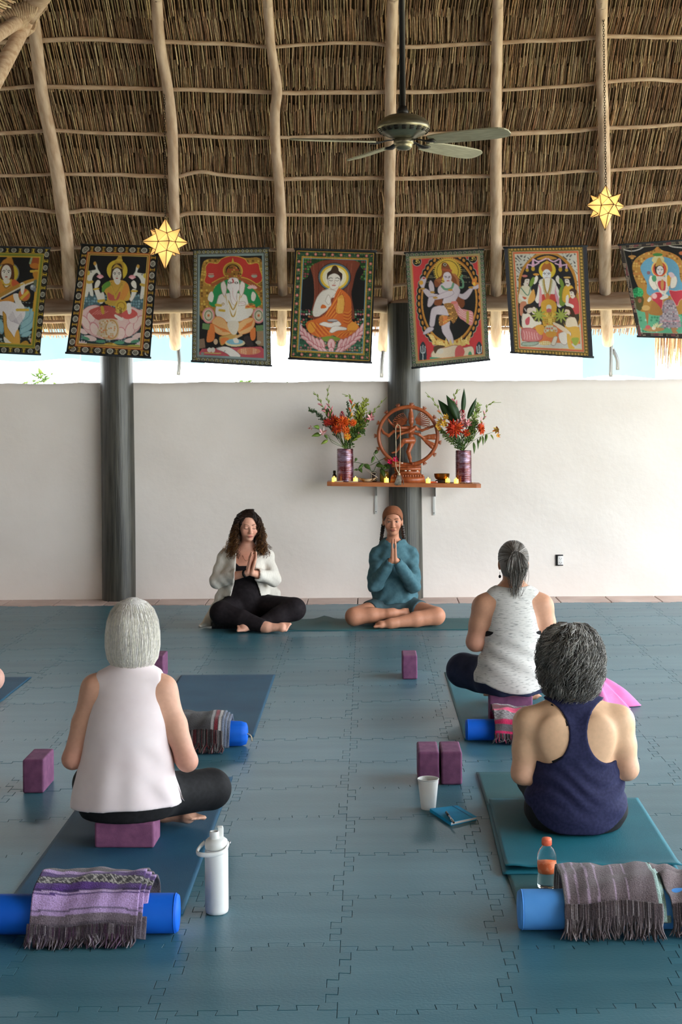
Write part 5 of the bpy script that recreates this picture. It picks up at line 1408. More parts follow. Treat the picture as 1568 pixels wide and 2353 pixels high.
def C_(pts, rad): s.chain([ST(*q) for q in pts], [r_ * u_ for r_ in rad], K)
s.ell(ST(825, 545, -0.02), (46 * u_, 46 * u_, 62 * u_), K); C_([(822, 480, -0.01), (822, 400), (824, 320)], [52, 40, 20]); C_([(820, 330), (826, 240)], [26, 14])
for j in range(-2, 3): C_([(826, 300), (826 + 30 * j, 225 + 8 * abs(j))], [12, 9])
C_([(828, 600, -0.015), (830, 640, -0.01)], [26, 34]); C_([(770, 660), (900, 660)], [42, 42]); C_([(832, 690, -0.01), (822, 790), (850, 870)], [60, 42, 58])
C_([(848, 890), (770, 1080, -0.03), (800, 1190, -0.01), (815, 1270, -0.01)], [58, 38, 32, 20]); C_([(815, 1275, -0.01), (850, 1300, -0.03)], [22, 18])
C_([(852, 880, -0.01), (695, 885, -0.06), (640, 960, -0.05), (545, 1085, -0.05), (480, 1100, -0.06)], [56, 42, 36, 20, 16])
C_([(895, 655, -0.01), (800, 715, -0.055), (650, 755, -0.06), (590, 790, -0.06), (570, 850, -0.06)], [36, 27, 22, 18, 9])
C_([(770, 655), (640, 650, -0.03), (560, 640, -0.03), (565, 580, -0.04)], [34, 24, 20, 22]); C_([(640, 640), (520, 630), (450, 560), (410, 500)], [20, 20, 18, 18]); C_([(760, 690), (510, 715), (420, 795), (330, 740), (275, 650)], [24, 24, 26, 24, 22])
C_([(905, 655), (1020, 700), (1120, 660), (1215, 625)], [32, 22, 24, 24]); C_([(870, 745, -0.02), (960, 770, -0.02), (1040, 830, -0.01)], [22, 26, 22]); C_([(900, 640, -0.02), (940, 690, -0.02)], [34, 14])
for p0, p1, p2 in (((1020, 820), (1140, 800), (1250, 790)), ((1020, 830), (1140, 835), (1250, 835)), ((1030, 840), (1130, 905), (1220, 945)), ((1030, 850), (1110, 920), (1200, 1000))): C_([p0, p1, p2], [14, 26, 32])
C_([(500, 1350), (620, 1360), (760, 1370), (900, 1370), (980, 1340)], [30, 36, 44, 40, 28]); s.ell(ST(560, 1320), (44 * u_, 40 * u_, 40 * u_), K); C_([(480, 1290), (520, 1330)], [26, 30])
s.obj('figure', carv, st)
for sg in (-1, 1):
    mb = MB()
    for j in range(9):
        a = math.radians(-62 + 12.5 * j if sg > 0 else 242 - 12.5 * j)
        c = ST(820 + sg * 30, 560); e = np.array([math.cos(a), 0, math.sin(a)]); n_ = np.array([-e[2], 0, e[0]])
        R1 = (285 - 10 * abs(j - 4)) * u_ * (0.92 if sg < 0 else 1)
        a2 = math.radians(-18 + 8.5 * j); c = ST(830 + sg * 25, 555)
        e = np.array([sg * math.cos(a2), 0, math.sin(a2)]); n_ = np.array([-e[2], 0, e[0]])
        R1 = (305 - 18 * max(0, j - 3)) * u_
        mb.tube(spline([c + e * 60 * u_, c + e * 0.6 * R1 + n_ * 9 * u_, c + e * 0.93 * R1 + n_ * 15 * u_, c + e * R1, c + e * 0.93 * R1 - n_ * 15 * u_, c + e * 0.6 * R1 - n_ * 9 * u_, c + e * 60 * u_], 18), 5.5 * u_, 5, caps=False)
    mb.build('hair_fan', carv, st)
mb = MB()
zb = sz0
cxs = (ST(750, 0))[0]
for (w, dpt, z0, z1, w2) in ((630, 0.17, 0.0, 0.052, 600), (600, 0.155, 0.052, 0.078, 470), (455, 0.12, 0.076, ST(0, 1420)[2] - zb, 450)):
    a, b_ = w * u_ / 2, w2 * u_ / 2
    P = [(cxs - a, 13.14 - dpt / 2, zb + z0), (cxs + a, 13.14 - dpt / 2, zb + z0), (cxs + a, 13.14 + dpt / 2, zb + z0), (cxs - a, 13.14 + dpt / 2, zb + z0)]
    Q = [(cxs - b_, 13.14 - dpt / 2 + 0.012, zb + z1), (cxs + b_, 13.14 - dpt / 2 + 0.012, zb + z1), (cxs + b_, 13.14 + dpt / 2 - 0.012, zb + z1), (cxs - b_, 13.14 + dpt / 2 - 0.012, zb + z1)]
    mb.add(P + Q, [(3, 2, 1, 0), (4, 5, 6, 7), (0, 1, 5, 4), (1, 2, 6, 5), (2, 3, 7, 6), (3, 0, 4, 7)])
zt_ = ST(0, 1415)[2]
mb.box((cxs, 13.14, (zt_ + ST(0, 1375)[2]) / 2), (470 * u_, 0.13, ST(0, 1375)[2] - zt_ + 0.004))
ped = mb.build('pedestal', carv, st, smooth=False)
mb = MB()
for k in range(13):
    x = cxs + (-270 + 45 * k) * u_; mb.ell((x, 13.14 - 0.073, zb + 0.058), (0.011, 0.007, 0.013), 8, 6)
mb.build('petal_carving', carv, ped)
# bead string with tassel hung over a carved arm
cord = pm('cream_cord', srgb(206, 190, 160), srgb(176, 158, 128), scale=60, rough=0.8)
grey_t = pm('grey_tassel', srgb(120, 112, 100), srgb(160, 152, 138), scale=50, rough=0.9)
ml = thing('tassel_cord', ST(600, 1690, -0.115), 'cream prayer cord with a grey tassel hung on the carved figure', 'cord')
mb = MB(); mb.tube(spline([ST(600, 1470, -0.085), ST(565, 1400, -0.08), ST(545, 1300, -0.08), ST(548, 1000, -0.08), ST(543, 700, -0.075), ST(555, 610, -0.07), ST(590, 600, -0.07), ST(622, 650, -0.075), ST(626, 900, -0.08), ST(620, 1200, -0.08), ST(608, 1400, -0.08), ST(600, 1470, -0.085)], 70), 8 * u_, 6, caps=False); mb.build('loop', cord, ml)
mb = MB(); mb.ell(ST(602, 1480, -0.09), (26 * u_, 22 * u_, 24 * u_), 10, 8); mb.build('knot', cord, ml)
mb = MB(); r = np.random.default_rng(3)
for k in range(34):
    x = r.normal(0, 16); mb.tube(spline([ST(600 + x * 0.5, 1490, -0.092), ST(606 + x * 1.2, 1570, -0.113), ST(590 + x * 1.8 + r.normal(0, 8), 1675 + r.uniform(-30, 8), -0.112)], 6), 4.5 * u_, 4)
mb.build('tassel', grey_t, ml)
# white pebbles
peb = pm('white_pebble', srgb(236, 230, 222), rough=0.5)
for i, (x, y, lab) in enumerate(((720, 1420, 'white pebble at the left of the pedestal edge'), (790, 1420, 'white pebble at the middle of the pedestal edge'), (932, 1424, 'white pebble at the right end of the pedestal edge'), (658, 1284, 'white shell beside the dancer\'s foot'))):
    c = ST(x, y, -0.062 if i < 3 else -0.05); mb = MB(); mb.ell(c, (22 * u_, 0.008, 11 * u_), 10, 7); mb.build('pebble', peb, loc=c - np.array([0, 0, 11 * u_]), label=lab, cat='pebble', group='white pebbles on the statue')

# ---- vases
def vase_material():
    m = pm('lustre_vase', srgb(96, 8, 26), srgb(150, 128, 156), scale=7, stretch=(1.2, 1.2, 3.5), rough=0.16, metal=0.55, spec=0.8, bump=0.9, bscale=9, bstretch=(1, 1, 9), lo=0.46, hi=0.68, coat=0.6)
    return m
vm = vase_material()
dark_in = pm('vase_inside', srgb(40, 12, 18), rough=0.6)
def vase(px, py0, py1, r, label):
    x = sx(px); z0 = shz(x); z1 = at(px, py0, 13.15)[2]
    H = z1 - z0
    t = thing('vase', (x, 13.15, z0), label, 'vase', 'ribbed red vases on the shelf')
    prof = [(r * 0.94, 0.0)]
    for i in range(40):
        f = i / 39.0; prof.append((r * (0.985 + 0.012 * math.sin(i * 2.4) + 0.01 * math.sin(f * 3)), 0.004 + f * (H - 0.006)))
    prof += [(r * 0.97, H), (r * 0.90, H - 0.002), (r * 0.88, H - 0.06), (0.0, H - 0.08)]
    mb = MB(); mb.lathe(prof[:-3], (x, 13.15, z0), 36); mb.build('body', vm, t)
    mb = MB(); mb.lathe([(r * 0.97, H), (r * 0.90, H - 0.002), (r * 0.88, H - 0.05), (0.001, H - 0.06)], (x, 13.15, z0), 36); mb.build('mouth', dark_in, t)
    return np.array([x, 13.15, z1])
vL = vase(793, 1031, 1108, 0.072, 'ribbed dark red vase with silver lustre at the left of the shelf')
vR = vase(1065, 1035, 1111, 0.071, 'ribbed red vase with bright silver lustre at the right of the shelf')

# ---- flowers
petal_m = pm('petal', (1, 1, 1, 1), 0.16, vcol=True, scale=30, rough=0.55, spec=0.25)
green_m = pm('leaf_green', (1, 1, 1, 1), 0.2, vcol=True, scale=14, rough=0.45, spec=0.4)
FR = np.random.default_rng(21)
def leaf_poly(mb, a, b, w, col, bend=0.15, n=6, nrm=None, fold=0.25):
    """tapered folded blade from a to b, closed on both faces"""
    a, b = np.asarray(a, float), np.asarray(b, float)
    d = b - a; L_ = np.linalg.norm(d)
    nrm = np.array([0.2, -1.0, 0.3]) if nrm is None else np.asarray(nrm, float)
    sd = unit(np.cross(d, nrm)); up = unit(np.cross(sd, d))
    V = []
    for i in range(n):
        f = i / (n - 1.0); ww = w * math.sin(math.pi * (0.06 + 0.94 * f) ** 0.8) if i < n - 1 else 0.0005
        c = a + d * f + up * bend * L_ * math.sin(math.pi * f)
        V += [c - sd * ww + up * ww * fold, c, c + sd * ww + up * ww * fold, c - up * 0.0012]
    F = []
    for i in range(n - 1):
        p = 4 * i
        F += [(p, p + 1, p + 5, p + 4), (p + 1, p + 2, p + 6, p + 5), (p + 2, p + 3, p + 7, p + 6), (p + 3, p, p + 4, p + 7)]
    mb.add(V, F, col)
def stem_path(base, pts):
    return spline([base] + pts, 5 * (len(pts) + 1))
GR = [srgb(70, 96, 40)[:3], srgb(96, 122, 48)[:3], srgb(122, 140, 56)[:3], srgb(58, 82, 44)[:3]]
def bloom_dahlia(mb, c, r_, c1, c2, sq=(1, 1)):
    fwd = unit((FR.uniform(-.3, .3), -1, FR.uniform(0, .4)))
    F3 = frame_to(fwd)
    for k, (n, rr, tilt) in enumerate(((15, 1.0, 0.15), (13, 0.8, 0.5), (10, 0.58, 0.9), (7, 0.34, 1.2))):
        for j in range(n):
            a = 2 * math.pi * (j + 0.5 * (k % 2)) / n + FR.uniform(-.1, .1)
            d = F3 @ np.array([math.cos(a) * math.cos(tilt), math.sin(a) * math.cos(tilt), math.sin(tilt)])
            d = d * np.array([sq[0], 1, sq[1]])
            q = c + d * r_ * rr * FR.uniform(0.9, 1.08)
            leaf_poly(mb, c + fwd * 0.002 * k, q, r_ * 0.17, np.array(c1 if FR.random() < 0.6 else c2) * FR.uniform(0.8, 1.2), 0.12, 4, nrm=fwd)
    mb.ell(c - fwd * 0.003, (r_ * 0.3,) * 3, 8, 6, col=np.array(c1) * 0.7)
def bloom_lily(mb, c, r_, c1, c2, fwd=None):
    fwd = unit((FR.uniform(-.7, .7), -1, FR.uniform(-0.2, .6))) if fwd is None else unit(fwd)
    F3 = frame_to(fwd)
    for j in range(6):
        a = 2 * math.pi * j / 6 + 0.3
        d = F3 @ np.array([math.cos(a) * 0.86, math.sin(a) * 0.86, 0.5])
        leaf_poly(mb, c - fwd * r_ * 0.4, c + d * r_ * (1 if j % 2 else 0.9), r_ * 0.24, np.array(c1 if j % 2 else c2) * FR.uniform(0.9, 1.1), -0.14, 5, nrm=fwd)
    for j in range(5):
        a = 2 * math.pi * j / 5; d = F3 @ np.array([math.cos(a) * 0.22, math.sin(a) * 0.22, 0.9]); mb.tube([c, c + d * r_ * 0.7], 0.0012, 3, col=srgb(190, 120, 60)[:3])
class Bunch:
    def __init__(s, org, mouth, who): s.org, s.mouth, s.who = org, mouth, who
    def X(s, x, y, dy=0.0): 
        p = at(s.org[0] + x / 7.84, s.org[1] + y / 7.84, 13.15 + dy); return p
    def root(s): return s.mouth + np.array([FR.uniform(-.045, .045), FR.uniform(-.045, .045), -0.05])
    def start(s, name, label, cat, group=None):
        b = s.root(); return thing(name, b, label, cat, group), b
    def stem(s, t, b, pts, r0=0.0032, col=None):
        mid = s.mouth + (pts[0] - s.mouth) * 0.06 + np.array([0, 0, 0.01])
        mid = np.array([np.clip(mid[0], s.mouth[0] - .055, s.mouth[0] + .055), 13.15, s.mouth[2] + 0.004])
        P = spline([b, mid] + pts, 6 * len(pts) + 4); mb = MB(); mb.tube(P, np.linspace(r0, r0 * 0.6, len(P)), 5, col=GR[FR.integers(0, 4)] if col is None else col); mb.build('stem', green_m, t); return P
    def dahlia(s, x, y, r_, c1, c2, label, dy=-0.05, sq=(1, 1), group=None):
        t, b = s.start('dahlia', label, 'flower', group); c = s.X(x, y, dy); s.stem(t, b, [lerp(s.mouth, c, .5) + np.array([0, 0, .01]), c + np.array([0, .012, 0])])
        mb = MB(); bloom_dahlia(mb, c, 1.42 * r_ / 7.84 / 264, c1, c2, sq); mb.build('bloom', petal_m, t)
    def lily(s, pts, r_, c1, c2, label, dy=-0.03, blooms=None, leaves=()):
        t, b = s.start('lily', label, 'flower'); Q = [s.X(x, y, dy) for x, y in pts]; s.stem(t, b, Q, 0.0024)
        for (x, y, rr) in (blooms or [(pts[-1][0], pts[-1][1], r_)]):
            mb = MB(); bloom_lily(mb, s.X(x, y, dy - 0.02), 1.35 * rr / 7.84 / 264, c1, c2); mb.build('bloom', petal_m, t)
        for (x0, y0, x1, y1, w, ci) in leaves:
            mb = MB(); leaf_poly(mb, s.X(x0, y0, dy), s.X(x1, y1, dy - 0.02), w / 7.84 / 264, np.array(GR[ci % 4]) * (1.2 if ci > 3 else 1)); mb.build('leaf', green_m, t)
    def glad(s, pts, label, cols, dy=0.0, nb=9):
        t, b = s.start('gladiolus', label, 'flower'); P = s.stem(t, b, [s.X(x, y, dy) for x, y in pts], 0.0036, GR[2])
        n = len(P); mb = MB(); m2 = MB(); used = False
        for k in range(nb):
            f = 0.42 + 0.58 * k / nb; i = int(f * (n - 2)); d = unit(P[i + 1] - P[i]); sd = np.array([d[2], FR.uniform(-.5, .2), -d[0]]) * (1 if k % 2 else -1)
            a = P[i]; e = a + d * 0.032 + sd * 0.010
            mb.tube([a, (a + e) / 2 + sd * 0.005, e], [0.004, 0.0058, 0.0012], 6, col=np.array(GR[2]) * FR.uniform(0.9, 1.3))
            if k < nb * 0.55:
                used = True
                for q in range(3): leaf_poly(m2, a + d * 0.01, e + d * 0.012 + sd * 0.012 + FR.normal(0, 0.006, 3), 0.007, np.array(cols[FR.integers(0, len(cols))]) * FR.uniform(0.85, 1.15), 0.2, 4)
        mb.build('bud', green_m, t, kind='stuff')
        if used: m2.build('bloom', petal_m, t)
    def plume(s, pts, label, col, w, dy=0.0, dens=60, n0=0.35):
        t, b = s.start('fern_sprig', label, 'foliage'); P = s.stem(t, b, [s.X(x, y, dy) for x, y in pts], 0.0026, np.array(col) * 0.8)
        mb = MB(); n = len(P)
        dens = int(dens * 1.4)
        for k in range(dens):
            f = n0 + (1 - n0) * (k + 0.5) / dens; q = f * (n - 1.001); i = int(q); c = lerp(P[i], P[i + 1], q - i); d = unit(P[min(i + 1, n - 1)] - P[max(i - 1, 0)])
            a = FR.uniform(0, 6.28); sd = unit(np.cross(d, [math.cos(a), math.sin(a), 0.3])); L_ = w / 7.84 / 264 * (1.15 - 0.75 * f) * FR.uniform(0.6, 1.1)
            e = c + (d * 0.75 + sd * 0.8) * L_
            for j in range(4):
                g = (j + 1) / 4.0; a0 = lerp(c, e, g * 0.9); leaf_poly(mb, a0, a0 + (d * 0.5 + sd * (0.5 if j % 2 else -0.3)) * L_ * 0.6, 0.0062, np.array(col) * FR.uniform(0.7, 1.35), 0.1, 3)
            mb.tube([c, e], 0.0009, 3, col=np.array(col) * 0.8)
        mb.build('frond', green_m, t)
    def blade(s, x0, y0, x1, y1, w, label, col, dy=0.02):
        t, b = s.start('broad_leaf', label, 'foliage'); a = s.X(x0, y0, dy); e = s.X(x1, y1, dy + 0.02); s.stem(t, b, [lerp(s.mouth, a, 0.6), a], 0.0035, col)
        mb = MB(); leaf_poly(mb, a, e, w / 7.84 / 264, col, 0.06, 12, nrm=(0.1, -1, 0.1), fold=0.3); mb.build('leaf', green_m, t)
    def ginger(s, x, y, rx, ry, label, dy=-0.02):
        t, b = s.start('ginger_flower', label, 'flower'); c = s.X(x, y, dy); s.stem(t, b, [lerp(s.mouth, c, .5), c])
        mb = MB()
        for k in range(34):
            f = k / 33.0; a = k * 2.4; rr = rx / 7.84 / 264 * math.sin(math.pi * (0.15 + 0.8 * f)); z = ry / 7.84 / 264 * (2 * f - 1)
            p = c + np.array([math.cos(a) * rr * 0.4, math.sin(a) * rr * 0.4, z]); leaf_poly(mb, p, c + np.array([math.cos(a) * rr, math.sin(a) * rr, z + 0.012]), 0.006, np.array(srgb(170, 14, 44)[:3]) * FR.uniform(0.7, 1.3), 0.2, 4, nrm=(math.cos(a), math.sin(a), .3))
        mb.build('bloom', petal_m, t)
OR1, OR2, RD, PK1, PK2, YL1, YL2, WH = [srgb(*c)[:3] for c in ((206, 74, 20), (230, 112, 36), (150, 34, 20), (222, 140, 150), (236, 180, 180), (226, 170, 50), (236, 196, 96), (238, 226, 220))]
B = Bunch((700, 870), vL, 'left')
B.plume([(430, 860), (250, 650), (85, 545)], 'feathery green fern arching to the far left of the left bouquet', GR[3], 90, 0.03, 46)
B.plume([(560, 800), (480, 600), (330, 560)], 'thin green fern behind the left bouquet\'s red blooms', GR[3], 70, 0.05, 36)
B.plume([(880, 980), (1000, 700), (1095, 390)], 'tall yellow-green feathery plume at the right of the left bouquet', srgb(150, 160, 50)[:3], 190, 0.02, 90)
B.plume([(900, 980), (960, 760), (930, 470)], 'yellow-green feathery plume left of the tall one in the left bouquet', srgb(120, 140, 50)[:3], 150, 0.05, 70)
B.plume([(880, 1000), (1040, 830), (1180, 640)], 'dark green leafy sprig leaning right in the left bouquet', GR[1], 150, 0.0, 70)
B.plume([(840, 1050), (950, 940), (1060, 960)], 'low green leafy sprig at the right rim of the left vase', GR[0], 130, -0.03, 60, 0.2)
B.plume([(780, 900), (790, 640), (770, 430)], 'thin dark fern standing in the middle of the left bouquet', GR[3], 80, 0.05, 40)
B.glad([(470, 780), (350, 540), (250, 350), (165, 235)], 'budded gladiolus spike leaning far left in the left bouquet', [PK1, srgb(200, 110, 90)[:3]])
B.glad([(500, 760), (470, 560), (410, 330), (450, 115)], 'tallest upright gladiolus spike in the left bouquet', [srgb(200, 100, 60)[:3], PK1])
B.glad([(800, 900), (830, 650), (855, 450), (820, 330), (680, 275)], 'gladiolus spike with a nodding tip in the left bouquet', [srgb(200, 50, 40)[:3], PK1, YL1], -0.03)
B.glad([(980, 1000), (1160, 720), (1300, 530), (1490, 330)], 'gladiolus spike leaning right towards the column', [PK1])
for x, y, r_, a, b_, lab, dy in ((540, 770, 88, RD, OR1, 'dark rust dahlia at the upper left of the left bouquet\'s cluster', -0.02), (690, 785, 100, OR1, OR2, 'largest orange dahlia in the centre of the left bouquet', -0.07), (590, 910, 86, OR1, RD, 'red-orange dahlia low in the left bouquet\'s cluster', -0.08), (870, 795, 60, OR1, OR2, 'small orange dahlia at the right of the left cluster', -0.05), (412, 790, 62, srgb(190, 50, 40)[:3], RD, 'red dahlia at the left of the left bouquet\'s cluster', -0.03), (745, 935, 60, OR2, OR1, 'small orange dahlia under the largest one', -0.09), (770, 1045, 58, YL1, OR2, 'yellow-orange marigold lowest in the left bouquet', -0.09)):
    B.dahlia(x, y, r_, a, b_, lab, dy)
B.ginger(675, 665, 50, 60, 'dark red ginger bloom topping the left bouquet\'s cluster')
B.blade(470, 720, 385, 560, 50, 'broad dark green leaf behind the left bouquet\'s rust dahlia', GR[0])
B.lily([(500, 1150), (430, 1030), (330, 965)], 78, WH, PK2, 'white and pink lily drooping left of the left vase', -0.05, None, ((300, 1000, 125, 1040, 40, 5), (420, 1110, 295, 1185, 32, 6), (270, 890, 160, 860, 40, 5), (360, 1010, 420, 1100, 26, 1)))
B.lily([(450, 1080), (260, 920), (110, 885)], 40, PK1, WH, 'small pink lily bud at the far left of the left bouquet')
B.lily([(1000, 980), (1120, 800), (1195, 705)], 72, PK1, PK2, 'pink lily at the right of the left bouquet')
B = Bunch((970, 880), vR, 'right')
DG = srgb(34, 62, 24)[:3]
B.blade(570, 700, 290, 300, 88, 'broad dark leaf leaning furthest left in the right bouquet', DG)
B.blade(655, 690, 440, 215, 84, 'second broad dark leaf from the left in the right bouquet', DG, 0.0)
B.blade(735, 540, 760, 92, 44, 'tallest upright dark leaf in the right bouquet', DG)
B.blade(825, 640, 985, 262, 44, 'broad dark leaf leaning right in the right bouquet', DG)
B.glad([(520, 900), (370, 600), (220, 340), (60, 165)], 'budded gladiolus spike leaning left in the right bouquet', [srgb(200, 120, 60)[:3], PK1])
B.glad([(690, 800), (660, 500), (590, 330), (600, 190), (690, 112)], 'thin gladiolus spike behind the right bouquet\'s leaves', [PK1], 0.05)
B.glad([(960, 900), (1060, 740), (1140, 560), (1210, 380), (1430, 348)], 'pale pink gladiolus spike with a bent tip at the right', [PK2, srgb(226, 160, 140)[:3]], -0.02)
B.plume([(860, 900), (930, 700), (1020, 400)], 'pale green feathery plume in the right bouquet', srgb(130, 150, 70)[:3], 160, 0.03, 80)
B.plume([(820, 1000), (900, 860), (960, 700)], 'dark green fern low in the right bouquet', GR[0], 130, 0.0, 60)
B.plume([(620, 1080), (480, 980), (340, 850)], 'green leafy sprig leaning left over the right vase', GR[1], 110, -0.03, 60, 0.2)
B.plume([(680, 1100), (640, 1000), (560, 930)], 'low dark green sprig at the left rim of the right vase', GR[3], 110, -0.05, 50, 0.2)
B.dahlia(585, 830, 132, srgb(190, 50, 24)[:3], srgb(214, 84, 40)[:3], 'largest red-orange dahlia in the right bouquet', -0.08)
B.dahlia(1068, 830, 80, OR1, srgb(226, 80, 40)[:3], 'narrow orange dahlia at the right of the right bouquet', -0.03, (0.7, 1.2))
B.dahlia(800, 900, 62, OR1, RD, 'small orange dahlia half hidden in the right bouquet', -0.02)
B.ginger(742, 575, 52, 74, 'crimson ginger bloom in front of the tallest dark leaf')
B.lily([(720, 900), (745, 730)], 95, PK1, PK2, 'pink lily cluster in the centre of the right bouquet', -0.06, [(690, 705, 70), (765, 745, 85), (835, 725, 66), (740, 680, 60)])
B.lily([(480, 950), (330, 780)], 70, YL1, YL2, 'yellow lily cluster at the left of the right bouquet', -0.05, [(285, 770, 66), (330, 690, 62), (400, 735, 66), (440, 610, 56), (300, 820, 46)])
B.lily([(900, 1060), (1090, 950), (1250, 895), (1345, 850)], 62, srgb(230, 140, 50)[:3], YL2, 'orange lily on a long stem reaching far right', -0.04, [(1345, 845, 64), (1370, 945, 44)], ((1000, 1010, 1010, 1200, 20, 0), (1060, 970, 1020, 1110, 20, 1), (1090, 955, 1100, 1130, 20, 1), (1150, 930, 1130, 1100, 18, 0), (1170, 920, 1160, 1050, 16, 1), (930, 1070, 940, 1280, 26, 0), (1240, 930, 1290, 1030, 16, 2)))

# ---- small things on the shelf
tl_m = pm('tealight_wax', srgb(250, 226, 130), emit=srgb(255, 200, 70), estr=1.6, rough=0.5)
flame_m = pm('flame_tip', srgb(255, 200, 80), emit=srgb(255, 190, 60), estr=6.0)
def tealight(ox, oy, x, y, label, Y=13.06):
    px = ox + x / 7.84; X_ = sx(px, Y); z = shz(X_)
    t = thing('tealight', (X_, Y, z), label, 'tealight', 'glowing tealights on the shelf')
    mb = MB(); mb.lathe([(0.0185, 0), (0.0195, 0.004), (0.019, 0.034), (0.017, 0.037), (0.012, 0.034), (0.0, 0.033)], (X_, Y, z), 20); mb.build('wax_cup', tl_m, t)
    mb = MB(); mb.ell((X_, Y, z + 0.041), (0.004, 0.004, 0.009), 8, 6); mb.build('flame', flame_m, t)
for a in ((700, 870, 527, 1820, 'glowing tealight at the far left end of the shelf'), (700, 870, 912, 1830, 'glowing tealight just right of the left vase'), (700, 870, 1470, 1840, 'glowing tealight just left of the statue'), (970, 880, 105, 1785, 'glowing tealight just right of the statue'), (970, 880, 612, 1800, 'glowing tealight in front of the right vase')): tealight(*a)
tealight(970, 880, 455, 1770, 'glowing tealight in front of the brass bowl', 13.12)
amber = pm('brown_glass', srgb(30, 18, 14), rough=0.15, spec=0.7)
lab_m = pm('bottle_label', srgb(200, 186, 160), rough=0.6)
x = sx(768, 13.2); z = shz(x); bt = thing('dropper_bottle', (x, 13.2, z), 'tiny dark dropper bottle behind the far left tealight', 'bottle')
mb = MB(); mb.lathe([(0.016, 0), (0.019, 0.003), (0.019, 0.052), (0.009, 0.062), (0.009, 0.066)], (x, 13.2, z), 18); mb.build('glass_body', amber, bt)
mb = MB(); mb.lathe([(0.0125, 0.064), (0.0125, 0.088), (0.010, 0.092), (0, 0.093)], (x, 13.2, z), 16); mb.build('cap', dkm, bt)
mb = MB(); mb.lathe([(0.0196, 0.028), (0.0196, 0.046)], (x, 13.2, z), 18); mb.build('paper_label', lab_m, bt)
shell_m = pm('wooden_dish', srgb(150, 116, 84), srgb(186, 156, 120), scale=20, rough=0.5)
xa, xb = sx(822, 13.1), sx(865, 13.1); z = shz(xa)
dish = thing('incense_dish', ((xa + xb) / 2, 13.1, z), 'shallow wooden shell dish holding an incense stick, left of the statue', 'dish')
V = []; n = 24
for i in range(n):
    a = 2 * math.pi * i / n; V.append(((xa + xb) / 2 + 0.055 * math.cos(a) * 0.7, 13.1 + 0.02 * math.sin(a), z))
for i in range(n):
    a = 2 * math.pi * i / n; V.append(((xa + xb) / 2 + 0.082 * math.cos(a), 13.1 + 0.036 * math.sin(a), z + 0.026 + 0.014 * math.cos(a) ** 2))
for i in range(n):
    a = 2 * math.pi * i / n; V.append(((xa + xb) / 2 + 0.06 * math.cos(a), 13.1 + 0.024 * math.sin(a), z + 0.012))
F = [(i, (i + 1) % n, n + (i + 1) % n, n + i) for i in range(n)] + [(n + i, n + (i + 1) % n, 2 * n + (i + 1) % n, 2 * n + i) for i in range(n)] + [tuple(range(n - 1, -1, -1)), tuple(range(2 * n, 3 * n))]
obj('bowl', V, F, shell_m, dish)
inc = pm('incense_stick', srgb(214, 196, 176), rough=0.7)
mb = MB(); mb.tube([at(840, 1079, 13.1), at(869, 1098, 13.09)], 0.0022, 6); mb.build('incense_stick', inc, dish)
# square glass and yellow jar with a trailing vine
clear = pm('clear_glass', srgb(240, 240, 236), rough=0.05, trans=0.9, spec=0.5)
x = sx(858.5, 13.2); z = shz(x); gl = thing('glass_cube', (x, 13.2, z), 'small dark square glass holder left of the yellow jar', 'holder')
mb = MB(); mb.box((x, 13.2, z + 0.043), (0.05, 0.05, 0.086), bevel=0.004); mb.build('block', amber, gl)
mb = MB()
for s_ in (-1, 1): mb.box((x + 0.019 * s_, 13.173, z + 0.045), (0.004, 0.004, 0.07)); mb.box((x, 13.173, z + 0.045 + 0.034 * s_), (0.042, 0.004, 0.004))
mb.build('white_trim', lab_m, gl, smooth=False)
x = sx(883, 13.2); z = shz(x)
yj = pm('yellow_jar_glass', srgb(150, 130, 60), srgb(170, 146, 70), scale=6, rough=0.2, spec=0.6)
vj = thing('vine_jar', (x, 13.2, z), 'yellowish glass jar with a trailing green vine, left of the statue', 'plant')
mb = MB(); mb.lathe([(0.036, 0), (0.041, 0.006), (0.041, 0.07), (0.036, 0.088), (0.032, 0.09), (0.03, 0.075), (0, 0.07)], (x, 13.2, z), 22); mb.build('jar', yj, vj)
V7 = lambda x, y, dy=0.0: at(700 + x / 7.84, 870 + y / 7.84, 13.17 + dy)
for pts in ([(1430, 1700), (1330, 1520), (1250, 1660), (1180, 1650)], [(1430, 1700), (1340, 1490), (1250, 1360), (1290, 1300)], [(1430, 1700), (1350, 1500), (1180, 1560), (1050, 1530), (880, 1500)], [(1430, 1700), (1340, 1510), (1430, 1440), (1520, 1380)]):
    mb = MB(); mb.tube(spline([V7(*q) for q in pts], 18), 0.0026, 5, col=GR[0]); mb.build('vine', green_m, vj)
for (a, b_, c_, d_, w) in ((1080, 1545, 1195, 1650, 46), (1060, 1540, 960, 1640, 30), (980, 1610, 1040, 1700, 40), (960, 1640, 885, 1650, 22), (1250, 1400, 1205, 1530, 30), (1310, 1290, 1270, 1370, 34), (1290, 1560, 1450, 1590, 40), (1500, 1560, 1420, 1640, 50), (1380, 1620, 1440, 1790, 46), (940, 1430, 905, 1500, 26), (1490, 1540, 1530, 1640, 40)):
    mb = MB(); leaf_poly(mb, V7(a, b_), V7(c_, d_, -0.03), w / 7.84 / 264, np.array(GR[0]) * FR.uniform(0.8, 1.2), 0.1, 6); mb.build('leaf', green_m, vj)
card = pm('pale_stone', srgb(190, 170, 150), rough=0.7)
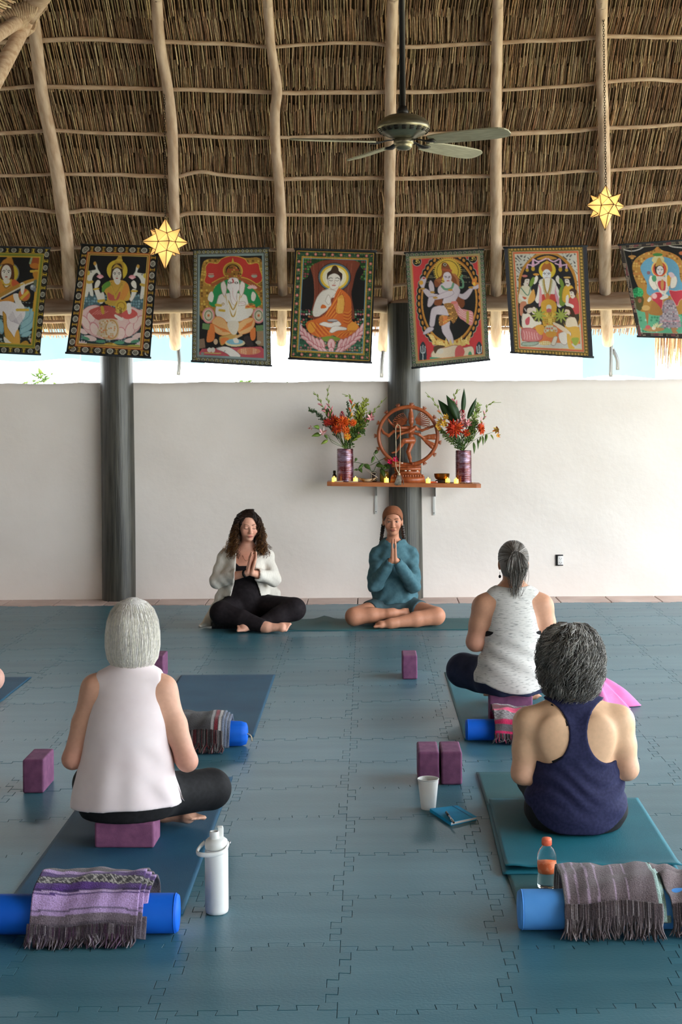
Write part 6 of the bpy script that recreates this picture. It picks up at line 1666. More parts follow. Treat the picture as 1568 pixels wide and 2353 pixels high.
for (xa, xb, Y, lab) in ((768, 788, 13.04, 'pale flat stone slip before the left vase, nearest the shelf end'), (800, 822, 13.04, 'pale flat stone slip under the second tealight')):
    a, b_ = sx(xa, Y), sx(xb, Y); z = shz((a + b_) / 2); mb = MB(); mb.box(((a + b_) / 2, 13.045 - (0.0 if xa < 790 else 0.0), z + 0.004), (b_ - a, 0.018, 0.008), bevel=0.002)
    mb.V[-1][:, 1] -= 0.006
    mb.build('stone_slip', card, loc=((a + b_) / 2, 13.04, z), smooth=False, label=lab, cat='stone')
# pink flower on the statue's foot
c = ST(490, 1235, -0.09); pf = thing('pink_blossom', c - np.array([0, 0, 0.02]), 'bright pink blossom tucked at the foot of the statue\'s ring', 'flower')
mb = MB()
for cc, rr in ((ST(540, 1215, -0.09), 70), (ST(440, 1255, -0.09), 66)): bloom_lily(mb, cc, rr / 7.84 / 264, srgb(226, 20, 90)[:3], srgb(200, 16, 80)[:3], (0.1, -1, 0.2))
mb.build('petals', petal_m, pf)
# brass singing bowl on its cushion
brass = pm('aged_brass', srgb(150, 104, 48), srgb(110, 74, 34), scale=12, rough=0.32, metal=0.85)
xb_ = sx(1015, 13.18); z = shz(xb_)
cu = pm('dark_cushion', srgb(46, 34, 30), srgb(66, 50, 44), scale=30, rough=0.9)
mb = MB(); mb.lathe([(0.02, 0), (0.052, 0.003), (0.06, 0.012), (0.052, 0.021), (0.0, 0.022)], (xb_, 13.18, z), 24); mb.build('bowl_cushion', cu, loc=(xb_, 13.18, z), label='dark round cushion under the brass bowl', cat='cushion')
mb = MB(); mb.lathe([(0.0, 0), (0.035, 0.002), (0.056, 0.014), (0.066, 0.034), (0.068, 0.056), (0.0695, 0.058), (0.0655, 0.058), (0.062, 0.036), (0.05, 0.016), (0.0, 0.008)], (xb_, 13.18, z + 0.02), 36); mb.build('singing_bowl', brass, loc=(xb_, 13.18, z + 0.02), label='small brass bowl on the shelf left of the right vase', cat='bowl')
lt = thing('mallet', (sx(996, 13.07), 13.07, shz(sx(996, 13.07))), 'small red-handled mallet lying by the tealight right of the statue', 'mallet')
x0, x1 = sx(989, 13.07), sx(1002, 13.07); z = shz(x0)
mb = MB(); mb.tube([(x0, 13.075, z + 0.007), (x1, 13.07, z + 0.007)], 0.006, 10); mb.build('handle', pm('orange_handle', srgb(200, 84, 40), rough=0.4), lt)
mb = MB(); mb.ell((x1 + 0.004, 13.07, z + 0.008), (0.009, 0.008, 0.008), 10, 8); mb.build('head', pm('pale_pink_tip', srgb(230, 190, 190), rough=0.6), lt)
bead_m = pm('amber_bead', srgb(176, 130, 90), srgb(120, 84, 60), scale=90, rough=0.4)
mb = MB(); xq = sx(1071, 13.05)
for k in range(26):
    a = 2 * math.pi * k / 26; X_ = xq + 0.055 * math.cos(a); Y_ = 13.055 + 0.018 * math.sin(a); mb.ell((X_, Y_, shz(X_) + 0.005), (0.005,) * 3, 6, 5)
mb.build('bead_bracelet', bead_m, loc=(xq, 13.055, shz(xq)), label='string of small amber beads lying before the right vase', cat='beads')
mb = MB(); xq = sx(1031, 13.07)
for k in range(18):
    a = 2 * math.pi * k / 18; X_ = xq + 0.03 * math.cos(a) + 0.008 * math.sin(3 * a); Y_ = 13.07 + 0.014 * math.sin(a); mb.ell((X_, Y_, shz(X_) + 0.004), (0.004,) * 3, 6, 5)
mb.build('bead_necklace', cu, loc=(xq, 13.07, shz(xq)), label='small dark bead string between the brass bowl and the front tealight', cat='beads')

# ---- wall socket
oc = at(1286.5, 1287, WALL_Y); ou = thing('wall_socket', oc, 'white double wall socket with dark edge on the right of the wall', 'socket')
mb = MB(); mb.box(oc + np.array([-0.002, -0.004, 0]), (0.066, 0.012, 0.098), bevel=0.002); mb.build('back_box', pm('black_plastic', srgb(26, 26, 28), rough=0.5), ou, smooth=False)
mb = MB(); mb.box(oc + np.array([0.006, -0.014, -0.001]), (0.05, 0.012, 0.078), bevel=0.004); pl = mb.build('face_plate', pm('white_plastic', srgb(226, 224, 222), rough=0.4), ou, smooth=False)
mb = MB()
for dz in (0.018, -0.02):
    for dx in (-0.009, 0.009): mb.box(oc + np.array([0.006 + dx, -0.0205, dz]), (0.003, 0.002, 0.009))
    mb.lathe([(0.003, 0), (0.003, 0.001), (0, 0.0012)], oc + np.array([0.006, -0.0195, dz - 0.011]), 8, axis=(0, -1, 0))
mb.build('socket_slot', MATS['black_plastic'], pl, smooth=False)
# ================================================================== mats
def mat_material(name, a, b_):
    return pm(name, srgb(*a), srgb(*b_), scale=3.0, rough=0.6, spec=0.35, bump=0.25, bscale=380, coord='World')
m_blue = mat_material('mat_blue', (26, 78, 108), (34, 88, 116))
m_teal = mat_material('mat_teal', (18, 98, 116), (26, 110, 126))
m_dteal = mat_material('mat_dark_teal', (40, 88, 94), (50, 98, 102))
def yoga_mat(name, x0, x1, y0, y1, mat, label, z0=0.0, th=0.005, hump=None, curl=0.0):
    nx, ny = 40, 40
    xs, ys = np.linspace(x0, x1, nx), np.linspace(y0, y1, ny)
    X, Y = np.meshgrid(xs, ys)
    Z = np.full_like(X, z0 + 0.0005)
    if hump:
        hx, hy, hr, hz = hump
        Z += hz * np.exp(-((X - hx) / hr) ** 2) * np.clip((Y - hy) / 0.2, 0, 1)
    if curl: Z += curl * (np.clip(1 - np.abs(Y - y0) / 0.10, 0, 1)) ** 2 * (0.5 + 0.5 * np.sin(X * 16))
    n = nx * ny; V = np.vstack([np.column_stack([X.ravel(), Y.ravel(), Z.ravel() + th]), np.column_stack([X.ravel(), Y.ravel(), Z.ravel()])])
    idx = np.arange(n).reshape(ny, nx)
    F = list(np.stack([idx[:-1, :-1], idx[:-1, 1:], idx[1:, 1:], idx[1:, :-1]], -1).reshape(-1, 4)) + list((np.stack([idx[:-1, :-1], idx[1:, :-1], idx[1:, 1:], idx[:-1, 1:]], -1) + n).reshape(-1, 4))
    rim = list(idx[0]) + list(idx[1:, -1]) + list(idx[-1, ::-1][1:]) + list(idx[::-1, 0][1:-1])
    for a, b_ in zip(rim, rim[1:] + rim[:1]): F.append((a, n + a, n + b_, b_))
    return obj(name, V, np.array([tuple(f) for f in F]), mat, loc=((x0 + x1) / 2, (y0 + y1) / 2, z0), smooth=False, label=label, cat='yoga mat', group='yoga mats')
yoga_mat('yoga_mat', -1.23, -0.62, 5.0, 6.87, m_blue, 'dark blue yoga mat under the white-haired woman')
yoga_mat('yoga_mat', -1.185, -0.588, 7.73, 9.55, m_blue, 'dark blue yoga mat just beyond the white-haired woman')
yoga_mat('yoga_mat', -2.735, -2.125, 7.72, 9.52, m_blue, 'dark blue yoga mat cut by the left edge')
yoga_mat('yoga_mat', -0.66, 1.06, 11.47, 12.10, m_dteal, 'teal yoga mat laid crosswise under the woman in the headband', hump=(-0.345, 11.6, 0.055, 0.028))
yoga_mat('yoga_mat', 0.484, 1.09, 7.62, 9.6, m_teal, 'teal yoga mat under the woman in the grey tank top')
yoga_mat('yoga_mat', 0.493, 1.105, 4.95, 6.93, m_dteal, 'dark teal yoga mat under the curly grey-haired woman')
# second mat folded on top of it
fm = thing('folded_mat', (0.815, 5.9, 0.006), 'bright teal yoga mat folded double under the curly grey-haired woman', 'yoga mat', 'yoga mats')
def sheet_obj(name, P, th, mat, parent):
    ny, nx = P.shape[:2]
    n = nx * ny; up = np.array([0, 0, th])
    V = np.vstack([P.reshape(-1, 3) + up, P.reshape(-1, 3)]); idx = np.arange(n).reshape(ny, nx)
    F = list(np.stack([idx[:-1, :-1], idx[:-1, 1:], idx[1:, 1:], idx[1:, :-1]], -1).reshape(-1, 4)) + list((np.stack([idx[:-1, :-1], idx[1:, :-1], idx[1:, 1:], idx[:-1, 1:]], -1) + n).reshape(-1, 4))
    rim = list(idx[0]) + list(idx[1:, -1]) + list(idx[-1, ::-1][1:]) + list(idx[::-1, 0][1:-1])
    for a, b_ in zip(rim, rim[1:] + rim[:1]): F.append((a, n + a, n + b_, b_))
    return obj(name, V, np.array([tuple(f) for f in F]), mat, parent, smooth=False)
X, Y = np.meshgrid(np.linspace(0, 1, 40), np.linspace(0, 1, 40))
for i, (z, dx, dy) in enumerate(((0.006, -0.012, -0.03), (0.017, 0.0, 0.0))):
    P = np.stack([lerp(lerp(0.488, 1.122, X), lerp(0.507, 1.138, X), Y) + dx, lerp(5.42, 6.39, Y) + dy, z + 0.012 * i * np.clip(1 - Y * 12, 0, 1) * (0.4 + 0.6 * np.sin(X * 14 + 1) ** 2) + 0.0 * X], -1)
    sheet_obj('layer', P, 0.005, m_teal, fm)

# ================================================================== blocks
blk = pm('purple_foam', srgb(112, 68, 100), srgb(130, 82, 114), scale=30, rough=0.75, bump=0.12, bscale=300, objrand=0.07, spec=0.25)
def block(x, y, s, label, z=0.0, rz=0.0):
    V, F = bbox(s, 0.009, 3)
    V = V + np.array([0, 0, s[2] / 2])
    o = put('yoga_block', mesh_data('yoga_block', V, F, blk, smooth=False), None, (x, y, z), label, 'yoga block', 'purple foam yoga blocks'); o.rotation_euler = (0, 0, rz)
    return o
N_ = (0.093, 0.225, 0.147)
block(-1.472, 6.725, N_, 'purple foam block standing at the far left, left of the white-haired woman')
block(-0.932, 5.825, (0.228, 0.15, 0.098), 'purple foam block the white-haired woman sits on', 0.0056, -0.03)
block(-1.325, 9.52, N_, 'purple foam block standing behind the white-haired woman\'s head')
block(0.258, 9.48, N_, 'purple foam block standing alone in the middle of the floor')
block(0.266, 6.825, N_, 'left one of the two purple blocks behind the white cup')
block(0.3685, 6.825, N_, 'right one of the two purple blocks behind the white cup')
block(0.758, 8.075, (0.23, 0.10, 0.147), 'purple foam block the woman in the grey tank top sits on', 0.0056)
block(1.40, 12.0, (0.093, 0.15, 0.15), 'purple foam block beyond the grey tank top woman\'s right shoulder')

# ================================================================== bolsters
def bolster(x0, x1, y, r, mat, label, kind, z=0.0):
    t = thing('bolster', ((x0 + x1) / 2, y, z), label, 'bolster', 'blue bolsters')
    L_ = x1 - x0
    if kind == 'foam': prof = [(0.0, 0.0), (r * 0.90, 0.002), (r * 0.97, 0.008), (r, 0.02), (r * 1.0, L_ * 0.5), (r, L_ - 0.02), (r * 0.97, L_ - 0.008), (r * 0.9, L_ - 0.002), (0.0, L_)]
    else: prof = [(0.0, 0.02), (r * 0.25, 0.012), (r * 0.55, 0.004), (r * 0.82, 0.010), (r * 0.97, 0.035), (r * 1.02, 0.09), (r, L_ * 0.5), (r * 1.02, L_ - 0.09), (r * 0.97, L_ - 0.035), (r * 0.82, L_ - 0.01), (r * 0.55, L_ - 0.004), (r * 0.25, L_ - 0.012), (0.0, L_ - 0.02)]
    mb = MB(); mb.lathe(prof, (x0, y, z + r), 40, axis=(1, 0, 0))
    V = mb.V[0]
    if kind != 'foam':
        a = np.arctan2(V[:, 2] - z - r, V[:, 1] - y); e = np.minimum(V[:, 0] - x0, x1 - V[:, 0]); k = np.clip(1 - e / 0.07, 0, 1)
        rr = np.hypot(V[:, 1] - y, V[:, 2] - z - r); f = 1 + 0.06 * k * np.sin(a * 9); V[:, 1] = y + (V[:, 1] - y) * f; V[:, 2] = z + r + (V[:, 2] - z - r) * f
    V[:, 2] = np.maximum(V[:, 2], z + 0.0006)
    mb.build('cover', mat, t)
    if kind != 'foam':
        for xx, sg in ((x0, -1), (x1, 1)):
            m2 = MB(); m2.tube(spline([(xx - sg * 0.012, y, z + r), (xx + sg * 0.012, y - 0.01, z + r - 0.01), (xx + sg * 0.018, y - 0.02, z + r - 0.035)], 6), 0.004, 6); m2.build('drawstring', cord, t)
    else:
        for xx in (x0, x1):
            a = np.linspace(0, 2 * math.pi, 41); m2 = MB(); m2.tube(np.column_stack([np.full(41, xx + (0.012 if xx == x0 else -0.012)), y + r * 0.985 * np.cos(a), np.maximum(z + r + r * 0.985 * np.sin(a), z + 0.003)]), 0.0018, 5, caps=False); m2.build('piping', mat, t)
    return t
bl1 = pm('bolster_blue', srgb(10, 92, 206), srgb(20, 104, 218), scale=6, rough=0.6, spec=0.3)
bl2 = pm('bolster_light', srgb(78, 148, 224), srgb(92, 160, 232), scale=6, rough=0.65, spec=0.3)
bolster(-1.28, -0.61, 4.83, 0.062, bl1, 'royal blue bolster under the purple striped blanket', 'foam')
bolster(-1.26, -0.60, 7.53, 0.062, bl1, 'royal blue bolster under the dark grey blanket', 'bag')
bolster(0.486, 1.10, 7.60, 0.053, bl1, 'royal blue bolster under the pink striped blanket', 'foam', 0.0055)
bolster(0.474, 1.14, 4.84, 0.063, bl2, 'light blue bolster under the brown-grey blanket', 'foam')

# ================================================================== blankets
wool = pm('woven_wool', (1, 1, 1, 1), 0.28, vcol=True, scale=230, stretch=(1, 1, 1), rough=0.95, spec=0.1, bump=0.5, bscale=240, sheen=0.2)
def blanket(x0, x1, sec, colfn, label, fringe, seed, layers=3, skew=0.0, th=0.012, fcol=None, wav=0.004, edges=1):
    """sec: (Y, Z) outline from the back over the top to the front edge; colfn(u across, s along) -> rgb"""
    r = np.random.default_rng(seed)
    S = spline(np.array([(0, a, b_) for a, b_ in sec]), 90)[:, 1:]
    d = np.r_[0, np.cumsum(np.hypot(*np.diff(S, axis=0).T))]; s = d / d[-1]
    tn = np.gradient(S, axis=0); tn /= np.linalg.norm(tn, axis=1)[:, None]; nr = np.column_stack([tn[:, 1], -tn[:, 0]])
    if nr[45, 1] < 0: nr = -nr
    base = ((x0 + x1) / 2, S[:, 0].mean(), 0.0)
    t = thing('blanket', base, label, 'blanket', 'woven fringed blankets')
    for L_ in range(layers):
        nx = 70
        off = -0.010 * L_
        a, b_ = x0 + 0.006 * L_ * (1 if edges == 1 else -1) - 0.0, x1 + (0.014 * L_ if edges == 1 else -0.004 * L_)
        u = np.linspace(0, 1, nx)
        X = a + (b_ - a) * u[None, :] + skew * (s[:, None] - 0.5)
        wv = wav * (np.sin(X * 37 + seed) * 0.6 + np.sin(X * 83 + s[:, None] * 9 + seed) * 0.4 + np.sin(s[:, None] * 23 + X * 20))
        hang = 0.006 * np.sin(X * 24 + seed * 3) * s[:, None] ** 3
        Y = S[:, 0][:, None] + nr[:, 0][:, None] * (off + wv); Z = S[:, 1][:, None] + nr[:, 1][:, None] * (off + wv) + hang
        Z = np.maximum(Z, 0.004)
        P = np.stack([X, Y, Z], -1); Q = P - np.stack([np.zeros_like(X), nr[:, 0][:, None] + 0 * X, nr[:, 1][:, None] + 0 * X], -1) * th * 0.6
        Q[..., 2] = np.maximum(Q[..., 2], 0.002)
        col = colfn(np.broadcast_to(u[None, :], X.shape), np.broadcast_to(s[:, None] + 0.012 * np.sin(X * 9 + seed) + 0.02 * L_, X.shape))
        n = X.size; idx = np.arange(n).reshape(X.shape)
        F = [np.stack([idx[:-1, :-1], idx[1:, :-1], idx[1:, 1:], idx[:-1, 1:]], -1).reshape(-1, 4), (np.stack([idx[:-1, :-1], idx[:-1, 1:], idx[1:, 1:], idx[1:, :-1]], -1) + n).reshape(-1, 4)]
        rim = list(idx[0]) + list(idx[1:, -1]) + list(idx[-1, ::-1][1:]) + list(idx[::-1, 0][1:-1]); rim2 = rim[1:] + rim[:1]
        F.append(np.array([(p, q, n + q, n + p) for p, q in zip(rim, rim2)]))
        cc = col.reshape(-1, 3)
        obj('fold', np.vstack([P.reshape(-1, 3), Q.reshape(-1, 3)]), np.vstack(F), wool, t, col=np.vstack([cc, cc]))
        if L_ == 0: edge = P[-1]
    if fringe:
        nst, ln, ln2 = fringe
        mb = MB()
        for k in range(nst):
            f = (k + r.uniform(-.3, .3)) / nst; i = int(np.clip(f, 0, 0.999) * (len(edge) - 1)); p = edge[i] + np.array([0, 0.003, 0.006])
            l_ = ln * r.uniform(0.6, 1.15); dx = r.normal(0, 0.012); zf = max(0.004, p[2] - l_)
            horiz = max(0.0, l_ - (p[2] - zf))
            e = np.array([p[0] + dx, p[1] - 0.012 - horiz * r.uniform(0.6, 1.0), zf + r.uniform(0, 0.004)]); m_ = np.array([p[0] + dx * 0.4 + r.normal(0, .004), p[1] - 0.012 + r.normal(0, .004), lerp(p[2], zf, 0.55)])
            c = np.array(fcol[r.integers(0, len(fcol))]) * r.uniform(0.7, 1.25)
            mb.tube(spline([p + np.array([0, 0.0, ln2]), p + np.array([0, -0.008, 0.0]), m_, e], 8), [0.003, 0.0042, 0.004, 0.0038, 0.0036, 0.003, 0.0026, 0.0016], 4, col=c)
        mb.build('fringe', wool, t, kind='stuff')
    return t
def bands(tab):
    ss = np.array([b_[0] for b_ in tab]); cs = np.array([srgb(*b_[1])[:3] for b_ in tab])
    return lambda s: cs[np.clip(np.searchsorted(ss, s, side='right') - 1, 0, len(cs) - 1)]
gp = bands([(-9, (120, 104, 116)), (0.10, (96, 88, 94)), (0.30, (120, 108, 116)), (0.36, (96, 88, 92)), (0.44, (176, 146, 196)), (0.485, (76, 46, 110)), (0.54, (34, 30, 36)), (0.645, (84, 50, 124)), (0.70, (60, 40, 90)), (0.715, (190, 164, 206)), (0.728, (84, 60, 120)), (0.74, (186, 156, 206)), (0.835, (110, 96, 124)), (0.845, (176, 150, 196)), (0.87, (118, 106, 116)), (0.92, (96, 88, 98))])
def col_purple(u, s):
    c = gp(s).copy(); m = (s > 0.548) & (s < 0.64); ph = (u * 11) % 1.0; q = np.abs((s - 0.594) / 0.046)
    zig = np.abs(np.abs(ph - 0.5) * 2 - (1 - q)) < 0.16; zig2 = np.abs(np.abs(ph - 0.5) * 2 - q) < 0.12
    c[m & (zig | zig2 & (q > 0.6))] = srgb(178, 172, 166)[:3]
    return c
blanket(-1.066, -0.728, [(5.03, 0.02), (5.035, 0.10), (5.0, 0.152), (4.92, 0.168), (4.84, 0.162), (4.785, 0.135), (4.755, 0.09), (4.742, 0.05), (4.728, 0.022)], col_purple, 'purple and lilac striped blanket with zigzag band over the left front bolster', (150, 0.075, 0.03), 3, 3, fcol=[srgb(96, 86, 96)[:3], srgb(70, 60, 72)[:3], srgb(130, 122, 130)[:3], srgb(84, 62, 84)[:3]], skew=-0.012)
def col_dark(u, s):
    b_ = srgb(66, 64, 66)[:3]; c = np.broadcast_to(np.array(b_), u.shape + (3,)).copy(); e = u + 0.0 * s
    for a, w, k in ((0.80, 0.02, (150, 146, 146)), (0.86, 0.03, (120, 40, 50)), (0.93, 0.025, (190, 186, 184)), (0.985, 0.02, (110, 120, 140))): c[np.abs(e - a) < w] = srgb(*k)[:3]
    return c
blanket(-1.0, -0.715, [(7.72, 0.02), (7.72, 0.10), (7.66, 0.150), (7.58, 0.158), (7.50, 0.150), (7.445, 0.115), (7.42, 0.07), (7.40, 0.03)], col_dark, 'dark grey blanket with red and white striped end on the middle left bolster', (110, 0.09, 0.07), 5, 3, fcol=[srgb(56, 54, 56)[:3], srgb(70, 68, 70)[:3], srgb(120, 116, 116)[:3], srgb(100, 50, 56)[:3]])
gk = bands([(-9, (160, 40, 84)), (0.20, (190, 90, 130)), (0.24, (70, 60, 66)), (0.32, (110, 100, 106)), (0.36, (96, 26, 44)), (0.46, (60, 20, 32)), (0.50, (196, 40, 92)), (0.60, (214, 70, 110)), (0.63, (96, 88, 92)), (0.74, (120, 112, 116)), (0.80, (176, 36, 80)), (0.86, (90, 84, 88)), (0.93, (190, 44, 90))])
def col_pink(u, s):
    c = gk(s).copy(); m = ((s > 0.24) & (s < 0.36)) | ((s > 0.63) & (s < 0.80)); z = np.sin(u * 90 + 6 * np.sin(s * 60)) > 0.3
    c[m & z] = srgb(150, 144, 146)[:3]; return c
blanket(0.628, 0.99, [(7.80, 0.03), (7.80, 0.11), (7.76, 0.148), (7.68, 0.152), (7.58, 0.146), (7.525, 0.115), (7.51, 0.075), (7.50, 0.03)], col_pink, 'pink, maroon and grey striped blanket folded below the grey tank top woman', (70, 0.03, 0.02), 8, 3, fcol=[srgb(96, 88, 92)[:3], srgb(60, 56, 60)[:3], srgb(150, 50, 80)[:3]], wav=0.006)
def col_brown(u, s):
    c = np.broadcast_to(np.array(srgb(104, 92, 96)[:3]), u.shape + (3,)).copy()
    for a, w in ((0.06, 0.012), (0.16, 0.010), (0.27, 0.012), (0.37, 0.008), (0.55, 0.006), (0.68, 0.006)): c[np.abs(u - a + 0.04 * (s - 0.5)) < w] = srgb(160, 140, 160)[:3]
    c[u > 0.965] = srgb(150, 176, 170)[:3]; c[u < 0.012] = srgb(150, 150, 146)[:3]
    return c
FB = [srgb(92, 82, 86)[:3], srgb(70, 62, 66)[:3], srgb(150, 140, 144)[:3], srgb(106, 94, 98)[:3], srgb(86, 76, 80)[:3]]
blanket(0.617, 0.925, [(5.06, 0.02), (5.065, 0.10), (5.03, 0.150), (4.95, 0.166), (4.86, 0.158), (4.80, 0.132), (4.765, 0.09), (4.748, 0.058)], col_brown, 'brown-grey fringed blanket with pale stripes over the light blue bolster', (140, 0.085, 0.05), 13, 3, fcol=FB)
blanket(0.93, 1.075, [(5.05, 0.02), (5.05, 0.09), (5.02, 0.135), (4.94, 0.152), (4.86, 0.146), (4.80, 0.12), (4.77, 0.09), (4.75, 0.06)], lambda u, s: np.broadcast_to(np.array(srgb(110, 98, 100)[:3]), u.shape + (3,)).copy(), 'brown-grey blanket end bunched at the right edge of the light blue bolster', (60, 0.075, 0.05), 17, 2, fcol=FB, wav=0.012, skew=0.06)

# ================================================================== drinks and notebook
wht = pm('bottle_enamel', srgb(226, 228, 226), srgb(232, 234, 232), scale=10, rough=0.45, spec=0.4)
bx_, by_ = -0.509, 5.02
wb = thing('flask', (bx_, by_, 0.0), 'white insulated flask with spout lid and carry loop beside the left mat', 'bottle')
mb = MB(); mb.lathe([(0.0, 0.0), (0.033, 0.0005), (0.037, 0.004), (0.039, 0.014), (0.039, 0.19), (0.0388, 0.206), (0.036, 0.214), (0.0, 0.215)], (bx_, by_, 0.0), 40); mb.build('body', wht, wb)
mb = MB(); mb.lathe([(0.0365, 0.213), (0.0385, 0.217), (0.0385, 0.232), (0.036, 0.241), (0.028, 0.248), (0.0, 0.250)], (bx_, by_, 0.0), 40); lid = mb.build('lid', wht, wb)
sp = np.array([bx_ - 0.006, by_ - 0.006, 0.246])
mb = MB(); mb.lathe([(0.0165, 0.0), (0.0160, 0.024), (0.0155, 0.026), (0.0120, 0.026), (0.0115, 0.012), (0.0, 0.010)], sp, 24); mb.build('spout', wht, lid)
mb = MB(); mb.box((bx_ + 0.013, by_ + 0.018, 0.263), (0.018, 0.005, 0.032), bevel=0.002); mb.box((bx_ + 0.011, by_ + 0.014, 0.281), (0.019, 0.014, 0.005), bevel=0.002); mb.build('flip_cap', wht, lid)
mb = MB()
L1 = spline([(bx_ + 0.040, by_ + 0.006, 0.228), (bx_ + 0.030, by_ - 0.036, 0.214), (bx_ - 0.005, by_ - 0.052, 0.207), (bx_ - 0.045, by_ - 0.048, 0.206), (bx_ - 0.061, by_ - 0.030, 0.210), (bx_ - 0.052, by_ - 0.004, 0.222), (bx_ - 0.039, by_ + 0.006, 0.232)], 40)
mb.tube(L1, 0.0085, 8, up=(0, 0, 1), flat=1.0)
Vh = mb.V[0].reshape(-1, 8, 3); ctr = Vh.mean(1, keepdims=True); dd = Vh - ctr
rad_dir = ctr - np.array([bx_ - 0.005, by_, 0]); rad_dir[..., 2] = 0; rad_dir /= np.linalg.norm(rad_dir, axis=-1, keepdims=True)
comp = (dd * rad_dir).sum(-1, keepdims=True); dd = dd - rad_dir * comp * 0.62; mb.V[0] = (ctr + dd).reshape(-1, 3)
mb.build('carry_loop', wht, wb)
for sg in (-1, 1):
    mb = MB(); mb.lathe([(0.007, 0), (0.007, 0.003), (0.0, 0.0045)], (bx_ + sg * 0.043, by_ + 0.006, 0.229), 14, axis=(sg, 0, 0)); mb.build('rivet', pm('steel_rivet', srgb(170, 170, 172), rough=0.25, metal=0.9), wb)
paper = pm('cup_paper', srgb(232, 234, 232), srgb(226, 228, 228), scale=20, rough=0.75)
cx2, cy2 = 0.2475, 6.315
cu_ = thing('paper_cup', (cx2, cy2, 0.0), 'white paper cup standing on the floor before the two blocks', 'cup')
mb = MB(); mb.lathe([(0.028, 0.006), (0.0295, 0.0), (0.0305, 0.001), (0.0435, 0.124), (0.0425, 0.124), (0.030, 0.012), (0.0, 0.011)], (cx2, cy2, 0), 40); mb.build('wall', paper, cu_)
a = np.linspace(0, 2 * math.pi, 49); mb = MB(); mb.tube(np.column_stack([cx2 + 0.0437 * np.cos(a), cy2 + 0.0437 * np.sin(a), np.full(49, 0.1255)]), 0.0022, 8, caps=False); mb.build('rim', paper, cu_)
mb = MB(); mb.lathe([(0.0, 0.1), (0.0405, 0.1)], (cx2, cy2, 0), 32); mb.build('tea', pm('tea', srgb(120, 96, 70), rough=0.1), cu_)
# notebook
q = [fl(989, 1866), fl(1051.5, 1858.5), fl(1096, 1884.5), fl(1037, 1897.5)]
q = [np.array([p[0], p[1], 0]) for p in q]; nb_c = sum(q) / 4
nb = thing('notebook', nb_c, 'turquoise notebook with elastic band lying by the paper cup', 'notebook')
nbm = pm('notebook_cover', srgb(16, 146, 200), srgb(26, 158, 210), scale=20, rough=0.7, spec=0.2); pg = pm('pages', srgb(226, 222, 214), rough=0.8)
def slabq(qq, z0, z1, sh_=1.0):
    c = sum(qq) / 4; A = [c + (p - c) * sh_ for p in qq]
    return np.array([(p[0], p[1], z0) for p in A] + [(p[0], p[1], z1) for p in A]), [(3, 2, 1, 0), (4, 5, 6, 7), (0, 1, 5, 4), (1, 2, 6, 5), (2, 3, 7, 6), (3, 0, 4, 7)]
for nm, z0, z1, sc_, m_ in (('cover', 0.0005, 0.0025, 1.0, nbm), ('page_block', 0.0025, 0.0125, 0.965, pg), ('cover', 0.0125, 0.0145, 1.0, nbm)):
    V, F = slabq(q, z0, z1, sc_)
    obj(nm, V, F if True else F, m_, nb, smooth=False)
V, F = slabq([lerp(q[0], q[1], 0.0), lerp(q[0], q[1], 1.0), lerp(q[0], q[1], 1.0) + (q[1] - q[0]) * 0.004, lerp(q[0], q[1], 0) - (q[1] - q[0]) * 0.0], 0.0008, 0.0142)
V, F = slabq([q[0], q[3], q[3] + (q[0] - q[1]) * 0.012, q[0] + (q[0] - q[1]) * 0.012], 0.0008, 0.0142); obj('spine', V, F, nbm, nb, smooth=False)
e0, e1 = lerp(q[1], q[0], 0.16), lerp(q[2], q[3], 0.16); dv = (q[0] - q[1]) * 0.03
V, F = slabq([e0, e0 + dv, e1 + dv, e1], 0.0145, 0.0158); obj('elastic_band', V, F, pm('elastic', srgb(16, 110, 164), rough=0.6), nb, smooth=False)
p0, p1 = fl(1026, 1866.5, 0.02), fl(1044.5, 1891.5, 0.02)
pen = thing('pen', p0, 'silver and black pen lying on the turquoise notebook', 'pen')
mb = MB(); mb.tube([lerp(p0, p1, 0.30), lerp(p0, p1, 0.94)], 0.0045, 10); mb.build('barrel', pm('silver_barrel', srgb(176, 180, 184), rough=0.25, metal=0.7), pen)
mb = MB(); mb.tube([lerp(p0, p1, 0.0), lerp(p0, p1, 0.32)], 0.0048, 10); mb.tube([lerp(p0, p1, 0.94), lerp(p0, p1, 1.0)], [0.0045, 0.001], 10); mb.build('grip', MATS['black_plastic'], pen)
mb = MB(); mb.tube([lerp(p0, p1, 0.02) + np.array([0, 0, 0.006]), lerp(p0, p1, 0.28) + np.array([0, 0, 0.006])], 0.0014, 6); mb.build('clip', MATS['silver_barrel'], pen)
# water bottle
pet = pm('clear_plastic', srgb(246, 250, 250), rough=0.06, trans=1.0, ior=1.12, spec=0.5)
water = pm('bottle_water', srgb(228, 236, 236), rough=0.02, trans=0.92, ior=1.15)
wx, wy, wz = 0.615, 5.235, 0.006
pb = thing('water_bottle', (wx, wy, wz), 'clear plastic water bottle with coral cap and orange label on the folded mat', 'bottle')
mb = MB(); mb.lathe([(0.0, 0.004), (0.02, 0.0), (0.029, 0.002), (0.033, 0.010), (0.0335, 0.03), (0.031, 0.05), (0.0305, 0.062), (0.0325, 0.075), (0.0325, 0.092), (0.033, 0.105), (0.031, 0.120), (0.024, 0.136), (0.014, 0.147), (0.0125, 0.152), (0.0125, 0.156)], (wx, wy, wz), 36); mb.build('body', pet, pb)
mb = MB(); mb.lathe([(0.0, 0.006), (0.028, 0.005), (0.0318, 0.012), (0.0322, 0.03), (0.0297, 0.05), (0.0292, 0.062), (0.031, 0.075), (0.031, 0.084), (0.0, 0.084)], (wx, wy, wz), 32); mb.build('water', water, pb)
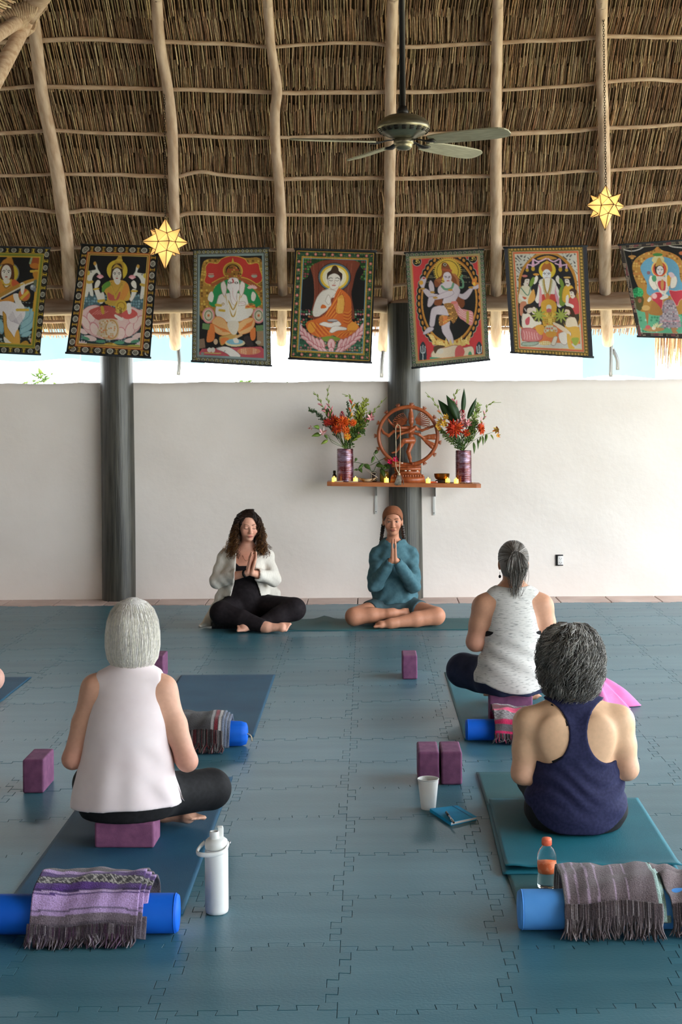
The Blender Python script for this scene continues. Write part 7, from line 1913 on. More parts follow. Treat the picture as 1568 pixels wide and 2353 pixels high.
mb = MB(); mb.lathe([(0.0310, 0.056), (0.0331, 0.075), (0.0331, 0.090), (0.0330, 0.091)], (wx, wy, wz), 36); mb.build('label_band', pm('orange_label', srgb(240, 120, 72), srgb(246, 150, 110), scale=60, rough=0.5, lo=0.5, hi=0.56), pb)
mb = MB(); mb.lathe([(0.0165, 0.150), (0.0172, 0.152), (0.0172, 0.170), (0.0155, 0.174), (0.0, 0.1745)], (wx, wy, wz), 28); cp = mb.build('cap', pm('coral_cap', srgb(240, 120, 88), rough=0.5), pb)
m2 = MB()
for k in range(28): a = 2 * math.pi * k / 28; m2.box((wx + 0.0172 * math.cos(a), wy + 0.0172 * math.sin(a), wz + 0.160), (0.0012, 0.0012, 0.016), rz=a)
m2.build('cap_ridge', MATS['coral_cap'], cp, smooth=False, kind='stuff')
# pink cloth heap
pcx, pcy = 1.27, 8.48
pink = pm('pink_cloth', srgb(214, 110, 170), srgb(228, 130, 186), scale=10, rough=0.85, sheen=0.3, bump=0.1, bscale=200)
nu, nv = 96, 26; V = []
for j in range(nv):
    f = j / (nv - 1.0)
    for i in range(nu):
        a = 2 * math.pi * i / nu
        fold = 1 + (0.16 * math.sin(5 * a + 1.0) + 0.10 * math.sin(9 * a + 2.2) + 0.05 * math.sin(14 * a)) * min(1, f * 1.6)
        R_ = (0.012 + 0.155 * f ** 0.85) * fold
        rx = R_ * (1.05 if math.cos(a) > 0 else 0.8); z = 0.178 * (1 - f ** 1.4) + 0.012 * math.sin(5 * a + 1 + 1.2) * f * (1 - f) * 4
        V.append((pcx + rx * math.cos(a) + 0.05 * f * (1 if math.cos(a) > 0.5 else 0) - 0.02 * (1 - f), pcy + R_ * 0.75 * math.sin(a), max(z, 0.003)))
V.append((pcx - 0.02, pcy, 0.171)); F = [(j * nu + i, j * nu + (i + 1) % nu, (j + 1) * nu + (i + 1) % nu, (j + 1) * nu + i) for j in range(nv - 1) for i in range(nu)]
F += [(len(V) - 1, (i + 1) % nu, i) for i in range(nu)] + [tuple((nv - 1) * nu + i for i in range(nu))]
obj('pink_cloth', V, F, pink, loc=(pcx, pcy, 0), label='bright pink cloth heaped on the floor behind the curly grey head', cat='cloth')
# ================================================================== people
skin_m = pm('skin', (1, 1, 1, 1), 0.05, vcol=True, scale=60, rough=0.5, spec=0.35)
hair_m = pm('hair', (1, 1, 1, 1), 0.12, vcol=True, scale=80, rough=0.42, spec=0.4)
def axis_pts(a, b_, h, fine=()):
    pts, x = [a], a
    while x < b_:
        st = h
        for (u, v, hf) in fine:
            if u - hf <= x <= v: st = min(st, hf)
        x += st; pts.append(x)
    return np.array(pts)
class Head:
    def __init__(s, c, f, pitch=0.0, yaw=0.0, sc=1.0):
        f = unit(f); R = rot_axis((0, 0, 1), yaw)
        f = R @ f; ex = unit(np.cross(f, (0, 0, 1)))
        Rp = np.array(Matrix.Rotation(pitch, 3, Vector(ex)))
        f = Rp @ f; up = Rp @ np.array([0, 0, 1.0])
        s.c, s.sc = np.asarray(c, float), sc
        s.R = np.array([ex, f, up]).T          # columns: right, forward, up
    def p(s, x, y, z): return s.c + s.R @ (np.array([x, y, z]) * s.sc)
    def loc(s, V): return ((V - s.c) @ s.R) / s.sc
    def build(s, g, face=True, k=0.012):
        e = lambda c, r, kk=k, op='u': g.ell(s.p(*c), tuple(q * s.sc for q in r), kk * s.sc, op, rot=s.R)
        cp = lambda a, b_, ra, rb, kk=k, op='u': g.cap(s.p(*a), s.p(*b_), ra * s.sc, rb * s.sc, kk * s.sc, op)
        e((0, -0.008, 0.028), (0.073, 0.092, 0.084)); e((0, 0.026, -0.030), (0.058, 0.062, 0.080), 0.03)
        e((0, 0.058, -0.088), (0.026, 0.024, 0.020), 0.02)
        for sg in (-1, 1):
            e((sg * 0.074, -0.004, -0.008), (0.010, 0.020, 0.031), 0.006)
        if not face: return
        for sg in (-1, 1):
            e((sg * 0.036, 0.062, -0.030), (0.026, 0.022, 0.026), 0.02)          # cheeks
            e((sg * 0.029, 0.079, 0.023), (0.019, 0.010, 0.008), 0.014)          # brows
            e((sg * 0.030, 0.094, 0.006), (0.017, 0.012, 0.011), 0.008, 's')     # sockets
            e((sg * 0.031, 0.074, 0.004), (0.015, 0.012, 0.012), 0.004)          # lids
            e((sg * 0.011, 0.094, -0.034), (0.009, 0.010, 0.008), 0.006)
        cp((0, 0.082, 0.018), (0, 0.104, -0.028), 0.0075, 0.011, 0.010); e((0, 0.104, -0.031), (0.011, 0.011, 0.010), 0.006)
        e((0, 0.083, -0.058), (0.026, 0.014, 0.010), 0.010); e((0, 0.091, -0.0545), (0.021, 0.009, 0.0055), 0.004); e((0, 0.089, -0.066), (0.018, 0.009, 0.0065), 0.004)
        e((0, 0.104, -0.0605), (0.020, 0.008, 0.0016), 0.002, 's')
    def paint(s, V, base, lip, brow, open_eyes, cheek=None, col=None):
        C = np.broadcast_to(np.array(base), V.shape).copy() if col is None else col
        L = s.loc(V); x, y, z = L.T; ax = np.abs(x); fr = y > 0.045
        ch = np.exp(-(((ax - 0.038) / 0.02) ** 2 + ((z + 0.03) / 0.022) ** 2)) * fr * 0.35
        if cheek is not None: C = C * (1 - ch[:, None]) + np.array(cheek) * ch[:, None]
        def mixin(C, w, c): w = np.clip(w, 0, 1)[:, None] * fr[:, None]; return C * (1 - w) + np.array(c) * w
        C = mixin(C, 2.2 * (1 - np.sqrt((x / 0.024) ** 2 + ((z + 0.0605) / 0.0105) ** 2)) * (y > 0.07), lip)
        C = mixin(C, 0.75 * np.exp(-((z + 0.0605) / 0.0022) ** 2) * (ax < 0.021), np.array(lip) * 0.35)
        bz = 0.024 + 0.006 * np.sin(np.clip((ax - 0.012) / 0.036, 0, 1) * math.pi * 0.8)
        C = mixin(C, 0.45 * np.exp(-((z - bz) / 0.0034) ** 2) * np.clip((ax - 0.010) / 0.004, 0, 1) * np.clip((0.049 - ax) / 0.006, 0, 1), brow)
        lash = srgb(46, 28, 24)[:3]
        if open_eyes:
            C = mixin(C, 0.5 * np.exp(-((z - 0.0100 + 25 * (ax - 0.031) ** 2) / 0.0030) ** 2) * (np.abs(ax - 0.031) < 0.0165), lash)
        else:
            C = mixin(C, 0.9 * np.exp(-((z + 0.0045 - 22 * (ax - 0.031) ** 2) / 0.0022) ** 2) * (np.abs(ax - 0.031) < 0.0155), lash)
        for sg in (-1, 1): C[fr & (((x - sg * 0.008) / 0.0045) ** 2 + ((z + 0.041) / 0.0028) ** 2 < 1)] *= 0.45
        return C
def face_parts(o, hd, P, brow, open_eyes, bw=0.0022):
    V = np.array([v.co[:] for v in o.data.vertices]) + ORG[o.name]; L = hd.loc(V); L = L[(L[:, 1] > 0.03) & (np.abs(L[:, 0]) < 0.06) & (np.abs(L[:, 2]) < 0.06)]
    def on(x, z, lift):
        d = np.hypot(L[:, 0] - x, L[:, 2] - z); k = np.argsort(d)[:6]; k = k[np.argsort(-L[k, 1])[:3]]
        return hd.p(x, L[k, 1].mean() + lift, z)
    for sg in (-1, 1):
        mb = MB(); mb.tube(spline([on(sg * x, z, 0.0004) for x, z in ((0.012, 0.0235), (0.022, 0.0275), (0.034, 0.0295), (0.047, 0.0245))], 14), bw * np.array([0.8, 1, 1.1, 1.2, 1.2, 1.2, 1.1, 1.1, 1, 1, .9, .8, .6, .3]), 6, flat=0.6, col=brow); mb.build('eyebrow', hair_m, P)
        dz = 0.0085 if open_eyes else -0.0035
        mb = MB(); mb.tube(spline([on(sg * x, dz + b_, 0.0002) for x, b_ in ((0.0165, -0.003 if open_eyes else 0.0035), (0.024, 0.0008 if open_eyes else 0.0), (0.032, 0.0015 if open_eyes else -0.001), (0.046, -0.003 if open_eyes else 0.0035))], 12), 0.0011, 5, col=srgb(40, 24, 20)[:3]); mb.build('eyelash', hair_m, P)
        if open_eyes:
            c = on(sg * 0.031, 0.0035, -0.0022); mb = MB(); mb.ell(c, (0.0115, 0.0034, 0.0046), 16, 10, rot=hd.R, col=srgb(168, 148, 138)[:3]); e = mb.build('eye', hair_m, P)
            mb = MB(); mb.ell(hd.p(sg * 0.031, hd.loc(c[None])[0][1] + 0.0022, 0.0040), (0.0052, 0.0020, 0.0052), 14, 8, rot=hd.R, col=srgb(38, 24, 18)[:3]); mb.build('iris', hair_m, e)
def hand(g, W, d, wd, n, k=0.008, sc=1.0):
    """W wrist, d finger direction, wd from thumb side to little finger, n into the palm"""
    d, wd, n = unit(d), unit(wd), unit(n)
    for i in range(4):
        K = W + (d * 0.082 + wd * (i - 1.5) * 0.0185 - n * 0.001) * sc
        g.cap(W + wd * (i - 1.5) * 0.011 * sc, K, 0.0125 * sc, 0.0105 * sc, k)
        L_ = (0.070, 0.079, 0.073, 0.056)[i] * sc
        A = K + d * L_ * 0.55 - n * 0.003 * sc; E = K + d * L_ + n * 0.001 * sc
        g.cap(K, A, 0.0092 * sc, 0.0082 * sc, 0.003); g.cap(A, E, 0.0082 * sc, 0.0064 * sc, 0.003)
    a = W + (d * 0.018 - wd * 0.018) * sc; b_ = W + (d * 0.052 - wd * 0.042) * sc; c = W + (d * 0.086 - wd * 0.040) * sc
    g.cap(a, b_, 0.0135 * sc, 0.0105 * sc, 0.006); g.cap(b_, c, 0.0105 * sc, 0.0075 * sc, 0.003)
def foot(g, ankle, toe, up, sc=1.0):
    ankle, toe, up = map(lambda v: np.asarray(v, float), (ankle, toe, up))
    d = unit(toe - ankle); sd = unit(np.cross(d, up)); L_ = np.linalg.norm(toe - ankle)
    g.cap(ankle - d * 0.03, ankle, 0.036 * sc, 0.038 * sc, 0.02); g.cap(ankle, ankle + d * L_ * 0.62, 0.036 * sc, 0.027 * sc, 0.02)
    g.cap(ankle + d * L_ * 0.58 - sd * 0.016, ankle + d * L_ * 0.62 + sd * 0.018, 0.024 * sc, 0.022 * sc, 0.015)
    for i in range(5):
        b_ = ankle + d * L_ * 0.66 + sd * (i - 2) * 0.0155 * sc; ln = (0.048, 0.042, 0.036, 0.031, 0.026)[i] * sc; r_ = (0.0125, 0.0095, 0.009, 0.0085, 0.008)[i] * sc
        g.cap(b_, b_ + d * ln, r_, r_ * 0.85, 0.004)
def strands(name, parent, paths, cols, r0=0.0022, nseg=3, r1=0.5):
    P = np.array(paths); m, n = P.shape[:2]
    T_ = np.gradient(P, axis=1); T_ /= np.linalg.norm(T_, axis=2, keepdims=True) + 1e-9
    u = np.cross(T_, np.array([0.31, 0.52, 0.80])); u /= np.linalg.norm(u, axis=2, keepdims=True) + 1e-9; w = np.cross(T_, u)
    a = np.arange(nseg) * 2 * math.pi / nseg; R = (r0 * np.linspace(1, r1, n))[None, :, None, None]
    V = P[:, :, None] + R * (np.cos(a)[:, None] * u[:, :, None] + np.sin(a)[:, None] * w[:, :, None])
    f = np.array([(i * nseg + j, i * nseg + (j + 1) % nseg, (i + 1) * nseg + (j + 1) % nseg, (i + 1) * nseg + j) for i in range(n - 1) for j in range(nseg)])
    F = (f[None] + (np.arange(m) * n * nseg)[:, None, None]).reshape(-1, 4)
    C = np.array([np.repeat(np.broadcast_to(np.asarray(c), (n, 3)), nseg, axis=0) for c in cols]).reshape(-1, 3)
    return obj(name, V.reshape(-1, 3), F, hair_m, parent, col=C, kind='stuff')
def curly(P, amp, wl, ph, r, tight=1.0):
    """wind a path into a curl"""
    P = np.asarray(P); d = np.r_[0, np.cumsum(np.linalg.norm(np.diff(P, axis=0), axis=1))]
    T_ = np.gradient(P, axis=0); T_ /= np.linalg.norm(T_, axis=1)[:, None] + 1e-9
    u = np.cross(T_, [0.3, 0.5, 0.81]); u /= np.linalg.norm(u, axis=1)[:, None] + 1e-9; w = np.cross(T_, u)
    a = np.clip(d / 0.05, 0, 1) * amp; t = d / wl * 2 * math.pi + ph
    return P + u * (a * np.cos(t))[:, None] + w * (a * np.sin(t) * tight)[:, None]
def profile(rows):
    R = np.array(rows); o = np.argsort(R[:, 0]); R = R[o]
    return lambda z: tuple(np.interp(z, R[:, 0], R[:, j]) for j in (1, 2, 3, 4))
def person(name_loc, label): return thing('person', name_loc, label, 'person', None)
def grown(rows, t): return [(z, cx, cy, rx + t, ry + t) for z, cx, cy, rx, ry in rows]

# ------------------------------------------------------------------ white-haired woman, back view
SK1 = srgb(206, 158, 134)[:3]
P = person((-0.94, 5.9, 0.0), 'white-haired woman from behind in a pale pink sleeveless top on a purple block')
rows = [(0.100, -0.942, 5.87, 0.165, 0.132), (0.16, -0.942, 5.875, 0.192, 0.14), (0.25, -0.945, 5.875, 0.172, 0.122), (0.35, -0.945, 5.885, 0.155, 0.108), (0.45, -0.94, 5.89, 0.160, 0.108), (0.55, -0.935, 5.905, 0.160, 0.10), (0.615, -0.93, 5.915, 0.125, 0.078), (0.66, -0.928, 5.92, 0.06, 0.055)]
hips = {'L': (-1.03, 5.90, 0.165), 'R': (-0.855, 5.90, 0.165)}; kn = {'L': (-1.125, 6.15, 0.155), 'R': (-0.640, 6.10, 0.142)}; an = {'L': (-0.83, 6.10, 0.052), 'R': (-0.98, 6.26, 0.06)}
sh_ = {'L': (-1.068, 5.905, 0.588), 'R': (-0.806, 5.905, 0.582)}; el = {'L': (-1.152, 5.87, 0.320), 'R': (-0.706, 5.87, 0.308)}
g = SDF(None, None, 0, axes=(axis_pts(-1.28, -0.50, 0.0068), axis_pts(5.68, 6.40, 0.0068), axis_pts(0.0, 0.95, 0.0068)))
def legs(g, grow=0.0, feet=True, thigh=0.092, knee=0.072, shin=0.052, ank=0.036, H_=None, K_=None, A_=None, only=None, stop=1.0):
    for s_ in ('L', 'R'):
        h_, k_, a_ = map(np.array, (H_[s_], K_[s_], A_[s_]))
        if only != 'shin': g.cap(h_, lerp(h_, k_, stop), thigh + grow, lerp(thigh, knee, stop) + grow, 0.03)
        if only != 'thigh': g.cap(k_, lerp(k_, a_, 0.45), knee * 0.95 + grow, shin + 0.006 + grow, 0.02); g.cap(lerp(k_, a_, 0.45), a_, shin + 0.006 + grow, ank + grow, 0.02)
def arms(g, S, E, W, r=(0.052, 0.042, 0.036, 0.026), grow=0.0):
    for s_ in ('L', 'R'):
        a, b_, c = map(np.array, (S[s_], E[s_], W[s_]))
        m_ = lerp(a, b_, 0.5)
        g.cap(a, m_, r[0] + grow, r[1] + 0.004 + grow, 0.03); g.cap(m_, b_, r[1] + 0.004 + grow, r[1] - 0.003 + grow, 0.02); g.cap(b_, lerp(b_, c, 0.35), r[1] - 0.004 + grow, r[2] + 0.005 + grow, 0.02); g.cap(lerp(b_, c, 0.35), c, r[2] + 0.005 + grow, r[3] + grow, 0.02)
wr = {'L': (-0.955, 6.20, 0.40), 'R': (-0.915, 6.20, 0.40)}
g.loft(rows); g.cap((-0.93, 5.915, 0.60), (-0.925, 5.935, 0.74), 0.054, 0.05, 0.03)
for s_ in 'LR': g.cap((-0.93, 5.912, 0.635), sh_[s_], 0.046, 0.05, 0.04)
arms(g, sh_, el, wr, (0.050, 0.042, 0.036, 0.026)); legs(g, H_=hips, K_=kn, A_=an, thigh=0.082)
for s_, sg in (('L', -1), ('R', 1)): hand(g, np.array(wr[s_]), (0, 0.25, 1), (0, 1, -0.25), (-sg, 0, 0))
foot(g, an['L'], (-0.662, 6.035, 0.036), (0, 0.1, 1)); foot(g, an['R'], (-1.14, 6.30, 0.04), (0, 0, 1))
hd = Head((-0.925, 5.94, 0.815), (0, 1, 0)); hd.build(g)
def elbowtint(V, base, E):
    C = np.broadcast_to(np.array(base), V.shape).copy()
    for s_ in 'LR':
        d = np.linalg.norm(V - np.array(E[s_]), axis=1); t_ = np.exp(-(d / 0.07) ** 2)[:, None] * 0.5; C = C * (1 - t_) + np.array(srgb(204, 136, 124)[:3]) * t_
    return C
g.obj('body', skin_m, P, lambda V: hd.paint(V, SK1, srgb(170, 90, 70)[:3], srgb(150, 140, 130)[:3], True, col=elbowtint(V, SK1, el)))
blackk = pm('black_jersey', srgb(20, 20, 22), srgb(28, 28, 31), scale=60, rough=0.75, spec=0.25)
g2 = SDF(None, None, 0, axes=(axis_pts(-1.30, -0.50, 0.0075), axis_pts(5.68, 6.42, 0.0075), axis_pts(0.0, 0.30, 0.0075)))
g2.loft(grown(rows[:4], 0.010)); legs(g2, 0.009, H_=hips, K_=kn, A_=an, thigh=0.082)
for s_ in 'LR':
    a_, k_ = np.array(an[s_]), np.array(kn[s_]); d = unit(a_ - k_); g2.field(lambda X, Y, Z: np.where((X - a_[0]) ** 2 + (Y - a_[1]) ** 2 + (Z - a_[2]) ** 2 < 0.0042, (X - a_[0] + d[0] * 0.035) * d[0] + (Y - a_[1] + d[1] * 0.035) * d[1] + (Z - a_[2] + d[2] * 0.035) * d[2], -1.0))
g2.field(lambda X, Y, Z: Z - np.where(Y < 5.90, 0.21, 0.30)); g2.obj('leggings', blackk, P)
top1 = pm('pale_pink_jersey', srgb(228, 214, 216), srgb(236, 224, 226), scale=8, rough=0.8, spec=0.2)
sr = [(0.118, -0.945, 5.870, 0.212, 0.160), (0.17, -0.945, 5.870, 0.210, 0.158), (0.25, -0.945, 5.87, 0.192, 0.140), (0.35, -0.944, 5.88, 0.172, 0.124), (0.45, -0.94, 5.885, 0.165, 0.120), (0.53, -0.937, 5.90, 0.156, 0.114), (0.59, -0.932, 5.908, 0.143, 0.098), (0.632, -0.929, 5.913, 0.122, 0.084), (0.664, -0.928, 5.915, 0.094, 0.070), (0.684, -0.928, 5.918, 0.068, 0.062)]
g3 = SDF(None, None, 0, axes=(axis_pts(-1.18, -0.71, 0.006), axis_pts(5.68, 6.06, 0.006), axis_pts(0.10, 0.70, 0.006)))
g3.loft(sr)
for s_, sx_ in (('L', -1.036), ('R', -0.828)): g3.cap((-0.93, 5.912, 0.640), (sx_, 5.908, 0.604), 0.050, 0.052, 0.03)
g3.disp(lambda X, Y, Z: 0.0028 * np.sin(38 * X + 60 * Z * (X + 0.94)) * np.clip((0.42 - Z) / 0.2, 0, 1) + 0.0022 * np.sin(55 * (Z + 0.9 * X)) * np.clip((X + 0.90) / 0.1, 0, 1) * np.clip((0.5 - Z) / 0.15, 0, 1))
g3.field(lambda X, Y, Z: 0.146 + 0.02 * (X + 0.94) + 0.006 * np.sin(12 * X) - Z); g3.field(lambda X, Y, Z: Z - (0.684 - 0.55 * np.clip(Y - 5.93, 0, 1)))
for sg, c_ in ((-1, -1.104), (1, -0.768)): g3.cap((c_, 5.905, 0.68), (c_ + sg * 0.016, 5.905, 0.50), 0.046, 0.036, 0.006, 's', sc=(1, 0.3, 1))
g3.obj('sleeveless_top', top1, P)
for sg, x in ((-1, -1.135), (1, -0.742)):               # open side slits at the hem
    mb = MB(); V = np.array([(x, 5.86, 0.215), (x + sg * 0.018, 5.852, 0.165), (x + sg * 0.022, 5.88, 0.15), (x + sg * 0.004, 5.90, 0.16)]); mb.add(np.vstack([V, V + np.array([0, 0.004, 0])]), [(0, 1, 2, 3), (7, 6, 5, 4), (0, 4, 5, 1), (1, 5, 6, 2), (2, 6, 7, 3), (3, 7, 4, 0)]); mb.build('hem_flap', top1, P, smooth=False)
# white bob
hr = [(0.672, -0.925, 5.925, 0.076, 0.070), (0.70, -0.925, 5.925, 0.097, 0.092), (0.75, -0.925, 5.928, 0.105, 0.108), (0.80, -0.925, 5.93, 0.104, 0.114), (0.85, -0.925, 5.93, 0.097, 0.112), (0.89, -0.925, 5.93, 0.082, 0.098), (0.92, -0.925, 5.93, 0.055, 0.068), (0.938, -0.925, 5.93, 0.012, 0.016)]
g4 = SDF(None, None, 0, axes=(axis_pts(-1.06, -0.79, 0.005), axis_pts(5.79, 6.07, 0.005), axis_pts(0.65, 0.96, 0.005)))
g4.loft(hr); g4.disp(lambda X, Y, Z: 0.0022 * np.sin(34 * np.arctan2(Y - 5.93, X + 0.925) + 3 * np.sin(Z * 30)) * np.clip((0.93 - Z) / 0.05, 0, 1))
g4.field(lambda X, Y, Z: np.minimum(Y - 5.985, 0.855 - Z) * 1.0, 'i') if False else g4.field(lambda X, Y, Z: np.minimum(Y - 5.995, 0.865 - Z), 'i')
WHC = lambda V: np.array(srgb(236, 232, 228)[:3]) * (0.92 + 0.1 * np.sin(40 * np.arctan2(V[:, 1] - 5.93, V[:, 0] + 0.925)))[:, None]
hb = g4.obj('hair', hair_m, P, WHC)
pf_ = profile(hr); r = np.random.default_rng(2); paths, cols = [], []
for i in range(1000):
    th = r.uniform(-math.pi * 1.28, math.pi * 0.28) ; z0 = r.uniform(0.86, 0.936); z1 = r.uniform(0.665, 0.70)
    z = np.linspace(z0, z1, 14); cx, cy, rx, ry = pf_(np.clip(z, 0.672, 0.937)); t_ = th + 0.05 * np.sin(z * 25 + i) + r.normal(0, 0.02)
    k_ = 1.012 + r.uniform(0, 0.02) + 0.02 * (z < 0.69)
    paths.append(np.column_stack([cx + rx * k_ * np.cos(t_), cy + ry * k_ * np.sin(t_), z])); cols.append(np.array(srgb(238, 234, 230)[:3]) * r.uniform(0.7, 1.1) * np.array([1, 1, r.uniform(0.88, 1.02)]))
strands('strands', hb, paths, cols, 0.0010)

# ------------------------------------------------------------------ curly grey-haired woman, back view
SK2 = srgb(216, 176, 142)[:3]
P = person((0.815, 5.95, 0.02), 'curly grey-haired woman from behind in a navy racerback tank, sitting on the folded mat')
Z0 = 0.024
rows = [(Z0, 0.815, 5.95, 0.165, 0.135), (0.08, 0.815, 5.95, 0.196, 0.150), (0.16, 0.815, 5.95, 0.186, 0.138), (0.26, 0.815, 5.96, 0.160, 0.112), (0.34, 0.812, 5.965, 0.166, 0.108), (0.42, 0.81, 5.97, 0.172, 0.100), (0.48, 0.808, 5.975, 0.135, 0.078), (0.535, 0.805, 5.98, 0.062, 0.055)]
hips = {'L': (0.73, 5.97, 0.11), 'R': (0.90, 5.97, 0.11)}; kn = {'L': (0.70, 6.34, 0.12), 'R': (0.93, 6.34, 0.12)}; an = {'L': (0.92, 6.24, 0.06), 'R': (0.80, 6.40, 0.06)}
sh_ = {'L': (0.633, 5.965, 0.428), 'R': (0.988, 5.965, 0.434)}; el = {'L': (0.607, 5.95, 0.235), 'R': (1.017, 5.95, 0.250)}; wr = {'L': (0.79, 6.24, 0.30), 'R': (0.83, 6.24, 0.30)}
g = SDF(None, None, 0, axes=(axis_pts(0.53, 1.10, 0.0062), axis_pts(5.77, 6.50, 0.0075), axis_pts(0.0, 0.83, 0.0062)))
g.loft(rows); g.cap((0.806, 5.975, 0.46), (0.802, 5.985, 0.62), 0.056, 0.052, 0.03)
for s_ in 'LR': g.cap((0.808, 5.972, 0.495), sh_[s_], 0.046, 0.055, 0.045)
arms(g, sh_, el, wr, (0.058, 0.048, 0.038, 0.027)); legs(g, H_=hips, K_=kn, A_=an, thigh=0.085)
for s_, sg in (('L', -1), ('R', 1)):
    hand(g, np.array(wr[s_]), (0, 0.25, 1), (0, 1, -0.25), (-sg, 0, 0))
    g.ell((0.81 + sg * 0.085, 5.885, 0.385), (0.062, 0.022, 0.085), 0.04)                   # shoulder blades
foot(g, an['L'], (0.99, 6.36, 0.04), (0, 0, 1)); foot(g, an['R'], (0.70, 6.48, 0.04), (0, 0, 1))
g.cap((0.81, 5.866, 0.46), (0.81, 5.86, 0.20), 0.010, 0.010, 0.02, 's')                       # spine hollow
hd = Head((0.802, 5.99, 0.695), (0, 1, 0)); hd.build(g)
body2 = g
g.obj('body', skin_m, P, lambda V: hd.paint(V, SK2, srgb(170, 90, 70)[:3], srgb(90, 86, 70)[:3], True, col=elbowtint(V, SK2, el)))
g2 = SDF(None, None, 0, axes=(axis_pts(0.56, 1.08, 0.008), axis_pts(5.77, 6.50, 0.008), axis_pts(0.006, 0.26, 0.008)))
g2.loft(grown(rows[:4], 0.008)); legs(g2, 0.008, H_=hips, K_=kn, A_=an, thigh=0.085); g2.field(lambda X, Y, Z: Z0 - Z); g2.field(lambda X, Y, Z: Z - np.where(Y < 6.08, 0.125, 0.24)); g2.obj('leggings', blackk, P)
navy = pm('navy_jersey', srgb(34, 36, 66), srgb(44, 46, 78), scale=90, rough=0.8, spec=0.2)
g3 = SDF(None, None, 0, axes=(axis_pts(0.59, 1.04, 0.005), axis_pts(5.77, 6.14, 0.006), axis_pts(0.02, 0.57, 0.005)))
sr = [(0.03, 0.815, 5.945, 0.190, 0.155), (0.09, 0.815, 5.945, 0.203, 0.160), (0.16, 0.815, 5.948, 0.196, 0.148), (0.26, 0.815, 5.958, 0.172, 0.121), (0.34, 0.812, 5.963, 0.173, 0.117), (0.42, 0.81, 5.97, 0.178, 0.108), (0.48, 0.808, 5.973, 0.142, 0.087), (0.54, 0.805, 5.98, 0.072, 0.064)]
g3.loft(sr)
for sg in (-1, 1): g3.cap((0.808, 5.972, 0.500), (0.808 + sg * 0.17, 5.966, 0.452), 0.052, 0.058, 0.04); g3.ell((0.81 + sg * 0.085, 5.885, 0.385), (0.066, 0.027, 0.09), 0.04)
g3.disp(lambda X, Y, Z: 0.0045 * np.sin(92 * Z + 7 * np.sin(13 * (X - 0.8)) + 2.0) * np.clip(1 - np.abs(Z - 0.20) / 0.11, 0, 1) + 0.003 * np.sin(60 * Z + 25 * (X - 0.8)) * np.clip(1 - np.abs(Z - 0.12) / 0.1, 0, 1))
def hole(X, Z, cx, cz, rx, rz):
    q = np.sqrt(((X - cx) / rx) ** 2 + ((Z - cz) / rz) ** 2); return (q - 1) * min(rx, rz)
for cx in (0.684, 0.943): g3.field(lambda X, Y, Z: np.maximum(hole(X, Z, cx, 0.405, 0.094, 0.118), -1.0) + 0.0 * Y, 's', 0.004)
for cx in (0.640, 0.990): g3.field(lambda X, Y, Z: hole(X, Z, cx, 0.450, 0.075, 0.105) + 0.0 * Y, 's', 0.004)
g3.field(lambda X, Y, Z: Z - (0.522 + 0.28 * np.abs(X - 0.806) - 0.8 * np.clip(Y - 6.0, 0, 1)))
g3.field(lambda X, Y, Z: 0.026 + 0.095 * np.clip(np.abs(X - 0.815) / 0.2, 0, 1) ** 3 - Z)
g3.obj('racerback_tank', navy, P)
def surf_y(gs, x, z, side=-1):
    i, k = np.argmin(np.abs(gs.ax[0] - x)), np.argmin(np.abs(gs.ax[2] - z)); c = np.nonzero(gs.F[i, :, k] < 0)[0]
    return float(gs.ax[1][c[0] if side < 0 else c[-1]])
aqua = pm('aqua_trim', srgb(150, 196, 200), rough=0.7)
for nm, pts, m_, w in (('bra_strap', [(0.716, 0.506), (0.738, 0.488), (0.758, 0.462), (0.770, 0.435)], blackk, 0.006), ('bra_band', [(0.772, 0.350), (0.760, 0.325), (0.740, 0.305), (0.715, 0.292)], blackk, 0.010), ('bra_trim', [(0.766, 0.332), (0.750, 0.310), (0.730, 0.297), (0.700, 0.288)], aqua, 0.007)):
    Q = spline([(x, surf_y(body2, x, z) - 0.001, z) for x, z in pts], 14); mb = MB(); mb.tube(Q, w, 6, flat=0.35, up=(0, -1, 0)); mb.build(nm, m_, P)
# curly crop
hr = [(0.525, 0.802, 5.965, 0.070, 0.055), (0.555, 0.802, 5.965, 0.100, 0.090), (0.61, 0.802, 5.972, 0.122, 0.112), (0.68, 0.802, 5.98, 0.126, 0.124), (0.74, 0.802, 5.98, 0.118, 0.122), (0.785, 0.802, 5.98, 0.092, 0.100), (0.81, 0.802, 5.98, 0.055, 0.062), (0.822, 0.802, 5.98, 0.012, 0.012)]
g4 = SDF(None, None, 0, axes=(axis_pts(0.65, 0.95, 0.006), axis_pts(5.83, 6.13, 0.006), axis_pts(0.51, 0.84, 0.006)))
g4.loft(grown(hr, -0.012)); g4.field(lambda X, Y, Z: np.minimum(Y - 6.045, 0.735 - Z))
hb = g4.obj('hair', hair_m, P, lambda V: np.broadcast_to(np.array(srgb(66, 64, 62)[:3]), V.shape))
pf_ = profile(hr); r = np.random.default_rng(4); paths, cols = [], []
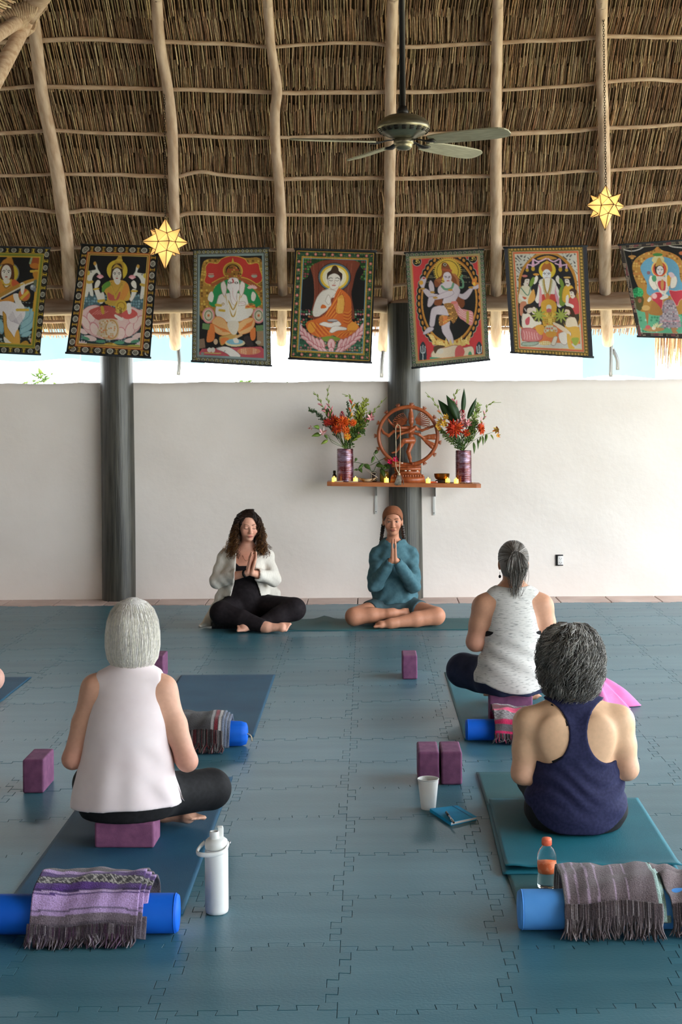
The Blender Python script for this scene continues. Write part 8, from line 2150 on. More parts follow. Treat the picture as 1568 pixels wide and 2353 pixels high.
for i in range(1800):
    th = r.uniform(-math.pi * 1.22, math.pi * 0.22); z0 = 0.822 - 0.25 * r.random() ** 1.5; z1 = max(0.515, z0 - r.uniform(0.08, 0.19))
    z = np.linspace(z0, z1, 22); cx, cy, rx, ry = pf_(np.clip(z, 0.53, 0.8215)); 
    clump = int((th + 4) * 5.0) * 7 + int(z0 * 20); rc = np.random.default_rng(clump)
    t_ = th + rc.normal(0, 0.22) * np.linspace(0, 1, 22) + 0.0 * z
    k_ = 0.95 + r.uniform(0, 0.10) + (0.05 if r.random() < 0.12 else 0); b_ = np.column_stack([cx + rx * k_ * np.cos(t_), cy + ry * k_ * np.sin(t_), z])
    paths.append(curly(b_, rc.uniform(0.007, 0.015), rc.uniform(0.055, 0.095), rc.uniform(0, 6.28) + r.normal(0, 0.45), r)); lo_ = (z0 - 0.56) / 0.26
    cols.append(np.array(srgb(132, 130, 126)[:3]) * (rc.uniform(0.5, 1.6) * r.uniform(0.6, 1.35)) * (0.5 + 0.75 * max(lo_, 0)))
strands('curls', hb, paths, cols, 0.0016)

# ------------------------------------------------------------------ woman in grey tank, back view
SK3 = srgb(196, 146, 118)[:3]
P = person((0.77, 8.1, 0.15), 'grey ponytailed woman from behind in a heather grey tank and navy trousers')
rows = [(0.155, 0.765, 8.09, 0.165, 0.125), (0.21, 0.765, 8.09, 0.185, 0.135), (0.30, 0.77, 8.09, 0.165, 0.120), (0.42, 0.775, 8.10, 0.155, 0.112), (0.52, 0.775, 8.10, 0.164, 0.112), (0.62, 0.777, 8.11, 0.160, 0.100), (0.685, 0.779, 8.12, 0.115, 0.075), (0.735, 0.78, 8.125, 0.06, 0.055)]
hips = {'L': (0.69, 8.13, 0.225), 'R': (0.85, 8.13, 0.225)}; kn = {'L': (0.525, 8.32, 0.235), 'R': (1.03, 8.34, 0.22)}; an = {'L': (0.86, 8.50, 0.07), 'R': (0.80, 8.56, 0.07)}
sh_ = {'L': (0.626, 8.11, 0.612), 'R': (0.932, 8.11, 0.612)}; el = {'L': (0.578, 8.10, 0.425), 'R': (0.965, 8.10, 0.43)}; wr = {'L': (0.755, 8.36, 0.50), 'R': (0.805, 8.36, 0.50)}
g = SDF(None, None, 0, axes=(axis_pts(0.42, 1.13, 0.0072), axis_pts(7.93, 8.72, 0.008), axis_pts(0.0, 0.97, 0.0072)))
g.loft(rows); g.cap((0.78, 8.122, 0.67), (0.783, 8.14, 0.80), 0.052, 0.05, 0.03)
for s_ in 'LR': g.cap((0.779, 8.12, 0.695), sh_[s_], 0.046, 0.058, 0.045)
arms(g, sh_, el, wr, (0.062, 0.054, 0.040, 0.028)); legs(g, H_=hips, K_=kn, A_=an, thigh=0.088, knee=0.080)
for s_, sg in (('L', -1), ('R', 1)): hand(g, np.array(wr[s_]), (0, 0.25, 1), (0, 1, -0.25), (-sg, 0, 0))
foot(g, an['L'], (0.98, 8.60, 0.04), (0, 0, 1)); foot(g, an['R'], (0.68, 8.66, 0.04), (0, 0, 1))
hd = Head((0.786, 8.145, 0.842), (0, 1, 0)); hd.build(g)
g.obj('body', skin_m, P, lambda V: hd.paint(V, SK3, srgb(160, 84, 80)[:3], srgb(80, 70, 64)[:3], True, col=elbowtint(V, SK3, el)))
nv = pm('navy_trousers', srgb(36, 42, 66), srgb(46, 52, 76), scale=20, rough=0.8, spec=0.2)
g2 = SDF(None, None, 0, axes=(axis_pts(0.40, 1.16, 0.008), axis_pts(7.93, 8.74, 0.009), axis_pts(0.0, 0.36, 0.008)))
g2.loft(grown(rows[:4], 0.012)); legs(g2, 0.014, H_=hips, K_=kn, A_=an, thigh=0.088, knee=0.080); g2.disp(lambda X, Y, Z: 0.004 * np.sin(45 * X + 30 * Z) * np.clip((8.3 - Y) / 0.1, 0, 1)); g2.field(lambda X, Y, Z: Z - np.where(Y < 8.08, 0.25, 0.36)); g2.obj('trousers', nv, P)
heath = pm('heather_grey', srgb(150, 150, 148), srgb(208, 206, 202), scale=16, stretch=(2.2, 2.2, 16), rough=0.85, spec=0.15, lo=0.32, hi=0.46, detail=8)
g3 = SDF(None, None, 0, axes=(axis_pts(0.56, 0.98, 0.006), axis_pts(7.92, 8.30, 0.006), axis_pts(0.15, 0.76, 0.006)))
g3.loft([(0.165, 0.758, 8.09, 0.192, 0.158), (0.22, 0.762, 8.09, 0.202, 0.160), (0.30, 0.767, 8.09, 0.186, 0.142), (0.40, 0.772, 8.095, 0.162, 0.125), (0.48, 0.775, 8.097, 0.158, 0.122), (0.56, 0.776, 8.10, 0.150, 0.118), (0.63, 0.778, 8.108, 0.140, 0.105), (0.685, 0.779, 8.118, 0.120, 0.084), (0.74, 0.78, 8.124, 0.070, 0.064)])
for sg in (-1, 1): g3.cap((0.779, 8.12, 0.694), (0.779 + sg * 0.092, 8.113, 0.662), 0.050, 0.054, 0.03)
g3.disp(lambda X, Y, Z: 0.004 * np.sin(62 * (Z + 0.55 * X) + 1) * np.clip(1 - np.abs(Z - 0.36) / 0.16, 0, 1) + 0.003 * np.sin(110 * (Z - 0.2 * X)) * np.clip(1 - np.abs(Z - 0.43) / 0.08, 0, 1) + 0.003 * np.sin(30 * (X + Z)) * np.clip((0.3 - Z) / 0.1, 0, 1))
for cx in (0.575, 0.982): g3.field(lambda X, Y, Z: hole(X, Z, cx, 0.60, 0.078, 0.135) + 0.0 * Y, 's', 0.004)
g3.field(lambda X, Y, Z: Z - (0.716 + 0.1 * np.abs(X - 0.78) - 0.7 * np.clip(Y - 8.13, 0, 1))); g3.field(lambda X, Y, Z: 0.168 + 0.05 * np.clip(np.abs(X - 0.80) / 0.18, 0, 1) ** 2 - Z)
g3.obj('tank_top', heath, P)
g5 = SDF(None, None, 0, axes=(axis_pts(0.58, 0.98, 0.007), axis_pts(7.95, 8.26, 0.007), axis_pts(0.43, 0.53, 0.005))); g5.loft(grown(rows[3:6], 0.005)); g5.field(lambda X, Y, Z: np.maximum(0.455 - Z, Z - 0.492)); g5.obj('bra_band', blackk, P)
# pulled-back hair with ponytail
GC = lambda: np.array([srgb(120, 114, 108), srgb(160, 156, 150), srgb(92, 84, 78), srgb(190, 186, 180), srgb(110, 100, 92)][np.random.randint(5)][:3])
g4 = SDF(None, None, 0, axes=(axis_pts(0.68, 0.90, 0.005), axis_pts(8.0, 8.27, 0.005), axis_pts(0.74, 0.97, 0.005)))
g4.ell((0.786, 8.137, 0.872), (0.080, 0.101, 0.090)); g4.ell((0.786, 8.10, 0.82), (0.072, 0.064, 0.07), 0.02); g4.field(lambda X, Y, Z: np.minimum(Y - 8.20, 0.905 - Z)); g4.field(lambda X, Y, Z: 0.775 + 0.5 * np.clip(Y - 8.12, 0, 1) - Z)
hb = g4.obj('hair', hair_m, P, lambda V: np.broadcast_to(np.array(srgb(118, 112, 106)[:3]), V.shape))
np.random.seed(3); r = np.random.default_rng(6); paths, cols = [], []
knot = np.array([0.788, 8.032, 0.896])
for i in range(420):
    th = r.uniform(0, 2 * math.pi); u = np.array([math.cos(th), 0.0, math.sin(th)])
    if u[2] < -0.92: continue
    a = np.array([0.786, 8.137, 0.872]) + np.array([u[0] * 0.083, 0.05 + 0.03 * u[2], u[2] * 0.093]) ; 
    pts = []
    for f in np.linspace(0, 1, 10):
        q = lerp(a, knot, f) - np.array([0.786, 8.137, 0.872]); q = q / np.array([0.080, 0.101, 0.090]); q = q / np.linalg.norm(q) * (1.02 + 0.02 * r.random()); pts.append(np.array([0.786, 8.137, 0.872]) + q * np.array([0.080, 0.101, 0.090]))
    pts[-1] = knot + r.normal(0, 0.005, 3); paths.append(np.array(pts)); cols.append(GC() * r.uniform(0.6, 1.2))
strands('strands', hb, paths, cols, 0.0013)
paths, cols = [], []
for i in range(480):
    a = knot + r.normal(0, 0.006, 3); x1 = float(np.clip(r.normal(0, 0.020), -0.042, 0.042)); zl = r.uniform(0.72, 0.79) if r.random() < 0.8 else r.uniform(0.655, 0.72)
    paths.append(spline([a, a + np.array([x1 * 0.5, -0.03, 0.004]), a + np.array([x1 * 1.2 + 0.004, -0.038 + r.normal(0, 0.006), -0.06]), np.array([0.792 + x1 * (1.0 + r.normal(0, 0.2)), 8.02 + r.normal(0, 0.012), (zl + 0.83) / 2]), np.array([0.790 + x1 * 0.6 + r.normal(0, 0.008), 8.035 + r.normal(0, 0.01), zl])], 16)); cols.append(GC() * r.uniform(0.4, 1.0))
strands('ponytail', hb, paths, cols, 0.0015)
a = np.linspace(0, 2 * math.pi, 21); mb = MB(); mb.tube(np.column_stack([knot[0] + 0.012 * np.cos(a), np.full(21, knot[1] - 0.008), knot[2] + 0.012 * np.sin(a)]), 0.004, 6, caps=False); mb.build('hair_tie', blackk, hb)
mb = MB(); mb.ell((0.712, 8.135, 0.770), (0.007, 0.007, 0.009), 10, 8); mb.tube([(0.712, 8.135, 0.795), (0.712, 8.135, 0.776)], 0.0012, 5); mb.build('earring', amber, P)

# ------------------------------------------------------------------ teacher with long curly brown hair
SK4 = srgb(216, 160, 136)[:3]
P = person((-0.95, 11.7, 0.0), 'curly brown-haired woman in a cream cardigan, eyes closed, palms together, sitting cross-legged')
rows = [(0.055, -0.945, 11.83, 0.165, 0.135), (0.13, -0.945, 11.82, 0.180, 0.142), (0.24, -0.95, 11.80, 0.158, 0.128), (0.34, -0.952, 11.79, 0.142, 0.112), (0.44, -0.953, 11.78, 0.150, 0.118), (0.52, -0.953, 11.79, 0.155, 0.100), (0.582, -0.95, 11.80, 0.110, 0.076), (0.63, -0.945, 11.80, 0.055, 0.052)]
hips = {'L': (-1.04, 11.79, 0.14), 'R': (-0.85, 11.79, 0.14)}; kn = {'L': (-1.118, 11.52, 0.135), 'R': (-0.565, 11.56, 0.155)}; an = {'L': (-0.765, 11.37, 0.045), 'R': (-0.83, 11.45, 0.048)}
sh_ = {'L': (-1.108, 11.80, 0.535), 'R': (-0.798, 11.80, 0.535)}; el = {'L': (-1.165, 11.70, 0.372), 'R': (-0.735, 11.70, 0.385)}; wr = {'L': (-0.925, 11.535, 0.435), 'R': (-0.880, 11.525, 0.435)}
g = SDF(None, None, 0, axes=(axis_pts(-1.26, -0.46, 0.0062, [(-1.02, -0.82, 0.0042)]), axis_pts(11.27, 12.0, 0.0062, [(11.48, 11.86, 0.0042)]), axis_pts(0.0, 0.92, 0.0062, [(0.40, 0.60, 0.0040), (0.64, 0.90, 0.0040)])))
g.loft(rows); g.cap((-0.945, 11.80, 0.57), (-0.935, 11.775, 0.72), 0.052, 0.046, 0.025)
for s_ in 'LR': g.cap((-0.948, 11.80, 0.60), sh_[s_], 0.038, 0.048, 0.04)
for sg in (-1, 1): g.ell((-0.95 + sg * 0.068, 11.695, 0.425), (0.062, 0.050, 0.060), 0.03)
arms(g, sh_, el, wr, (0.048, 0.042, 0.035, 0.024)); legs(g, H_=hips, K_=kn, A_=an, thigh=0.092, knee=0.076, shin=0.055)
for s_, sg in (('L', -1), ('R', 1)): hand(g, np.array(wr[s_]) + np.array([sg * -0.006, 0, 0.004]), (0.22 + 0 * sg, 0.05, 1), (0.25, -1, 0.1), (-sg, -0.2 * sg * 0, 0))
foot(g, an['L'], (-0.568, 11.345, 0.046), (0, -0.75, 0.65)); foot(g, an['R'], (-1.01, 11.355, 0.040), (0.0, -0.6, 0.8))
hd = Head((-0.930, 11.752, 0.778), (0, -1, 0), pitch=-0.14, yaw=0.30, sc=1.0); hd.build(g)
def red_chest(V):
    C = np.broadcast_to(np.array(SK4), V.shape).copy(); t_ = np.exp(-(((V[:, 0] + 0.94) / 0.08) ** 2 + ((V[:, 2] - 0.54) / 0.06) ** 2))[:, None] * 0.4; return C * (1 - t_) + np.array(srgb(200, 120, 96)[:3]) * t_
fb = g.obj('body', skin_m, P, lambda V: hd.paint(V, SK4, srgb(190, 108, 100)[:3], srgb(96, 62, 48)[:3], False, srgb(206, 116, 96)[:3], col=red_chest(V)))
face_parts(fb, hd, P, srgb(70, 44, 34)[:3], False, 0.0019)
bk = pm('black_cotton', srgb(26, 21, 24), srgb(36, 30, 33), scale=40, rough=0.8, spec=0.2)
g2 = SDF(None, None, 0, axes=(axis_pts(-1.28, -0.44, 0.0075), axis_pts(11.28, 12.0, 0.0075), axis_pts(0.0, 0.32, 0.0075)))
g2.loft(grown(rows[:4], 0.008)); legs(g2, 0.010, H_=hips, K_=kn, A_=an, thigh=0.095, knee=0.079, shin=0.056)
for s_ in 'LR':
    a_, k_ = np.array(an[s_]), np.array(kn[s_]); d = unit(a_ - k_); g2.field(lambda X, Y, Z: np.where((X - a_[0]) ** 2 + (Y - a_[1]) ** 2 + (Z - a_[2]) ** 2 < 0.0036, (X - a_[0] + d[0] * 0.02) * d[0] + (Y - a_[1] + d[1] * 0.02) * d[1] + (Z - a_[2] + d[2] * 0.02) * d[2], -1.0))
g2.field(lambda X, Y, Z: Z - 0.30); g2.obj('leggings', bk, P)
g3 = SDF(None, None, 0, axes=(axis_pts(-1.14, -0.76, 0.006), axis_pts(11.60, 11.96, 0.006), axis_pts(0.16, 0.58, 0.006)))
g3.loft(grown(rows[2:7], 0.008))
for sg in (-1, 1): g3.ell((-0.95 + sg * 0.064, 11.697, 0.425), (0.062, 0.057, 0.067), 0.03); g3.cap((-0.95 + sg * 0.085, 11.71, 0.47), (-0.95 + sg * 0.10, 11.78, 0.60), 0.012, 0.01, 0.008)
g3.field(lambda X, Y, Z: Z - (0.478 + 0.9 * np.clip(np.abs(X + 0.95) - 0.045, 0, 1) * (np.abs(X + 0.95) < 0.12)))
g3.obj('tank_top', bk, P)
cream = pm('cream_gauze', srgb(212, 206, 196), srgb(224, 218, 208), scale=40, stretch=(6, 1, 1), rough=0.9, spec=0.1, bump=0.25, bscale=60)
g3 = SDF(None, None, 0, axes=(axis_pts(-1.36, -0.62, 0.0065), axis_pts(11.42, 12.0, 0.0065), axis_pts(0.004, 0.64, 0.0065)))
g3.loft(grown(rows[2:8], 0.030))
for sg in (-1, 1): g3.ell((-0.95 + sg * 0.075, 11.70, 0.425), (0.082, 0.085, 0.09), 0.03)
for s_, sg in (('L', -1), ('R', 1)):
    a_, b_, c_ = map(np.array, (sh_[s_], el[s_], wr[s_]))
    g3.cap((-0.948, 11.80, 0.60), a_, 0.050, 0.064, 0.03); g3.cap(a_, b_ + np.array([sg * 0.002, 0, -0.010]), 0.060, 0.060, 0.025); cf = lerp(b_, c_, 0.66); g3.cap(b_ + np.array([0, 0, -0.012]), cf, 0.057, 0.048, 0.025)
    g3.cap(cf, lerp(b_, c_, 0.69), 0.051, 0.052, 0.006); dd = unit(c_ - b_); g3.cap(lerp(b_, c_, 0.76), lerp(b_, c_, 1.1), 0.040, 0.046, 0.004, 's')
g3.chain([(-1.09, 11.82, 0.34), (-1.14, 11.80, 0.22), (-1.20, 11.74, 0.10), (-1.245, 11.68, 0.03)], [0.045, 0.05, 0.045, 0.028], 0.03); g3.chain([(-1.20, 11.74, 0.06), (-1.29, 11.62, 0.022)], [0.04, 0.016], 0.03)
g3.chain([(-0.80, 11.83, 0.36), (-0.735, 11.84, 0.24), (-0.69, 11.84, 0.12)], [0.045, 0.04, 0.03], 0.03)
g3.disp(lambda X, Y, Z: 0.0022 * np.sin(70 * (X + 0.8 * Z)) + 0.0026 * np.sin(36 * (Z - X) + 14 * Y) + 0.003 * np.sin(120 * X) * np.clip((0.3 - Z) / 0.1, 0, 1))
g3.field(lambda X, Y, Z: np.where(Y < 11.80, (0.074 + 0.04 * np.clip((0.40 - Z) / 0.15, 0, 1.6)) - np.abs(X + 0.945), -1.0))
g3.field(lambda X, Y, Z: 0.062 - np.sqrt((X + 0.945) ** 2 + (Y - 11.79) ** 2) * np.where(Z > 0.53, 1.0, 9.0))
g3.obj('cardigan', cream, P)
mb = MB(); Q = np.array(wr['L']) ; d_ = unit(np.array(wr['L']) - np.array(el['L'])); F3 = frame_to(d_)
for j in (-0.006, 0.006):
    a = np.linspace(0, 2 * math.pi, 25); mb.tube(Q - d_ * (0.012 + j) + (np.column_stack([0.028 * np.cos(a), 0.028 * np.sin(a), 0 * a])) @ F3.T, 0.0042, 6, caps=False)
mb.build('wristband', blackk, P)
mb = MB(); mb.tube(spline([(-0.985, 11.765, 0.60), (-0.965, 11.70, 0.545), (-0.938, 11.672, 0.515), (-0.912, 11.70, 0.545), (-0.895, 11.765, 0.60)], 24), 0.0016, 5); mb.build('necklace', brass, P)
# curls
g4 = SDF(None, None, 0, axes=(axis_pts(-1.10, -0.76, 0.005), axis_pts(11.62, 11.94, 0.006), axis_pts(0.50, 0.93, 0.006)))
hc = hd.c
g4.ell(hc + np.array([-0.004, 0.016, 0.034]), (0.083, 0.096, 0.090)); 
g4.chain([hc + np.array([-0.070, 0.01, 0.03]), hc + np.array([-0.090, 0.0, -0.08]), (-1.045, 11.75, 0.61), (-1.04, 11.745, 0.57)], [0.034, 0.032, 0.028, 0.016], 0.03)
g4.chain([hc + np.array([0.076, 0.02, 0.02]), hc + np.array([0.090, 0.0, -0.08]), (-0.825, 11.745, 0.61), (-0.825, 11.74, 0.57)], [0.022, 0.026, 0.028, 0.016], 0.03)
g4.chain([hc + np.array([0, 0.06, 0]), (-0.94, 11.86, 0.62)], [0.07, 0.07], 0.04)
hd2 = hd
def face_cut(X, Y, Z):
    lx = (X - hd2.c[0]) * hd2.R[0, 0] + (Y - hd2.c[1]) * hd2.R[1, 0] + (Z - hd2.c[2]) * hd2.R[2, 0]; ly = (X - hd2.c[0]) * hd2.R[0, 1] + (Y - hd2.c[1]) * hd2.R[1, 1] + (Z - hd2.c[2]) * hd2.R[2, 1]; lz = (X - hd2.c[0]) * hd2.R[0, 2] + (Y - hd2.c[1]) * hd2.R[1, 2] + (Z - hd2.c[2]) * hd2.R[2, 2]
    q = (np.sqrt((lx / 0.060) ** 2 + ((lz + 0.022) / 0.105) ** 2) - 1) * 0.06
    return np.maximum(q, 0.015 - ly)
g4.field(face_cut, 's', 0.01); g4.field(lambda X, Y, Z: np.maximum(np.abs(X + 0.937) - 0.052, np.maximum(Z - 0.70, Y - 11.81)), 's', 0.01)
g4.disp(lambda X, Y, Z: 0.003 * np.sin(90 * X + 20 * np.sin(25 * Z)) * np.clip((0.85 - Z) / 0.1, 0, 1))
def brown(V):
    t_ = np.clip((0.74 - V[:, 2]) / 0.16, 0, 1)[:, None]; return np.array(srgb(42, 26, 20)[:3]) * (1 - t_) + np.array(srgb(84, 54, 32)[:3]) * t_
hb = g4.obj('hair', hair_m, P, brown)
r = np.random.default_rng(8); paths, cols = [], []
for i in range(540):
    sg = -1 if r.random() < 0.56 else 1
    ya = r.uniform(-0.075, 0.085); cl = int(r.integers(0, 46)); rc = np.random.default_rng(500 + cl * 2 + (sg > 0))
    q = np.array([r.normal(0.014, 0.012), ya - 0.0, 0.0]); ez = max(0.0, 1 - ((ya - 0.016) / 0.100) ** 2) ** 0.5
    a = hc + np.array([q[0], ya, 0.034 + 0.094 * ez + 0.003])
    w1 = r.uniform(0.082 - 0.012 * (ya < -0.02), 0.104) if sg < 0 else r.uniform(0.078 - 0.010 * (ya < -0.02), 0.098)
    yb = ya * 0.85 + 0.012
    m_ = hc + np.array([sg * 0.052, ya * 0.97, 0.034 + 0.064 * ez + 0.004])
    b_ = hc + np.array([sg * w1, yb, 0.02 + r.normal(0, 0.012)]); c_ = hc + np.array([sg * (w1 + rc.uniform(-0.006, 0.042)), yb * 0.8 - 0.014, -0.085 + r.normal(0, 0.02)])
    d_ = np.array([(-1.050 if sg < 0 else -0.818) + rc.normal(0, 0.034), 11.725 + yb * 0.6 + r.normal(0, 0.012), rc.uniform(0.515, 0.60)])
    Pth = spline([a, m_, b_, c_, d_], 70); Pth = curly(Pth, rc.uniform(0.007, 0.014), rc.uniform(0.042, 0.064), rc.uniform(0, 6.28) + r.normal(0, 0.45), r)
    dl = np.clip(np.r_[0, np.cumsum(np.linalg.norm(np.diff(Pth, axis=0), axis=1))] / 0.16, 0, 1)[:, None]
    base_ = spline([a, m_, b_, c_, d_], 70); Pth = base_ + (Pth - base_) * dl
    t_ = np.linspace(0, 1, 70)[:, None]; gold = np.array(srgb(170, 118, 60)[:3] if rc.random() < 0.45 else srgb(100, 62, 36)[:3]); dk = np.array(srgb(44, 27, 20)[:3])
    k_ = np.clip((t_ - 0.38) / 0.5, 0, 1) * rc.uniform(0.3, 1.0); paths.append(Pth); cols.append((dk * (1 - k_) + gold * k_) * r.uniform(0.7, 1.2))
strands('curls', hb, paths, cols, 0.0025)
# dark rolled blanket she sits on
cb = pm('black_wool', srgb(22, 24, 28), srgb(40, 42, 48), scale=60, rough=0.95)
rb = thing('rolled_blanket', (-1.12, 11.78, 0.0), 'dark rolled blanket tucked under the curly brown-haired woman', 'blanket')
for zc, rr, yy in ((0.028, 0.028, 11.62), (0.026, 0.026, 11.72), (0.027, 0.027, 11.90)):
    mb = MB(); mb.tube(spline([(-1.20, yy, zc), (-1.05, yy - 0.004, zc), (-0.88, yy + 0.004, zc), (-0.72, yy, zc)], 16), rr, 16); mb.build('roll', cb, rb)

# ------------------------------------------------------------------ teacher with headband
SK5 = srgb(188, 130, 102)[:3]
P = person((0.21, 11.8, 0.0), 'woman in a brown headband and teal hooded top, palms together at her chin')
rows = [(0.008, 0.21, 11.93, 0.160, 0.135), (0.10, 0.21, 11.93, 0.180, 0.142), (0.2, 0.21, 11.91, 0.150, 0.118), (0.32, 0.21, 11.90, 0.140, 0.106), (0.44, 0.21, 11.90, 0.148, 0.110), (0.53, 0.208, 11.90, 0.145, 0.098), (0.605, 0.205, 11.90, 0.105, 0.074), (0.65, 0.202, 11.895, 0.055, 0.052)]
hips = {'L': (0.12, 11.90, 0.115), 'R': (0.30, 11.90, 0.115)}; kn = {'L': (-0.105, 11.64, 0.085), 'R': (0.525, 11.64, 0.085)}; an = {'L': (0.19, 11.66, 0.105), 'R': (0.175, 11.53, 0.046)}
sh_ = {'L': (0.074, 11.90, 0.545), 'R': (0.342, 11.90, 0.545)}; el = {'L': (0.060, 11.74, 0.325), 'R': (0.352, 11.74, 0.318)}; wr = {'L': (0.180, 11.615, 0.515), 'R': (0.224, 11.615, 0.513)}
g = SDF(None, None, 0, axes=(axis_pts(-0.20, 0.62, 0.0062, [(0.12, 0.29, 0.0042)]), axis_pts(11.46, 12.09, 0.0062, [(11.56, 11.99, 0.0042)]), axis_pts(0.0, 0.94, 0.0062, [(0.48, 0.92, 0.0038)])))
g.loft(rows); g.cap((0.204, 11.90, 0.59), (0.20, 11.885, 0.73), 0.050, 0.045, 0.025)
for s_ in 'LR': g.cap((0.206, 11.90, 0.62), sh_[s_], 0.036, 0.048, 0.04)
arms(g, sh_, el, wr, (0.046, 0.040, 0.034, 0.024)); legs(g, H_=hips, K_=kn, A_=an, thigh=0.088, knee=0.070, shin=0.052, ank=0.034)
for s_, sg in (('L', -1), ('R', 1)): hand(g, np.array(wr[s_]) + np.array([-sg * 0.009, 0, 0.006]), (-sg * 0.03, 0.03, 1), (0, -1, 0.05), (-sg, 0, 0))
foot(g, an['L'], (0.345, 11.75, 0.10), (0, -0.8, 0.6), 0.95); foot(g, an['R'], (0.045, 11.515, 0.036), (0, -0.3, 1), 0.95)
hd = Head((0.199, 11.862, 0.802), (0, -1, 0), pitch=-0.05, sc=0.98); hd.build(g)
fb = g.obj('body', skin_m, P, lambda V: hd.paint(V, SK5, srgb(160, 88, 76)[:3], srgb(64, 40, 30)[:3], True, srgb(180, 104, 80)[:3]))
face_parts(fb, hd, P, srgb(40, 26, 20)[:3], True)
slate = pm('slate_jersey', srgb(62, 80, 86), srgb(72, 92, 98), scale=40, rough=0.8, spec=0.2)
g2 = SDF(None, None, 0, axes=(axis_pts(-0.10, 0.52, 0.0075), axis_pts(11.60, 12.10, 0.0075), axis_pts(0.0, 0.30, 0.0075)))
g2.loft(grown(rows[:4], 0.010)); legs(g2, 0.010, H_=hips, K_=kn, A_=an, thigh=0.088, knee=0.070, only='thigh', stop=0.46); g2.field(lambda X, Y, Z: Z - 0.27)
for s_ in 'LR':
    h_, k_ = np.array(hips[s_]), np.array(kn[s_]); d = unit(k_ - h_); c_ = lerp(h_, k_, 0.50); sgn = 1 if s_ == 'R' else -1
    g2.field(lambda X, Y, Z: np.where((X - 0.21) * sgn > 0, (X - c_[0]) * d[0] + (Y - c_[1]) * d[1] + (Z - c_[2]) * d[2], -1.0))
g2.obj('shorts', slate, P)
teal = pm('teal_fleece', srgb(68, 102, 112), srgb(80, 114, 124), scale=40, rough=0.85, spec=0.15)
g3 = SDF(None, None, 0, axes=(axis_pts(-0.06, 0.48, 0.0058), axis_pts(11.57, 12.09, 0.0062), axis_pts(0.14, 0.70, 0.0058)))
g3.loft([(0.155, 0.212, 11.915, 0.178, 0.150), (0.22, 0.212, 11.91, 0.180, 0.150), (0.32, 0.21, 11.90, 0.178, 0.142), (0.44, 0.21, 11.90, 0.176, 0.132), (0.53, 0.208, 11.90, 0.158, 0.116), (0.605, 0.205, 11.90, 0.108, 0.092), (0.655, 0.203, 11.90, 0.082, 0.082)])
for s_, sg in (('L', -1), ('R', 1)):
    a_, b_, c_ = map(np.array, (sh_[s_], el[s_], wr[s_]))
    g3.cap((0.206, 11.90, 0.61), a_, 0.048, 0.054, 0.03); g3.cap(a_, b_ + np.array([0, 0.01, -0.005]), 0.056, 0.066, 0.02); g3.cap(b_, lerp(b_, c_, 0.7), 0.060, 0.050, 0.015); g3.cap(lerp(b_, c_, 0.74), lerp(b_, c_, 0.93), 0.041, 0.038, 0.008)
    g3.cap(lerp(b_, c_, 0.97), lerp(b_, c_, 1.25), 0.028, 0.034, 0.003, 's')
ar = np.linspace(0, 2 * math.pi, 25)
hoodp = [(0.203 + 0.080 * math.cos(t_), 11.905 + 0.074 * math.sin(t_), 0.628 + 0.018 * math.sin(t_) ) for t_ in ar]
for i in range(24): g3.cap(hoodp[i], hoodp[i + 1], 0.024, 0.024, 0.012)
g3.cap((0.13, 11.99, 0.60), (0.28, 11.99, 0.60), 0.045, 0.045, 0.03)
g3.disp(lambda X, Y, Z: 0.0045 * np.sin(55 * (X - 0.21) + 4 * np.sin(16 * Z)) * np.clip((0.36 - Z) / 0.12, 0, 1) + 0.0048 * np.sin(44 * (Z + 1.1 * np.abs(X - 0.21)) + 14 * Y + 1.2) * np.clip((np.abs(X - 0.21) - 0.05) / 0.06, 0, 1) + 0.0016 * np.sin(100 * (Z - 0.6 * np.abs(X - 0.21))) * np.clip((np.abs(X - 0.21) - 0.08) / 0.05, 0, 1))
g3.cap((0.203, 11.86, 0.585), (0.203, 11.88, 0.72), 0.042, 0.072, 0.006, 's'); g3.field(lambda X, Y, Z: 0.162 + 0.006 * np.sin(30 * X) - Z)
g3.obj('hooded_top', teal, P)
# hair under headband, braids
g4 = SDF(None, None, 0, axes=(axis_pts(0.10, 0.30, 0.005), axis_pts(11.77, 11.99, 0.005), axis_pts(0.72, 0.94, 0.005)))
hc = hd.c; g4.ell(hc + np.array([0, 0.012, 0.032]), (0.078, 0.096, 0.088)); hd2 = hd
g4.field(face_cut, 's', 0.006); g4.field(lambda X, Y, Z: 0.735 + 0.06 * np.clip((11.9 - Y) / 0.05, 0, 1) - Z)
DK = srgb(34, 24, 20)[:3]; hb = g4.obj('hair', hair_m, P, lambda V: np.broadcast_to(np.array(DK), V.shape))
band = pm('brown_headband', srgb(120, 70, 44), srgb(136, 82, 52), scale=40, rough=0.8)
g5 = SDF(None, None, 0, axes=(axis_pts(0.09, 0.31, 0.0045), axis_pts(11.75, 12.0, 0.0045), axis_pts(0.70, 0.95, 0.0045)))
g5.ell(hc + np.array([0, 0.010, 0.034]), (0.0815, 0.100, 0.0925))
g5.field(lambda X, Y, Z: np.maximum((0.858 - 0.95 * (Y - 11.79)) - Z + 0.016 * ((X - 0.199) / 0.07) ** 2 * 0, Z - (0.955 - 0.55 * (Y - 11.80)))); g5.obj('headband', band, P)
for sg in (-1, 1):
    mb = MB()
    for k in range(9):
        f = k / 8.0; c = np.array([0.199 + sg * (0.074 + 0.022 * f), 11.905 + 0.012 * f, 0.765 - 0.15 * f]); tl = 0.35 if k % 2 else -0.35
        mb.ell(c, (0.017 - 0.004 * f, 0.015, 0.018), 10, 7, rot=rot_axis((0, 1, 0), tl), col=np.array(DK) * (1 if k % 2 else 1.4))
    mb.build('braid', hair_m, hb)

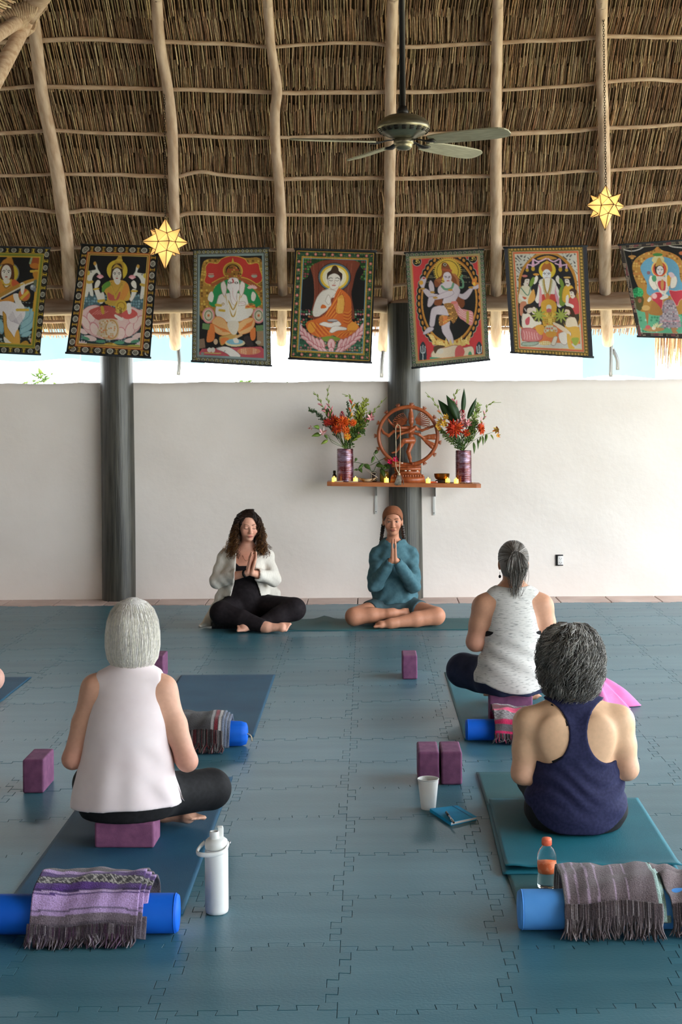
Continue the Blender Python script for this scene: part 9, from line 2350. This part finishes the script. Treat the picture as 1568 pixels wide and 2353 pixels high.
# ------------------------------------------------------------------ person at the left edge, mostly out of the picture
SK6 = srgb(216, 168, 152)[:3]
P = person((-2.7, 8.75, 0.0), 'person cut off by the left edge, only a bare bent knee in view')
rows = [(0.012, -2.70, 8.68, 0.16, 0.135), (0.10, -2.70, 8.68, 0.185, 0.142), (0.24, -2.70, 8.69, 0.155, 0.118), (0.40, -2.70, 8.70, 0.155, 0.11), (0.52, -2.70, 8.70, 0.16, 0.10), (0.59, -2.70, 8.71, 0.11, 0.075), (0.64, -2.70, 8.71, 0.055, 0.052)]
hips = {'L': (-2.79, 8.70, 0.12), 'R': (-2.61, 8.70, 0.12)}; kn = {'L': (-3.14, 8.96, 0.085), 'R': (-2.243, 8.98, 0.088)}; an = {'L': (-2.60, 9.08, 0.05), 'R': (-2.76, 9.16, 0.05)}
sh_ = {'L': (-2.85, 8.70, 0.555), 'R': (-2.55, 8.70, 0.555)}; el = {'L': (-2.90, 8.70, 0.30), 'R': (-2.50, 8.70, 0.30)}; wr = {'L': (-2.72, 8.96, 0.40), 'R': (-2.68, 8.96, 0.40)}
g = SDF(None, None, 0, axes=(axis_pts(-3.26, -2.14, 0.010), axis_pts(8.50, 9.26, 0.010), axis_pts(0.0, 0.94, 0.0095)))
g.loft(rows); g.cap((-2.70, 8.71, 0.58), (-2.70, 8.73, 0.72), 0.052, 0.048, 0.025)
for s_ in 'LR': g.cap((-2.70, 8.70, 0.61), sh_[s_], 0.038, 0.05, 0.04)
arms(g, sh_, el, wr); legs(g, H_=hips, K_=kn, A_=an, thigh=0.09, knee=0.075)
for s_, sg in (('L', -1), ('R', 1)): hand(g, np.array(wr[s_]), (0, 0.25, 1), (0, 1, -0.25), (-sg, 0, 0))
foot(g, an['L'], (-2.43, 9.06, 0.04), (0, 0, 1)); foot(g, an['R'], (-2.93, 9.17, 0.04), (0, 0, 1))
hd = Head((-2.70, 8.735, 0.795), (0, 1, 0)); hd.build(g)
g.obj('body', skin_m, P, lambda V: hd.paint(V, SK6, srgb(160, 84, 80)[:3], srgb(80, 60, 50)[:3], True))
g3 = SDF(None, None, 0, axes=(axis_pts(-2.94, -2.46, 0.010), axis_pts(8.5, 8.92, 0.010), axis_pts(0.006, 0.66, 0.010)))
g3.loft(grown(rows, 0.010)); [g3.cap((-2.70, 8.70, 0.61), sh_[s_], 0.046, 0.056, 0.03) for s_ in 'LR']; g3.obj('t_shirt', slate, P)
g4 = SDF(None, None, 0, axes=(axis_pts(-2.82, -2.58, 0.008), axis_pts(8.6, 8.88, 0.008), axis_pts(0.66, 0.94, 0.008)))
g4.ell((-2.70, 8.725, 0.83), (0.084, 0.10, 0.09)); g4.ell((-2.70, 8.69, 0.76), (0.075, 0.06, 0.08), 0.02); g4.field(lambda X, Y, Z: np.minimum(Y - 8.79, 0.865 - Z)); g4.obj('hair', hair_m, P, lambda V: np.broadcast_to(np.array(srgb(90, 66, 48)[:3]), V.shape))
